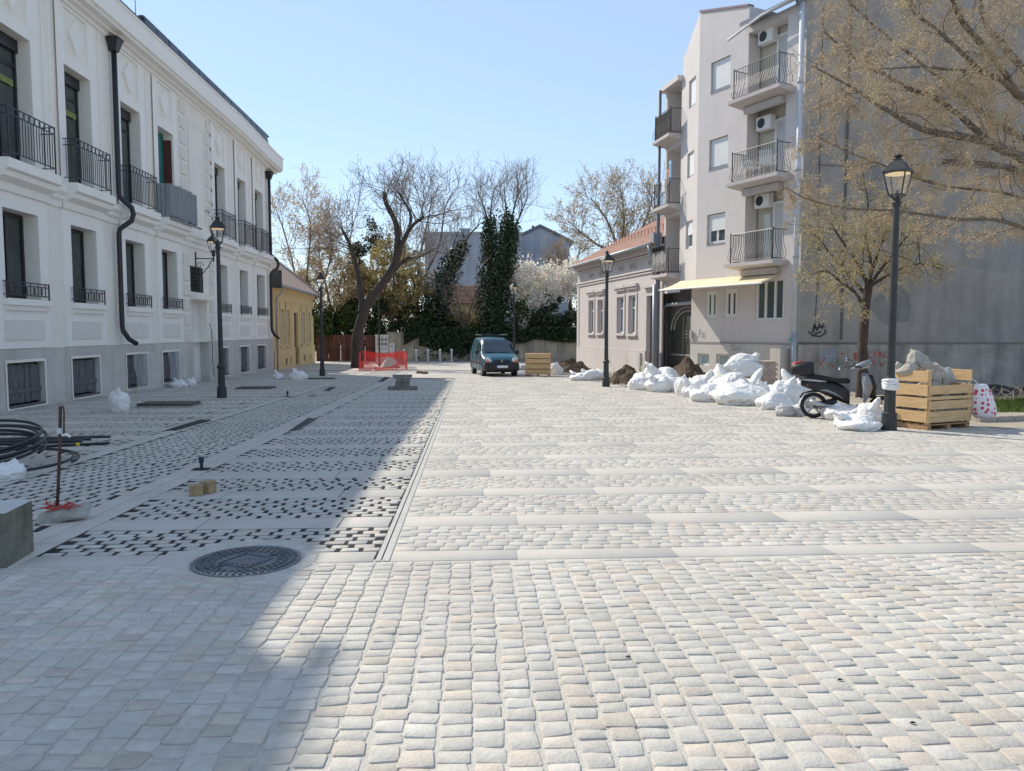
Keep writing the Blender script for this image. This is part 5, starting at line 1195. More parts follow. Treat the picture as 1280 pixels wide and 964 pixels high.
loft([(.70, 1.0, .05, .04, .4), (.82, 1.07, .10, .07, .5), (.95, 1.13, .13, .075, .5), (1.06, 1.19, .08, .05, .5)]).build('handlebar_cowl', GREYPAINT, sc, smooth=True)
hb = MB().tube([(.78, -.36, 1.1), (.86, -.2, 1.07), (.9, 0, 1.08), (.86, .2, 1.07), (.78, .36, 1.1)], .016, 6).build('handlebar', BLKPL, sc, smooth=True)
MB().tube([(.80, -.34, 1.1), (.76, -.4, 1.1)], .024, 8).tube([(.80, .34, 1.1), (.76, .4, 1.1)], .024, 8).build('grip', BLKPL, hb)
MB().tube([(.9, -.25, 1.06), (1.02, -.38, 1.1)], .009, 5).tube([(.9, .25, 1.06), (1.02, .38, 1.1)], .009, 5).build('brake_lever', ALU, hb)
for s in (-1, 1):
    k = 16; mi = MB(); c = (.62, s * .42, 1.22) if s > 0 else (.46, -.36, 1.05)
    mi.tube([(.84, s * .25, 1.09), ((c[0] + .84) / 2, s * .36, (c[2] + 1.09) / 2 + .03), c], .008, 5); mo = mi.build('mirror_stem', BLKPL, sc)
    MB().add([(c[0] - .02, c[1] + .07 * math.cos(2 * math.pi * j / k), c[2] + .045 * math.sin(2 * math.pi * j / k)) for j in range(k)] + [(c[0] + .01, c[1] + .06 * math.cos(2 * math.pi * j / k), c[2] + .04 * math.sin(2 * math.pi * j / k)) for j in range(k)], [tuple(range(k)), tuple(reversed(range(k, 2 * k)))] + [(j, (j + 1) % k, k + (j + 1) % k, k + j) for j in range(k)]).build('mirror', CHROME, mo)
for s in (-1, 1): loft([(-.14, .69, .03, .02, 0), (-.06, .70, .045, .035, 0), (.0, .71, .03, .02, 0)], 8).build('indicator', ORANGE, sc, smooth=True).location = (0, s * .09, 0)
MB().tube([(.5, -.15, .27), (.2, -.17, .29), (.1, -.18, .31), (-.08, -.18, .36)], [.02, .03, .055, .05], 10).build('exhaust', ALU, sc, smooth=True)
MB().tube([(0, -.075, .265), (.45, -.09, .36)], [.05, .07], 8).tube([(0, .075, .265), (.45, .09, .36)], [.05, .08], 8).build('swing_arm', BLKPL, sc)
MB().tube([(1.27, -.07, .25), (1.1, -.05, .6), (.98, 0, 1.02)], .022, 6).tube([(1.27, .07, .25), (1.1, .05, .6)], .022, 6).build('front_fork', BLKPL, sc)
loft([(1.0, .46, .05, .02, 1.), (1.12, .53, .075, .025, .5), (1.27, .55, .08, .025, 0), (1.42, .50, .06, .02, -.6)]).build('front_mudguard', GREYPAINT, sc, smooth=True)
loft([(-.27, .42, .06, .015, .9), (-.2, .52, .07, .02, .7), (-.02, .56, .075, .02, 0), (.1, .56, .07, .02, 0)]).build('rear_mudguard', BLKPL, sc, smooth=True)
MB().obx((-.3, 0, .5), (.015, .17, .16), rot('Y', .3)).build('number_plate', mat('plate_white2', (.6, .6, .62), .5, .05, 4), sc)
MB().obx((1.1, .17, .88), (.06, .06, .08)).build('front_indicator', ORANGE, sc, bevel=.015)

# ------------------------------------------------------------------ things on the shaded paving
def coil_pts(c, r, turns, tilt, jit, seed, pitch=.05):
    r_ = random.Random(seed); out = []; n = int(turns * 40); ph = r_.random() * 6
    for i in range(n + 1):
        a = 2 * math.pi * i / 40; t = i / n; rr = r * (1 + jit * math.sin(a * .37 + ph)); k = math.floor(t * turns * .999)
        out.append((c.x + rr * math.cos(a), c.y + rr * .9 * math.sin(a), c.z + .035 + pitch * t * turns + (rr * math.sin(a) + rr) * tilt))
    return out
cc = gp(-38, 9.75)
tag(MB().tube(coil_pts(cc, .76, 5.5, .17, .07, 1, .04), .020, 8).build('pipe_coil', BLKPIPE, smooth=True), 'coil of thick black plastic pipe on the shaded paving', 'pipe coil')
cc2 = gp(-5, 9.6)
tag(MB().tube(coil_pts(cc2, .84, 1.2, .05, .04, 4, .02), .019, 8).build('loose_pipe', BLKPIPE, smooth=True), 'single loose loop of black pipe spreading right of the coil', 'pipe')
for i, (x0, x1, py0, py1, rr) in enumerate(((-60, 138, 552, 547.5, .022), (-70, 114, 556, 550.5, .026), (-60, 104, 560, 553, .026), (-65, 137, 566, 555.5, .022))):
    a, b = G(x0, py0), G(x1, py1); a.z += rr; b.z += rr
    lab = ('topmost straight black pipe of the bundle beyond the coil', 'second straight black pipe of the bundle, cut shorter', 'third straight black pipe, the shortest of the bundle', 'lowest straight black pipe of the bundle, with a yellow band')[i]
    o = tag(MB().tube([a + (b - a) * (t / 12) + Vector((0, .02 * math.sin(t * 1.3 + i), 0)) for t in range(13)], rr, 8).build('straight_pipe', BLKPIPE, smooth=True), lab, 'pipe', 'straight black pipes by the coil')
    if i == 3: q = a + (b - a) * .78; MB().tube([q, q + (b - a).normalized() * .05], rr + .008, 8).build('yellow_band', mat('yellow_tape', (.6, .45, .02), .5, .1, 4), o)
# stone block with a rusty rod
p = G(75, 651); st_ = chunk('footing_stone', None, (0, 0, 0), (.27, .13, .095), 61, (0, 0, 0), CONC); st_.location = (p.x, p.y, p.z + .055); st_.rotation_euler = (.05, -.06, .25); tag(st_, 'flat oblong concrete footing lying on the shaded paving', 'stone')
rod = MB(); b0 = p + Vector((-.02, .0, .1)); top = at(75.5, 508, p.x * syw + p.y * cyw + .02)
rod.tube([b0, b0 + (top - b0) * .5 + Vector((.006, 0, 0)), top, top + Vector((.025, 0, .0)), top + Vector((.03, 0, -.05)), top + Vector((.02, 0, -.26))], [.014, .014, .014, .008, .007, .007], 7)
tag(rod.build('steel_rod', RUST, smooth=True), 'rusty steel rod standing upright in the concrete footing', 'rod')
wr = MB(); q = b0 + (top - b0) * .72
for i in range(5): wr.tube([q + Vector((.02 * math.cos(a), .02 * math.sin(a), .01 * i + .004 * a)) for a in range(7)], .005, 4)
wr.tube([q + Vector((.02, 0, 0)), q + Vector((.06, 0, .01)), q + Vector((.09, .01, -.015))], .012, 5)
tag(wr.build('white_string', WPVC), 'scrap of white string tied to the rusty rod', 'string')
sn = MB(); r_ = random.Random(4)
for i in range(40):
    a = Vector((p.x + r_.uniform(-.15, .12), p.y + r_.uniform(-.05, .05), p.z + .13 + r_.uniform(-.02, .03))); sn.tube([a, a + Vector((r_.uniform(-.05, .05), r_.uniform(-.03, .03), r_.uniform(-.02, .035))), a + Vector((r_.uniform(-.06, .06), r_.uniform(-.03, .03), r_.uniform(-.03, .0)))], .004, 4)
tag(sn.build('netting_scrap', mat('red_netting', (.5, .05, .04), .6, .2, 5)), 'tangle of red netting on the concrete footing', 'netting scrap')
# concrete cube at the left edge
k1, k2 = G(10, 709), G(42, 689); e = (k2 - k1); e.z = 0; L_ = e.length; rz_ = math.atan2(e.y, e.x)
cb = thing('concrete_block', 'mossy concrete cube at the left edge of the picture', 'concrete block', k1, rz_)
bm = MB().bx(0, L_ + .02, 0, .46, -.03, .385); o = bm.build('block', mat('mossy_concrete', (.17, .17, .135), .95, .4, 5, .6, 30, streak=.45), cb, bevel=.012, seg=2)
MB().bx(-.004, L_ + .024, -.004, .464, .386, .392).build('top_crust', mat('pale_cement_crust', (.5, .5, .48), .9, .1, 9, .3, 60), cb, bevel=.003)
pa = G(245.5, 619.5); pb_ = G(260, 616)
for q, s_, rz_, lab in ((pa, (.13, .11, .115), .15, 'left loose sett, sandy face to the camera'), (pb_, (.13, .12, .13), -.3, 'right loose sett, greyer and slightly turned')):
    o = MB().obx((0, 0, s_[2] / 2), s_).build('loose_sett', SETTBR, loc=q, bevel=.01, seg=2); o.rotation_euler = (0, 0, rz_); tag(o, lab + ', on the pale slab strip', 'paving sett', 'loose setts on the shaded strip')
def stub(px, py, h, lab):
    q = G(px, py); t = thing('pipe_stub', lab, 'pipe stub', q, 0, 'black pipe stubs in the paving')
    MB().lathe([(.022, -.02), (.02, h * .5), (.03, h * .52), (.034, h * .9), (.028, h)], 10).build('pipe', mat('blue_black_plastic', (.02, .025, .05), .5, .2, 6), t)
    MB().bx(-.1, .1, -.08, .08, .005, .01).build('socket', DARKBED, t)
stub(252, 587, .16, 'blue black pipe stub by the loose setts'); stub(359.5, 496, .16, 'farther black pipe stub in the lane')
def grate(px0, py0, px1, py1, w_, lab, mm=DARKMET, name='drain_grate'):
    a, b = G(px0, py0), G(px1, py1); d = b - a; L_ = d.length; q = (a + b) / 2
    t = thing(name, lab, 'drain', (q.x, q.y, q.z + .006), math.atan2(d.y, d.x), 'dark channel covers in the paving')
    m = MB()
    n = int(L_ / .05)
    for i in range(n): x = -L_ / 2 + i * .05; m.bx(x, x + .02, -w_ / 2 + .02, w_ / 2 - .02, .0, .012)
    m.build('bars', mm, t); MB().bx(-L_ / 2, L_ / 2, -w_ / 2, -w_ / 2 + .02, .0, .016).bx(-L_ / 2, L_ / 2, w_ / 2 - .02, w_ / 2, .0, .016).bx(-L_ / 2, L_ / 2, -w_ / 2 + .02, w_ / 2 - .02, -.004, -.001).build('frame', DARKMET, t)
grate(368, 538, 391, 524, .17, 'dark slotted channel cover in the border strip near the lamp')
grate(213, 538.5, 258, 526, .20, 'dark channel trough between lane and pavement')
grate(408, 489, 416, 484.5, .2, 'small dark channel cover farther up the lane')
grate(474, 478, 484, 472.5, .2, 'far dark channel cover beside the paver stack')
def pit(px, py, w_, d_, lab, hgt=.06):
    q = G(px, py); t = thing('shaft_cover', lab, 'shaft cover', q, .0, 'boarded shafts in the pavement')
    MB().bx(-w_ / 2, w_ / 2, -d_ / 2, d_ / 2, .0, hgt * .4).build('frame', CONC, t)
    m = MB(); n = 6
    for i in range(n): x = -w_ / 2 + .03 + i * (w_ - .06) / n; m.bx(x, x + (w_ - .1) / n, -d_ / 2 + .03, d_ / 2 - .03, hgt * .4 + .001, hgt)
    m.build('board', mat('grey_boards', (.10, .085, .07), .9, .3, 5, .3, 30), t)
pit(212, 508, 1.35, .75, 'dark boarded shaft near the tall white sack', .1); pit(320, 486, 1.2, .9, 'brown boarded shaft farther along the pavement', .06); pit(395, 474, 1.6, .6, 'brown boarded shaft by the ochre house', .05)
# stack of pavers and small leftovers
ps = G(503, 487.5); t = thing('paver_stack', 'crossed stack of grey concrete pavers on the stripes', 'pavers', ps, .0)
for (x, y, z, sx, sy) in ((-.32, .0, .0, .30, .2), (0, 0, 0, .30, .2), (.33, .05, 0, .32, .2), (-.12, .05, .13, .22, .25), (.12, .05, .13, .22, .25), (-.1, .05, .26, .2, .3), (.14, .05, .26, .22, .3), (.0, .05, .39, .62, .28)):
    MB().obx((x, y, z + .063), (sx, sy, .122 if z < .35 else .09)).build('paver', mat('grey_paver', (.21, .20, .18), .9, .15, 6, .3, 60), t, bevel=.006)
for px, py, lab in ((524.5, 467, 'left brown brick beyond the paver stack'), (531, 467.6, 'right brown brick beyond the paver stack')):
    tag(MB().obx((0, 0, .06), (.3, .2, .13)).build('loose_brick', mat('brown_brick', (.22, .14, .1), .9, .2, 6), loc=G(px, py), bevel=.008), lab, 'brick', 'loose bricks on the far paving')
tag(chunk('stone_lump', None, (0, 0, 0), (.1, .08, .06), 77, (0, 0, .4), CONC), 'rough grey stone lying in the lane', 'stone').location = G(391, 496) + Vector((0, 0, .04))
# little dropped leaf scraps
for px, py, lab in ((785, 822, 'dark leaf scrap on the sunny setts, leftmost'), (1050, 851, 'dry leaf scrap on the sunny setts, middle'), (1141, 905, 'green leaf scrap on the sunny setts, nearest')):
    q = G(px, py); o = MB().add([(-.014, 0, .004), (0, -.008, .008), (.015, 0, .005), (0, .008, .009)], [(0, 1, 2, 3)]).build('fallen_leaf', LEAFM, loc=q); o.modifiers.new('t', 'SOLIDIFY').thickness = .002; tag(o, lab, 'leaf', 'leaf scraps on the setts')
# manhole cover
mh = thing('manhole_cover', 'round cast iron manhole cover with raised pattern in the setts', 'manhole cover', (MH.x, MH.y, MH.z), .3); MR0 = MR / .435
IRON = mat('worn_cast_iron', (.15, .155, .165), .55, .25, 9, .2, 60, metal=.4)
MB().lathe([(MR, -.03), (MR, .004), (MR - .025, .004), (MR - .03, -.006)], 48).build('ring', IRON, mh)
MB().lathe([(MR - .034, -.03), (MR - .034, -.002), (.001, .0)], 48).build('lid', IRON, mh)
m = MB()
for r0, n, w_ in ((.37 * MR0, 44, .032), (.315 * MR0, 34, .027), (.265 * MR0, 28, .022)):
    for i in range(n):
        a = 2 * math.pi * i / n; m.obx((r0 * math.cos(a), r0 * math.sin(a), .004), (.032, w_ * .7, .010), rot('Z', a + (.5 if r0 < .34 else -.4)))
for i in range(9): x = -.14 + i * .035; h = .13 - abs(x) * .8; m.bx(x, x + .014, -h, h, .0, .006)
for a, b in (((-.19, 0), (0, .19)), ((0, .19), (.19, 0)), ((.19, 0), (0, -.19)), ((0, -.19), (-.19, 0))): m.tube([(a[0], a[1], .004), (b[0], b[1], .004)], .006, 4)
m.build('raised_pattern', IRON, mh)
for a in (0, 2.1, 4.2): pass
MB().obx((.2 * math.cos(.4), .2 * math.sin(.4), .002), (.05, .03, .004)).obx((.2 * math.cos(3.5), .2 * math.sin(3.5), .002), (.05, .03, .004)).build('lifting_hole', BLKPL, mh)

# ------------------------------------------------------------------ far end of the square
NET = bpy.data.materials.new('red_safety_net'); NET.use_nodes = True
nn = NET.node_tree.nodes; nl = NET.node_tree.links; nb = nn['Principled BSDF']; nb.inputs['Base Color'].default_value = (.78, .045, .035, 1); nb.inputs['Roughness'].default_value = .6
tcx = nn.new('ShaderNodeTexCoord'); bk = nn.new('ShaderNodeTexBrick'); bk.offset = 0; bk.inputs['Scale'].default_value = 1; bk.inputs['Brick Width'].default_value = .055; bk.inputs['Row Height'].default_value = .045; bk.inputs['Mortar Size'].default_value = .0085; bk.inputs['Mortar Smooth'].default_value = .1
nl.new(tcx.outputs['UV'], bk.inputs[0]); trn = nn.new('ShaderNodeBsdfTransparent'); mxs = nn.new('ShaderNodeMixShader'); nl.new(bk.outputs['Fac'], mxs.inputs[0]); nl.new(trn.outputs[0], mxs.inputs[1]); nl.new(nb.outputs[0], mxs.inputs[2]); nl.new(mxs.outputs[0], nn['Material Output'].inputs['Surface'])
nt_ = thing('safety_netting', 'red plastic safety netting strung round a pit under the leaning tree', 'netting', G(480, 462))
o0 = Vector(nt_.location)
def net(a, b, ht, hb_=0., sag=.1, seed=0):
    n, k = 26, 8; vs = []; uv = []
    for i in range(n + 1):
        t = i / n; base = a + (b - a) * t; h = ht - sag * math.sin(math.pi * t) ** 2
        for j in range(k + 1):
            s = j / k; nx = .07 * noise.noise((t * 7 + seed, s * 4, seed)); vs.append(base - o0 + Vector((nx, .06 * noise.noise((t * 6, s * 3, seed + 9)), hb_ + (h - hb_) * s))); uv.append((t * (b - a).length, (hb_ + (h - hb_) * s)))
    o = MB().add(vs, [(i * (k + 1) + j, (i + 1) * (k + 1) + j, (i + 1) * (k + 1) + j + 1, i * (k + 1) + j + 1) for i in range(n) for j in range(k)]).build('net_panel', NET, nt_, smooth=True)
    ul = o.data.uv_layers.new(name='UVMap')
    for lp in o.data.loops: ul.data[lp.index].uv = uv[lp.vertex_index]
    return o
Q1, Q2, Q3, Q4 = G(449, 464), G(508.5, 463), G(506, 458), G(452, 458.5)
net(Q4, Q3, 1.0, .1, .12, 1); net(Q1, Q4, 1.02, 0, .05, 2); net(Q2, Q3, .95, 0, .05, 3); net(Q1, Q2, .55, 0, .38, 4); net(Q1 + Vector((.8, -.1, 0)), Q2 + Vector((-.5, -.12, 0)), .25, .0, .05, 5)
net(Q4 + Vector((0, .05, .5)), Q3 + Vector((0, .05, .45)), .5, .1, .2, 7)
for q in (Q1, Q2, Q3, Q4): MB().tube([q - o0, q - o0 + Vector((.02, 0, 1.02))], .022, 6).build('stake', mat('red_stake', (.5, .07, .05), .7, .2, 5), nt_)
pcab = gp(477.5, 53.); ut = thing('utility_cabinet', 'tall pale utility cabinet with rows of meter windows behind the netting', 'cabinet', pcab, .05); KW = .78
MB().bx(-.42, .42, -.2, .2, 0, 2.0).bx(-.46, .46, -.22, .22, 2.0, 2.05).build('housing', mat('pale_grey_plastic', (.56, .57, .56), .6, .05, 3), ut)
m = MB()
for i in range(3):
    for j, z in enumerate((1.72, 1.4)): m.bx(-.27 + i * .24, -.11 + i * .24, -.212, -.201, z - .1, z + .1)
    m.bx(-.27 + i * .24, -.13 + i * .24, -.212, -.201, 1.06, 1.12)
m.build('meter_window', mat('grey_window', (.16, .18, .18), .3, .1, 3), ut)
MB().bx(-.425, .425, -.212, -.201, .72, .76).build('door_seam', DARKMET, ut); MB().bx(-.06, .06, -.216, -.2125, 1.53, 1.6).build('warning_sticker', mat('yellow_sticker', (.6, .5, .05), .6, .1, 3), ut)
q = gp(490.5, 53.6); ut = thing('small_cabinet', 'narrow pale telecom cabinet right of the tall one', 'cabinet', q, .05); MB().bx(-.16, .16, -.15, .15, 0, 1.42).bx(-.18, .18, -.17, .17, 1.42, 1.46).build('housing', mat('pale_grey_plastic', (.56, .57, .56), .6, .05, 3), ut); MB().bx(-.06, .03, -.16, -.151, 1.2, 1.3).build('lock_plate', DARKMET, ut)
q = gp(474.3, 49.); mp_ = thing('metal_pole', 'thin dark metal pole in front of the utility cabinet', 'pole', q); MB().tube([(0, 0, 0), (0, 0, 4.6)], .05, 8).build('shaft', DARKMET, mp_); MB().lathe([(.06, 4.6), (.07, 4.63), (.02, 4.68)], 8).build('cap', DARKMET, mp_); MB().lathe([(.09, 0), (.09, .1), (.06, .14)], 8).build('foot', DARKMET, mp_)
stl = mat('brushed_bollard', (.50, .52, .54), .4, .1, 5, metal=.3)
labs = ('bollard half hidden beside the red netting', 'second pale bollard from the red netting', 'middle pale bollard of the row', 'fourth pale bollard, next to the last', 'pale bollard closest to the leaning bicycle')
for i, px in enumerate((505, 520.3, 535, 550, 564.5)):
    t = thing('bollard', labs[i], 'bollard', gp(px, 58.5), 0, 'row of pale bollards before the garden wall')
    MB().tube([(0, 0, 0), (0, 0, .86)], .085, 12).build('post', stl, t); MB().lathe([(.087, .86), (.09, .88), (.09, .97), (.06, 1.01), (.01, 1.02)], 12).build('cap', WPVC, t); MB().lathe([(.13, 0), (.13, .03), (.09, .04)], 12).build('base_plate', ZINC, t)
# bicycle against the wall
by = thing('bicycle', 'dark bicycle leaning against the ivy wall near the bollards', 'bicycle', gp(577, 60.5), .75)
def bw_(x):
    k = 28; o = MB().tube([(x + .33 * math.cos(2 * math.pi * j / k), 0, .34 + .33 * math.sin(2 * math.pi * j / k)) for j in range(k + 1)], .02, 6, False).build('wheel', RUBBER, by)
    s = MB()
    for j in range(12): a = 2 * math.pi * j / 12; s.tube([(x, 0, .34), (x + .31 * math.cos(a), 0, .34 + .31 * math.sin(a))], .004, 3, False)
    s.build('spokes', ALU, o)
bw_(-.52); bw_(.52)
MB().tube([(-.52, 0, .34), (-.08, 0, .3), (.36, 0, .72), (.36, 0, .72)], .018, 6).tube([(-.08, 0, .3), (-.2, 0, .86)], .018, 6).tube([(-.52, 0, .34), (-.18, 0, .78), (.34, 0, .8)], .016, 6).tube([(.52, 0, .34), (.34, 0, .95)], .018, 6).build('frame', DARKMET, by)
MB().tube([(.2, -.26, 1.0), (.34, -.1, 1.0), (.34, .1, 1.0), (.2, .26, 1.0)], .014, 6).build('handlebar', DARKMET, by); loft([(-.34, .88, .08, .025, 0), (-.2, .89, .06, .03, 0), (-.08, .88, .02, .02, 0)]).build('saddle', BLKPL, by)
MB().lathe([(.09, .29), (.09, .31)], 12, (-.08, 0)).build('crank', DARKMET, by)

# ------------------------------------------------------------------ vegetation tools
def tubes_np(lines, name, mm, parent=None, n=3):
    """lines: list of (pts K x 3, r0, r1); grouped by K and built in one mesh"""
    byk = {}
    for p, a, b in lines: byk.setdefault(len(p), []).append((p, a, b))
    V = []; Fq = []; base = 0
    for K, it in byk.items():
        P = np.array([i[0] for i in it], float); ra = np.array([i[1] for i in it]); rb = np.array([i[2] for i in it]); M = len(P)
        t = np.gradient(P, axis=1); t /= np.linalg.norm(t, axis=2, keepdims=True) + 1e-9
        ref = np.where(np.abs(t[..., 2:3]) > .8, np.array([1., 0, 0]), np.array([0, 0, 1.])); u = np.cross(t, ref); u /= np.linalg.norm(u, axis=2, keepdims=True) + 1e-9; v = np.cross(t, u)
        r = ra[:, None] + (rb - ra)[:, None] * np.linspace(0, 1, K)[None]
        ring = [P + (u * math.cos(2 * math.pi * j / n) + v * math.sin(2 * math.pi * j / n)) * r[..., None] for j in range(n)]
        vv = np.stack(ring, 2).reshape(-1, 3)
        idx = np.arange(M * K * n).reshape(M, K, n) + base
        q = np.stack([idx[:, :-1, :], np.roll(idx, -1, 2)[:, :-1, :], np.roll(idx, -1, 2)[:, 1:, :], idx[:, 1:, :]], -1).reshape(-1, 4)
        V.append(vv); Fq.append(q); base += len(vv)
    V = np.concatenate(V); Fq = np.concatenate(Fq); return np_mesh(name, V, Fq, mm, parent)
def np_mesh(name, V, Q, mm, parent=None, tint=None, smooth=False):
    me = bpy.data.meshes.new(name); k = Q.shape[1]
    if parent: V = V - np.array(wloc(parent))[None]
    me.vertices.add(len(V)); me.vertices.foreach_set('co', V.ravel().astype(np.float32)); me.loops.add(Q.size); me.loops.foreach_set('vertex_index', Q.ravel().astype(np.int32))
    me.polygons.add(len(Q)); me.polygons.foreach_set('loop_start', (np.arange(len(Q)) * k).astype(np.int32)); me.update(calc_edges=True); me.materials.append(mm)
    if smooth: me.shade_smooth()
    if tint is not None: set_tint(me, tint)
    o = bpy.data.objects.new(name, me); COL.objects.link(o)
    if parent: o.parent = parent
    return o
def leaves(C, size, name, mm, parent=None, rg=None, ratio=.55, spread=.25, face_up=.0):
    rg = rg or np.random.RandomState(1); C = np.asarray(C, float); N = len(C)
    nrm = rg.normal(size=(N, 3)); nrm[:, 2] += face_up; nrm /= np.linalg.norm(nrm, axis=1, keepdims=True); a = np.cross(nrm, rg.normal(size=(N, 3))); a /= np.linalg.norm(a, axis=1, keepdims=True) + 1e-9; b = np.cross(nrm, a)
    s = size * (.6 + .8 * rg.rand(N, 1))
    V = np.stack([C - a * s, C - b * s * ratio + nrm * s * .15, C + a * s, C + b * s * ratio + nrm * s * .15], 1).reshape(-1, 3)
    tn = np.repeat(np.clip(1 + rg.normal(0, spread, (N, 1)), .45, 1.7) * (1 + rg.normal(0, .06, (N, 3))), 4, 0)
    return np_mesh(name, V, np.arange(4 * N).reshape(N, 4), mm, parent, tn)
def clumps(c, rad, n, k, rg, hollow=.35, flat=1.):
    """points gathered in k clumps inside an ellipsoid: gaps show between them"""
    d = rg.normal(size=(k, 3)); d /= np.linalg.norm(d, axis=1, keepdims=True); d *= (hollow + (1 - hollow) * rg.rand(k, 1) ** .6); cc = np.array(c)[None] + d * np.array(rad)[None]
    i = rg.randint(0, k, n); r = np.mean(rad) * (.16 + .22 * rg.rand(k)); return cc[i] + rg.normal(size=(n, 3)) * r[i][:, None] * .6
class Tree:
    def __init__(s, name, label, pos, seed, bark=BARK, twig=TWIGG, cat='tree', group=None):
        s.t = thing(name, label, cat, pos, 0, group); s.rg = np.random.RandomState(seed); s.limbs = []; s.br = []; s.tw = []; s.tips = []; s.bark = bark; s.twig = twig
    def limb(s, pts, r0, r1):
        pts = [np.array(p, float) for p in pts]
        out = [pts[0]]
        for i in range(len(pts) - 1):           # smooth a little
            p0, p1, p2, p3 = pts[max(i - 1, 0)], pts[i], pts[i + 1], pts[min(i + 2, len(pts) - 1)]
            for t in (.25, .5, .75, 1.): out.append(.5 * ((2 * p1) + (p2 - p0) * t + (2 * p0 - 5 * p1 + 4 * p2 - p3) * t * t + (3 * p1 - p0 - 3 * p2 + p3) * t ** 3))
        s.limbs.append((out, r0, r1)); return out
    def sprout(s, pts, n, L, lvl, r, up=.3, ang=.9, t0=.2, wig=.25, dens=5, sub=.55, minr=.004, axis=None, flare=None):
        """side shoots along a polyline, branching lvl times more"""
        rg = s.rg; pts = np.array(pts); K = len(pts)
        for i in range(n):
            t = t0 + (1 - t0) * (i + rg.rand()) / n; f = t * (K - 1); a = min(int(f), K - 2); p = pts[a] + (pts[a + 1] - pts[a]) * (f - a)
            d0 = pts[a + 1] - pts[a]; d0 = d0 / (np.linalg.norm(d0) + 1e-9)
            rd = rg.normal(size=3); rd -= d0 * rd.dot(d0); rd /= np.linalg.norm(rd) + 1e-9
            an = ang * (.6 + .7 * rg.rand()); d = d0 * math.cos(an) + rd * math.sin(an); d[2] += up; d /= np.linalg.norm(d)
            ln = L * (.55 + .75 * rg.rand()) * (1 - .35 * t); k = 5 if lvl > 0 else 4; q = [p]
            for j in range(k - 1):
                d = d + rg.normal(size=3) * wig + np.array([0, 0, up * .25]); d /= np.linalg.norm(d); q.append(q[-1] + d * ln / (k - 1))
            r1 = max(minr, r * .35); (s.br if lvl > 1 else s.tw).append((np.array(q), max(r * (1 - .4 * t), minr), r1))
            if lvl > 0: s.sprout(q, dens, L * sub, lvl - 1, max(r * .5, minr), up, ang, .15, wig, dens, sub, minr)
            else: s.tips.append(np.array(q))
    def tip_points(s, per, jit, zmax=None, sel=None):
        P = []
        for q in s.tips:
            if sel is not None and not sel(q[-1]): continue
            for _ in range(per): f = s.rg.rand() * (len(q) - 1); a = int(f); P.append(q[a] + (q[a + 1] - q[a]) * (f - a) + s.rg.normal(size=3) * jit)
        return np.array(P)
    def build(s):
        tr = MB(lambda p: p)
        for pts, r0, r1 in s.limbs: tr.tube(pts, [(r0 + (r1 - r0) * (i / (len(pts) - 1)) ** .8) * (1 + .22 * noise.noise((i * .9, r0 * 40, s.t.location.x))) for i in range(len(pts))], 9)
        tr.build('trunk', s.bark, s.t, smooth=True)
        if s.br: tubes_np(s.br, 'branches', s.bark, s.t, 5)
        if s.tw: tubes_np(s.tw, 'twigs', s.twig, s.t, 3)
        return s
def pl(depth, *pp):
    """picture polyline at a real distance (metres), third value shifts the distance"""
    return [at(p[0], p[1], depth + (p[2] if len(p) > 2 else 0)) for p in pp]

# ------------------------------------------------------------------ big tree over the right side
D = 17.
big = Tree('street_tree', 'large spreading tree with tan catkins whose limbs reach in over the right edge', gp(1372, 17.5), 3, BARKL, TWIG)
base_ = big.t.location
fork = pl(D, (1352, 225))[0]; fork2 = pl(D, (1330, 130, .6))[0]
big.limb([base_ - Vector((0, 0, .2)), base_ + Vector((0, .02, 1.4)), fork, fork2, fork2 + Vector((-.1, .3, 1.8))], .30, .15)
LB = {}
LB['A'] = big.limb([fork2] + pl(D, (1300, 134, .3), (1269, 115, .2), (1251, 84, 0), (1220, 47, -.2), (1200, 22, -.4), (1180, -30, -.5)), .12, .04)
LB['B'] = big.limb([fork] + pl(D, (1290, 202, 0), (1254, 187, -.2), (1226, 176, -.4), (1195, 170, -.5), (1154, 162, -.5), (1117, 143, -.3), (1083, 121, 0), (1061, 107, .2), (1014, 82, .5)), .13, .018)
LB['C'] = big.limb(pl(D, (1240, 181, -.3), (1198, 143, .2), (1167, 121, .6), (1139, 112, .8), (1104, 93, 1.), (1080, 82, 1.2), (1058, 64, 1.4), (1030, 40, 1.5)), .075, .018)
LB['D'] = big.limb(pl(D, (1269, 115, .2), (1251, 100, 0), (1226, 90, -.3), (1204, 89, -.5), (1154, 84, -.8), (1108, 86, -1.)), .07, .016)
LB['E'] = big.limb(pl(D, (1226, 90, -.3), (1198, 62, -.5), (1167, 34, -.4), (1142, 16, -.2), (1130, -15, 0)), .055, .02)
LB['F'] = big.limb([fork] + pl(D - .3, (1300, 289, 0), (1280, 285, 0), (1245, 275, -.3), (1198, 274, -.5), (1154, 268, -.6), (1114, 263, -.5), (1052, 260, -.2), (1005, 247, .2), (980, 232, .5)), .06, .010)
LB['G'] = big.limb([fork] + pl(D, (1280, 215, -.3), (1254, 208, -.5), (1216, 204, -.7), (1179, 202, -.8)), .085, .05)
LB['H'] = big.limb([fork2] + pl(D, (1300, 110, 1), (1251, 53, 1.2), (1229, 25, 1.4), (1223, -20, 1.5)), .11, .05)
LB['I'] = big.limb([fork] + pl(D + 1.4, (1290, 180, 0), (1240, 150, .5), (1190, 110, 1), (1140, 70, 1.4), (1090, 30, 1.6), (1050, -10, 1.8)), .09, .02)
LB['J'] = big.limb([fork] + pl(D + .8, (1300, 250, 0), (1250, 240, .6), (1200, 235, 1), (1150, 225, 1.2), (1100, 205, 1.4), (1060, 190, 1.5), (1020, 170, 1.6)), .05, .012)
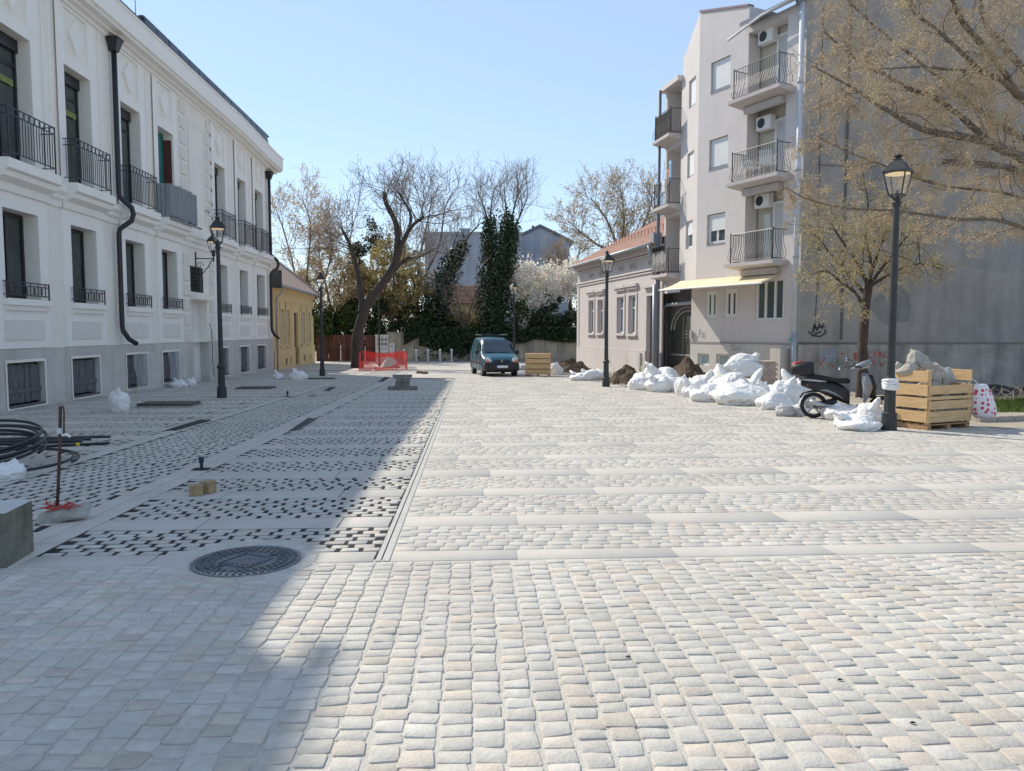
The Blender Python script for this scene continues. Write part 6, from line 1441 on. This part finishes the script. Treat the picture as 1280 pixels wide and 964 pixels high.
for k, (n, L_) in {'A': (9, 1.3), 'B': (22, 1.15), 'C': (16, 1.05), 'D': (11, 1.0), 'E': (8, 1.1), 'F': (17, .8), 'G': (6, .9), 'H': (8, 1.3), 'I': (17, 1.2), 'J': (16, .95)}.items():
    big.sprout(LB[k], n + 2, L_, 2, .015, -.06, .95, .12, .30, 8, .58, .0036)
big.build()
rg = np.random.RandomState(2); P = big.tip_points(6, .035)
leaves(P, .0165, 'catkins', BUD, big.t, rg, .5, .3)

# small budding tree before the end wall
D2 = 21.5
sm = Tree('young_tree', 'small tree with yellow green buds growing before the bare end wall', gp(1077, D2), 5, BARK, TWIG)
b_ = sm.t.location
tk = sm.limb([b_ - Vector((0, 0, .2))] + pl(D2, (1078, 445), (1080, 405), (1084, 370), (1087, 352)), .15, .10)
E_ = []
for q in (((1086, 360), (1075, 335, -.3), (1060, 312, -.5), (1045, 290, -.6), (1028, 262, -.6)), ((1087, 355), (1088, 325, .2), (1082, 295, .4), (1085, 255, .5), (1078, 215, .5)), ((1087, 358), (1100, 338, -.2), (1115, 320, -.4), (1130, 300, -.5), (1145, 290, -.5), (1150, 330, -.7)),
          ((1082, 385), (1068, 365, -.4), (1050, 352, -.7), (1035, 340, -.9), (1020, 340, -1.)), ((1085, 372), (1062, 345, .6), (1040, 320, 1.), (1025, 300, 1.2), (1010, 285, 1.3)), ((1087, 358), (1108, 345, .5), (1128, 335, .9), (1150, 330, 1.1), (1172, 335, 1.2)), ((1086, 350), (1100, 310, .3), (1112, 275, .5), (1125, 240, .6))):
    E_.append(sm.limb(pl(D2, *q), .055, .012))
for e in E_: sm.sprout(e, 15, 1.0, 2, .014, -.04, 1., .12, .32, 5, .55, .0042)
sm.build(); leaves(sm.tip_points(3, .04), .024, 'buds', BUDG, sm.t, np.random.RandomState(4), .6, .3)

# ------------------------------------------------------------------ leaning tree at the end of the square
D3 = 46.
lt = Tree('leaning_tree', 'old leaning pollarded tree with dark bark and bare shoots behind the red netting', gp(446.5, D3), 8, BARK, TWIGG)
b_ = lt.t.location
main = lt.limb([b_ - Vector((0, 0, .3))] + pl(D3, (446, 445), (447, 420), (453, 395), (465, 372), (481, 350), (493, 330), (496, 312), (497, 290), (492, 272), (483, 255), (480, 240)), .40, .12)
l1 = lt.limb(pl(D3, (451, 392, 0), (452, 378, .2), (449, 350, .5), (443, 325, .8), (437, 305, 1), (428, 288, 1.2)), .24, .085)
l2 = lt.limb(pl(D3, (495, 318), (503, 303, -.3), (512, 287, -.6), (520, 278, -.8), (530, 271, -1.)), .17, .08)
l3 = lt.limb(pl(D3, (481, 352), (495, 335, 1), (508, 324, 1.4), (522, 322, 1.8), (540, 312, 2)), .17, .07)
l4 = lt.limb(pl(D3, (497, 325), (505, 300, 1.5), (514, 272, 2.5), (505, 252, 3), (498, 240, 3.2)), .13, .06)
for e, n, L_ in ((main[-9:], 7, 2.6), (l1[-10:], 17, 4.2), (l2[-6:], 12, 3.9), (l3, 16, 3.6), (l4[-8:], 10, 2.5)): lt.sprout(e, n, L_, 2, .036, .17, 1.0, .2, .22, 5, .5, .009)
lt.build()
# shrub-like brown trees on the left behind the ochre house
def twiggy(name, label, px, dep, pts, seed, twig, n, L, leafm=None, lsz=.1, per=2, up=.25, group=None, lvl=2, r=.03, trunk_r=.14, minr=.010, jit=.12, bark=BARKL):
    T_ = Tree(name, label, gp(px, dep), seed, bark, twig, 'tree', group); b = T_.t.location
    for i, q in enumerate(pts):
        e = T_.limb([b + Vector((.12 * (i - len(pts) / 2), .1 * (i % 2), -.2))] + pl(dep, *q), trunk_r, .035); T_.sprout(e, n, L, lvl, r, up, .8, .3, .24, 4, .55, minr)
    T_.build()
    if leafm: leaves(T_.tip_points(per, jit), lsz, 'leaves', leafm, T_.t, np.random.RandomState(seed), .55, .25)
    return T_
GB = 'trees behind the garden wall'
twiggy('bare_tree', 'orange brown twiggy tree rising behind the ochre house roof', 372, 64, [((374, 400), (368, 340, 1), (355, 290, 2), (345, 262, 2)), ((378, 390), (385, 330, -1), (388, 280, -2), (380, 255, -2)), ((380, 400), (405, 350), (415, 310), (412, 285))], 11, TWIGO, 21, 3.4, LEAFO, .075, 5, .3, GB)
twiggy('bare_tree', 'tan leafing tree between the ochre house and the leaning tree', 415, 63.5, [((415, 400), (408, 360), (400, 325, 1), (398, 300, 1)), ((418, 400), (428, 370, -1), (432, 345, -1)), ((414, 410), (395, 380, 1), (382, 360, 1))], 12, TWIGO, 20, 2.6, LEAFO, .085, 8, .2, GB)
twiggy('willow_tree', 'olive yellow leafing tree just behind the leaning trunk', 490, 63, [((490, 400), (480, 360), (470, 335)), ((492, 400), (500, 360, 1), (508, 330, 1)), ((488, 400), (515, 375, -1), (522, 350, -1)), ((490, 400), (462, 380, 1), (455, 362, 1)), ((492, 390), (492, 345, 2), (490, 315, 2))], 13, TWIG, 15, 2.3, LEAFY, .095, 14, .15, GB)
twiggy('bare_tree', 'grey bare tree spreading behind the crown of the leaning tree', 520, 66, [((520, 380), (525, 320), (535, 275), (540, 245)), ((522, 370), (548, 310), (556, 262), (566, 240)), ((520, 370), (505, 310), (500, 270), (505, 235))], 14, TWIGG, 12, 4.2, None, up=.3, group=GB, minr=.013)
twiggy('bare_tree', 'grey bare shrub before the old tiled roof', 580, 62.6, [((580, 410), (572, 375), (566, 350)), ((582, 410), (590, 380), (596, 360)), ((580, 410), (560, 385), (552, 372))], 15, TWIGG, 12, 1.9, None, up=.15, group=GB)
twiggy('bare_tree', 'round brown bare tree rising behind the mauve house roof', 772, 75, [((772, 330), (765, 290), (750, 262), (738, 248)), ((774, 325), (780, 280), (778, 250), (775, 236)), ((775, 330), (800, 290), (812, 262), (815, 245)), ((772, 330), (745, 305), (725, 290), (715, 280)), ((774, 320), (795, 300), (820, 285))], 16, TWIG, 20, 3.4, LEAFO, .075, 5, .18, GB, 2, .04, .2, .014)
twiggy('bare_tree', 'low orange brown bare tree between the blossom and the mauve roof', 712, 66, [((712, 370), (708, 335), (695, 318)), ((714, 370), (720, 330), (725, 312)), ((712, 365), (700, 345), (690, 332))], 17, TWIGO, 20, 2.2, None, up=.2, group=GB)
# ivy covered trunks
def ivy_tree(label, px, dep, trunks, crown, seed):
    T_ = Tree('ivy_tree', label, gp(px, dep), seed, BARK, TWIGG, 'tree', 'ivy covered trees'); b = T_.t.location; P = []; rg = np.random.RandomState(seed)
    for q in trunks:
        e = T_.limb([b + Vector((0, 0, -.2))] + pl(dep, *[p[:2] for p in q]), .28, .10)
        wid = [p[2] for p in q]
        for i, p in enumerate(e):
            f = i / (len(e) - 1) * (len(wid) - 1); a = min(int(f), len(wid) - 2); w_ = (wid[a] + (wid[a + 1] - wid[a]) * (f - a)) / F * dep / 2 * 1.5
            k = int(330 * max(w_, .3)); rr = rg.normal(size=(k, 3)); rr /= np.linalg.norm(rr, axis=1, keepdims=True); lump = 1 + .35 * noise.noise(Vector(p) * 1.1)
            P.append(np.array(p)[None] + rr * w_ * lump * (.55 + .6 * rg.rand(k, 1)) + rg.normal(size=(k, 3)) * np.array([.08, .08, .35]))
    for q, n, L_ in crown: e = T_.limb(pl(dep, *q), .08, .03); T_.sprout(e, n, L_ * 1.1, 2, .03, .32, .85, .15, .2, 4, .55, .008)
    T_.build(); leaves(np.concatenate(P), .10, 'ivy', LEAFD, T_.t, rg, .7, .35, .4)
ivy_tree('left ivy clad trunk of the tall pair, narrow and straight', 607, 63, [((609, 430, 26), (610, 380, 26), (611, 335, 20), (612, 300, 15), (612, 278, 10))], [(((612, 285), (606, 262), (598, 240)), 12, 2.6), (((612, 285), (614, 258), (618, 235)), 12, 2.6)], 21)
ivy_tree('right ivy clad trunk of the tall pair, thicker with two tops', 624, 62.7, [((622, 430, 34), (622, 380, 36), (626, 340, 30), (632, 300, 20), (634, 272, 10)), ((622, 400, 10), (628, 350, 16), (637, 310, 16), (643, 285, 8))], [(((634, 280), (632, 255), (630, 232)), 11, 2.6), (((641, 290), (652, 265), (660, 245)), 14, 2.9), (((636, 285), (644, 255), (648, 230)), 12, 2.6)], 22)
ivy_tree('leaning ivy clad tree reaching right towards the tall pair', 540, 63, [((540, 430, 34), (545, 390, 34), (556, 350, 24), (568, 325, 18), (580, 305, 8))], [(((578, 308), (590, 290), (602, 278)), 9, 2.6), (((560, 345), (566, 310), (575, 285)), 8, 2.6)], 23)
# evergreen shrubs and blossom
def shrub(name, label, px, dep, blobs, seed, leafm=LEAFD, sz=.12, group='shrubs behind the garden wall', extra=None, stems=True):
    T_ = thing(name, label, 'shrub', gp(px, dep), 0, group); rg = np.random.RandomState(seed); P = []; b = T_.location
    st_ = MB(lambda p: p)
    for (cx, cy, rx, ry, n) in blobs:
        c = at(cx, cy, dep); P.append(clumps(c, (rx / F * dep, min(1.6, rx / F * dep), ry / F * dep), n, 26, rg))
        st_.tube([b + Vector((rg.normal() * .1, rg.normal() * .1, -.1)), (b * .5 + c * .5) + Vector((rg.normal() * .2, 0, .1)), c], [.07, .05, .02], 6)
    st_.build('stem', BARK, T_, smooth=True); leaves(np.concatenate(P), sz, 'leaves', leafm, T_, rg, .65, .35, .3)
    if extra:
        P = []
        for (cx, cy, rx, ry, n) in extra[1]: c = at(cx, cy, dep - .3); P.append(clumps(c, (rx / F * dep, min(1.6, rx / F * dep), ry / F * dep), n, 34, rg))
        leaves(np.concatenate(P), extra[2], 'blossom', extra[0], T_, rg, .7, .2, .2)
shrub('evergreen_shrub', 'dark glossy shrub left of the leaning trunk', 420, 63.2, [(415, 405, 26, 30, 4200), (405, 430, 16, 18, 2000)], 31, LEAFM, .10)
shrub('evergreen_shrub', 'dark leafy shrub filling the gap behind the ochre house', 400, 63.4, [(400, 410, 24, 30, 4200), (430, 405, 20, 34, 4000), (440, 385, 16, 26, 2400)], 30, LEAFM, .11)
shrub('evergreen_shrub', 'dark shrub filling the gap behind the far corner of the mauve house', 735, 64, [(735, 400, 22, 40, 3200)], 28, LEAFD, .11)
shrub('evergreen_shrub', 'dense dark shrub right of the leaning trunk', 490, 63.2, [(485, 400, 30, 30, 4500), (515, 405, 25, 26, 3500), (470, 415, 18, 22, 2200)], 32, LEAFD, .10)
shrub('evergreen_shrub', 'dark shrub before the leaning ivy tree', 535, 63.3, [(530, 385, 16, 40, 3000), (545, 400, 22, 24, 2600)], 33, LEAFD, .10)
shrub('evergreen_shrub', 'dark evergreen peak showing high behind the willow', 460, 70, [(448, 320, 12, 26, 1500), (442, 350, 14, 22, 1400), (466, 300, 10, 30, 900)], 34, LEAFD, .12)
shrub('blossom_shrub', 'white flowering shrub right of the tall ivy trunks', 662, 63.4, [(660, 395, 22, 26, 2600)], 35, LEAFM, .10, extra=(BLOSS, [(655, 350, 20, 26, 3400), (664, 380, 20, 30, 2000)], .085))
shrub('blossom_shrub', 'broad cream flowering shrub beside the mauve house', 700, 63.2, [(690, 395, 24, 24, 3600), (712, 405, 14, 18, 1600)], 36, LEAFD, .10, extra=(BLOSS, [(690, 348, 26, 18, 3200), (714, 352, 16, 26, 2600), (680, 370, 20, 16, 1200)], .085))
shrub('evergreen_shrub', 'yellow green shrub below the old tiled roof', 585, 63.3, [(578, 400, 24, 12, 1600)], 37, LEAFY, .10)
shrub('evergreen_shrub', 'dark shrub filling behind the wall right of the ivy trunks', 650, 63.6, [(655, 412, 30, 12, 2600), (690, 416, 26, 8, 1600)], 38, LEAFD, .10)
shrub('evergreen_shrub', 'dark shrub filling behind the wall left of the ivy trunks', 560, 63.6, [(560, 412, 34, 12, 2800), (590, 414, 26, 10, 1800)], 39, LEAFD, .10)

# ------------------------------------------------------------------ garden wall, fence, ivy
GWD = 61.5
A_, B_ = gp(484, GWD), gp(760, GWD); WF = Face(A_[:2], B_[:2]); gw_ = thing('garden_wall', 'weathered plastered garden wall along the end of the square', 'wall', A_)
GWM = mat('old_garden_plaster', (.44, .385, .30), .95, .22, .8, .4, 20, streak=.45)
zg = gz(0, 62)
m = MB(W(WF)); m.bx(0, WF.L, 0, .3, zg - .2, zg + 2.25); m.build('wall', GWM, gw_)
m = MB(W(WF)); m.bx(-.02, WF.L, -.06, .36, zg + 2.25, zg + 2.34).bx(0, WF.L, -.05, -.002, zg - .2, zg + .25)
for px in (532, 590, 642, 664, 700): u = WF.uz(px, 430)[0]; m.bx(u - .2, u + .2, -.09, -.003, zg - .2, zg + 2.2)
m.build('coping', mat('darker_plaster', (.33, .30, .25), .95, .2, 2, .4, 20, streak=.4), gw_)
rg = np.random.RandomState(77); P = []
for i in range(26000):
    u = rg.rand() * (WF.L - 1.4) + 1.4; drop = (2.5 if u < WF.uz(612, 430)[0] else 1.5) * (.62 + .5 * noise.noise((u * .45, 1.3, 0))) * (1.0 if u > 2.6 else .4) * (1. if WF.uz(600, 430)[0] > u else .8)
    z = zg + 2.7 + .28 * noise.noise((u * .6, 8, 2)) - rg.rand() ** 1.2 * (drop + .5); P.append(WF((u, -.18 + rg.normal() * .1 + (.3 * rg.rand() if z > zg + 2.3 else 0), z)))
tag(leaves(np.array(P), .085, 'ivy_hedge', LEAFD, None, rg, .75, .4, .3), 'dark ivy draped over the top of the garden wall', 'ivy')
fA, fB = gp(396, 62.), gp(484, 61.6); FF_ = Face(fA[:2], fB[:2]); fe = thing('rusty_fence', 'rusty red sheet metal fence behind the leaning tree', 'fence', fA)
RSH = mat('rusty_red_sheet', (.10, .04, .032), .85, .5, 1.5, .2, 40, streak=.4)  # rust red, darkened further to paint in the shade of the shrubs
m = MB(W(FF_)); u = 0
while u < FF_.L - .1: m.bx(u, u + .95, 0, .03, zg - .2, zg + 2.1 + .05 * math.sin(u * 3)); u += 1.
m.build('sheet', RSH, fe); m = MB(W(FF_))
for i in range(5): m.bx(i * .8, i * .8 + .06, -.07, -.002, zg - .2, zg + 2.15)
m.build('post', RUST, fe)
dk = Face(gp(380, 66)[:2], gp(448, 66)[:2])

# ------------------------------------------------------------------ buildings far behind
BGW = mat('hazed_far_render', (.36, .40, .47), .95, .08, .3, streak=.18)  # grey render with the bluish haze of distance put into its colour
A_, B_ = gp(532, 92), gp(652, 92); BF = Face(A_[:2], B_[:2]); bb = thing('far_building', 'long blank grey wall of a tall building far behind the trees', 'building', A_)
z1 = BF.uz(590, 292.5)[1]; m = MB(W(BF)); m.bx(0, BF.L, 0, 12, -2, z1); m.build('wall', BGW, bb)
MB(W(BF)).bx(-.1, BF.L + .1, -.12, 12.1, z1, z1 + .25).build('roof_edge', ZINC, bb)
u = BF.uz(580, 290)[0]; MB(W(BF)).bx(u - .5, u + .5, 2, 3.0, z1 + .25, z1 + .75).bx(u - .62, u + .62, 1.9, 3.1, z1 + .75, z1 + .9).build('chimney', BGW, bb)
A_, B_ = gp(638, 100), gp(742, 100); BF = Face(A_[:2], B_[:2]); bb = thing('far_house', 'grey gabled building far behind the white blossom', 'building', A_)
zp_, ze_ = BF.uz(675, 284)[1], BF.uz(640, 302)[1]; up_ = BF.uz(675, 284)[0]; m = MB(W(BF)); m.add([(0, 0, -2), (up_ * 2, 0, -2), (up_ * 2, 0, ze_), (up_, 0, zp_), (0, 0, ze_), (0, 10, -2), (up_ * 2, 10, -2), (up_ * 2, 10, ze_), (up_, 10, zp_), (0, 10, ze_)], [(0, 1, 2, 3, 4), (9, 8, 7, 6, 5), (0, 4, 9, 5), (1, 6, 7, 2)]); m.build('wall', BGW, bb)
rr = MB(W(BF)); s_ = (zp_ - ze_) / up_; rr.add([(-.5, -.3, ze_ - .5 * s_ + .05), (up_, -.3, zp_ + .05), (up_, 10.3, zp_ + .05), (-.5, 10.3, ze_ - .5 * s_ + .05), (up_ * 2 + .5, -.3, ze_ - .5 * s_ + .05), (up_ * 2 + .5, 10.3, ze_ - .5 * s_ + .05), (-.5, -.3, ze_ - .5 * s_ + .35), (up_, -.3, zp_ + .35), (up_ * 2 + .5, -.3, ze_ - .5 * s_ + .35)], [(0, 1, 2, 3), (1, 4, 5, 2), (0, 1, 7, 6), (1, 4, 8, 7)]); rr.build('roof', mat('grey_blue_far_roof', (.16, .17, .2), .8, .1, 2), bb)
u, z = BF.uz(675, 288); MB(W(BF)).bx(u - .22, u + .22, -.05, -.003, z - .5, z + .1).build('attic_window', ZINC, bb); u, z = BF.uz(679, 307); MB(W(BF)).bx(u - .5, u + .5, -.06, -.003, z - .8, z + .6).build('window', ZINC, bb)
u = BF.uz(667, 285)[0]; MB(W(BF)).bx(u - .15, u + .15, 3, 3.3, zp_ - 1, zp_ + .6).build('chimney', DARKMET, bb)
A_, B_ = gp(556, 74), gp(601, 74); BF = Face(A_[:2], B_[:2]); bb = thing('old_house', 'small old house with dark brown tiled roof glimpsed through the bare shrub', 'house', A_)
z0, z1 = BF.uz(580, 378)[1], BF.uz(580, 354)[1]; MB(W(BF)).bx(0, BF.L, 0, 5, -2, z0).build('wall', mat('sandy_wall', (.42, .33, .2), .9, .15, 2, streak=.2), bb)
rf = MB(W(BF)); 
for i in range(14):
    f0, f1 = i / 14, (i + 1) / 14; rf.add([(-.3, -.4 + 3 * f0, z0 - .1 + (z1 - z0) * f0 + .05), (BF.L + .3, -.4 + 3 * f0, z0 - .1 + (z1 - z0) * f0 + .05), (BF.L + .3, -.4 + 3 * f1, z0 - .1 + (z1 - z0) * f1), (-.3, -.4 + 3 * f1, z0 - .1 + (z1 - z0) * f1), (-.3, -.4 + 3 * f0, z0 - .1 + (z1 - z0) * f0 - .02), (BF.L + .3, -.4 + 3 * f0, z0 - .1 + (z1 - z0) * f0 - .02)], [(0, 1, 2, 3), (0, 4, 5, 1)])
rf.build('roof', mat('dark_brown_tiles', (.16, .085, .06), .9, .3, 3, .4, 20), bb)

# ------------------------------------------------------------------ right edge: kerb, grass, debris
k1, k2 = G(1226, 529), G(1330, 525); kb = MB(); d = (k2 - k1); L_ = d.length; n = 5
kt = thing('kerb', 'short row of pale kerb stones beyond the rubble crate', 'kerb', k1, math.atan2(d.y, d.x))
for i in range(n): MB().bx(i * L_ / n, (i + 1) * L_ / n - .012, 0, .14, -.1, .115).build('kerb_stone', mat('kerb_concrete', (.36, .32, .28), .9, .15, 5, .4, 40), kt, bevel=.012)
rg = np.random.RandomState(5); g0 = G(1232, 519); P = []; V = []; 
for i in range(5200):
    px = 1236 + rg.rand() * 130; py = 501 + rg.rand() * 15
    p = G(px, py); h = .10 + .09 * rg.rand() + .05 * noise.noise(p * .9); a = rg.rand() * 6.28; w_ = .008; l = rg.normal(size=2) * .05
    V += [(p.x - w_ * math.cos(a), p.y - w_ * math.sin(a), p.z), (p.x + w_ * math.cos(a), p.y + w_ * math.sin(a), p.z), (p.x + l[0] * .5 + w_ * .6 * math.cos(a), p.y + l[1] * .5, p.z + h * .6), (p.x + l[0], p.y + l[1], p.z + h)]
N_ = len(V) // 4
tag(np_mesh('grass', np.array(V), np.arange(len(V)).reshape(-1, 4), GRASSM, None, np.repeat(np.clip(1 + rg.normal(0, .25, (N_, 1)), .5, 1.6) * np.ones((1, 3)), 4, 0)), kind='stuff')
# dry twigs and dark debris along the foot of the end wall
db = MB(); r_ = random.Random(9)
for i in range(70):
    p = at(r_.uniform(1225, 1330), 480, r_.uniform(19, 22)); p.z = gz(p.x, p.y); a = r_.random() * 6; q = p + Vector((math.cos(a) * .5, math.sin(a) * .4, r_.uniform(.05, .45))); db.tube([p, (p + q) / 2 + Vector((0, 0, .08)), q], [.012, .009, .004], 4)
tag(db.build('brushwood', TWIG), 'dry brushwood lying before the end wall at the right edge', 'brushwood')
p = at(1268, 480, 22.6); p.z = gz(p.x, p.y); o = MB()
tarp = []; 
for i in range(25):
    for j in range(9): tarp.append((-2.3 + i * .2, -.5 + j * .14, max(.0, .42 * math.sin(math.pi * j / 8) * (.7 + .3 * noise.noise((i * .3, j * .3, 2))) * min(1, i / 3, (24 - i) / 3)) + .02 * noise.noise((i, j, 5))))
o.add(tarp, [(i * 9 + j, i * 9 + 9 + j, i * 9 + 10 + j, i * 9 + j + 1) for i in range(24) for j in range(8)])
tag(o.build('dark_tarpaulin', BLKPL, smooth=True, loc=p), 'black tarpaulin heap along the foot of the end wall', 'tarpaulin')
# pebbles and crumbs on the earth verge
rg = np.random.RandomState(12); V = []; Q = []; cube = np.array([(-1, -1, 0), (1, -1, 0), (1, 1, 0), (-1, 1, 0), (-.6, -.6, 1), (.6, -.6, 1), (.6, .6, 1), (-.6, .6, 1)]); fq = np.array([(0, 1, 5, 4), (1, 2, 6, 5), (2, 3, 7, 6), (3, 0, 4, 7), (4, 5, 6, 7)])
for i in range(2600):
    y = 14.2 + rg.rand() * 30; x = xr(y) + rg.rand() ** 2 * 6 - .1; s = .012 + .05 * rg.rand() ** 4; a = rg.rand() * 6; c, s_ = math.cos(a), math.sin(a); k = cube * np.array([s, s * .7, s]); V.append(np.stack([x + k[:, 0] * c - k[:, 1] * s_, y + k[:, 0] * s_ + k[:, 1] * c, gz(x, y) + k[:, 2]], 1)); Q.append(fq + i * 8)
tag(np_mesh('gravel', np.concatenate(V), np.concatenate(Q), CONC2), kind='stuff')
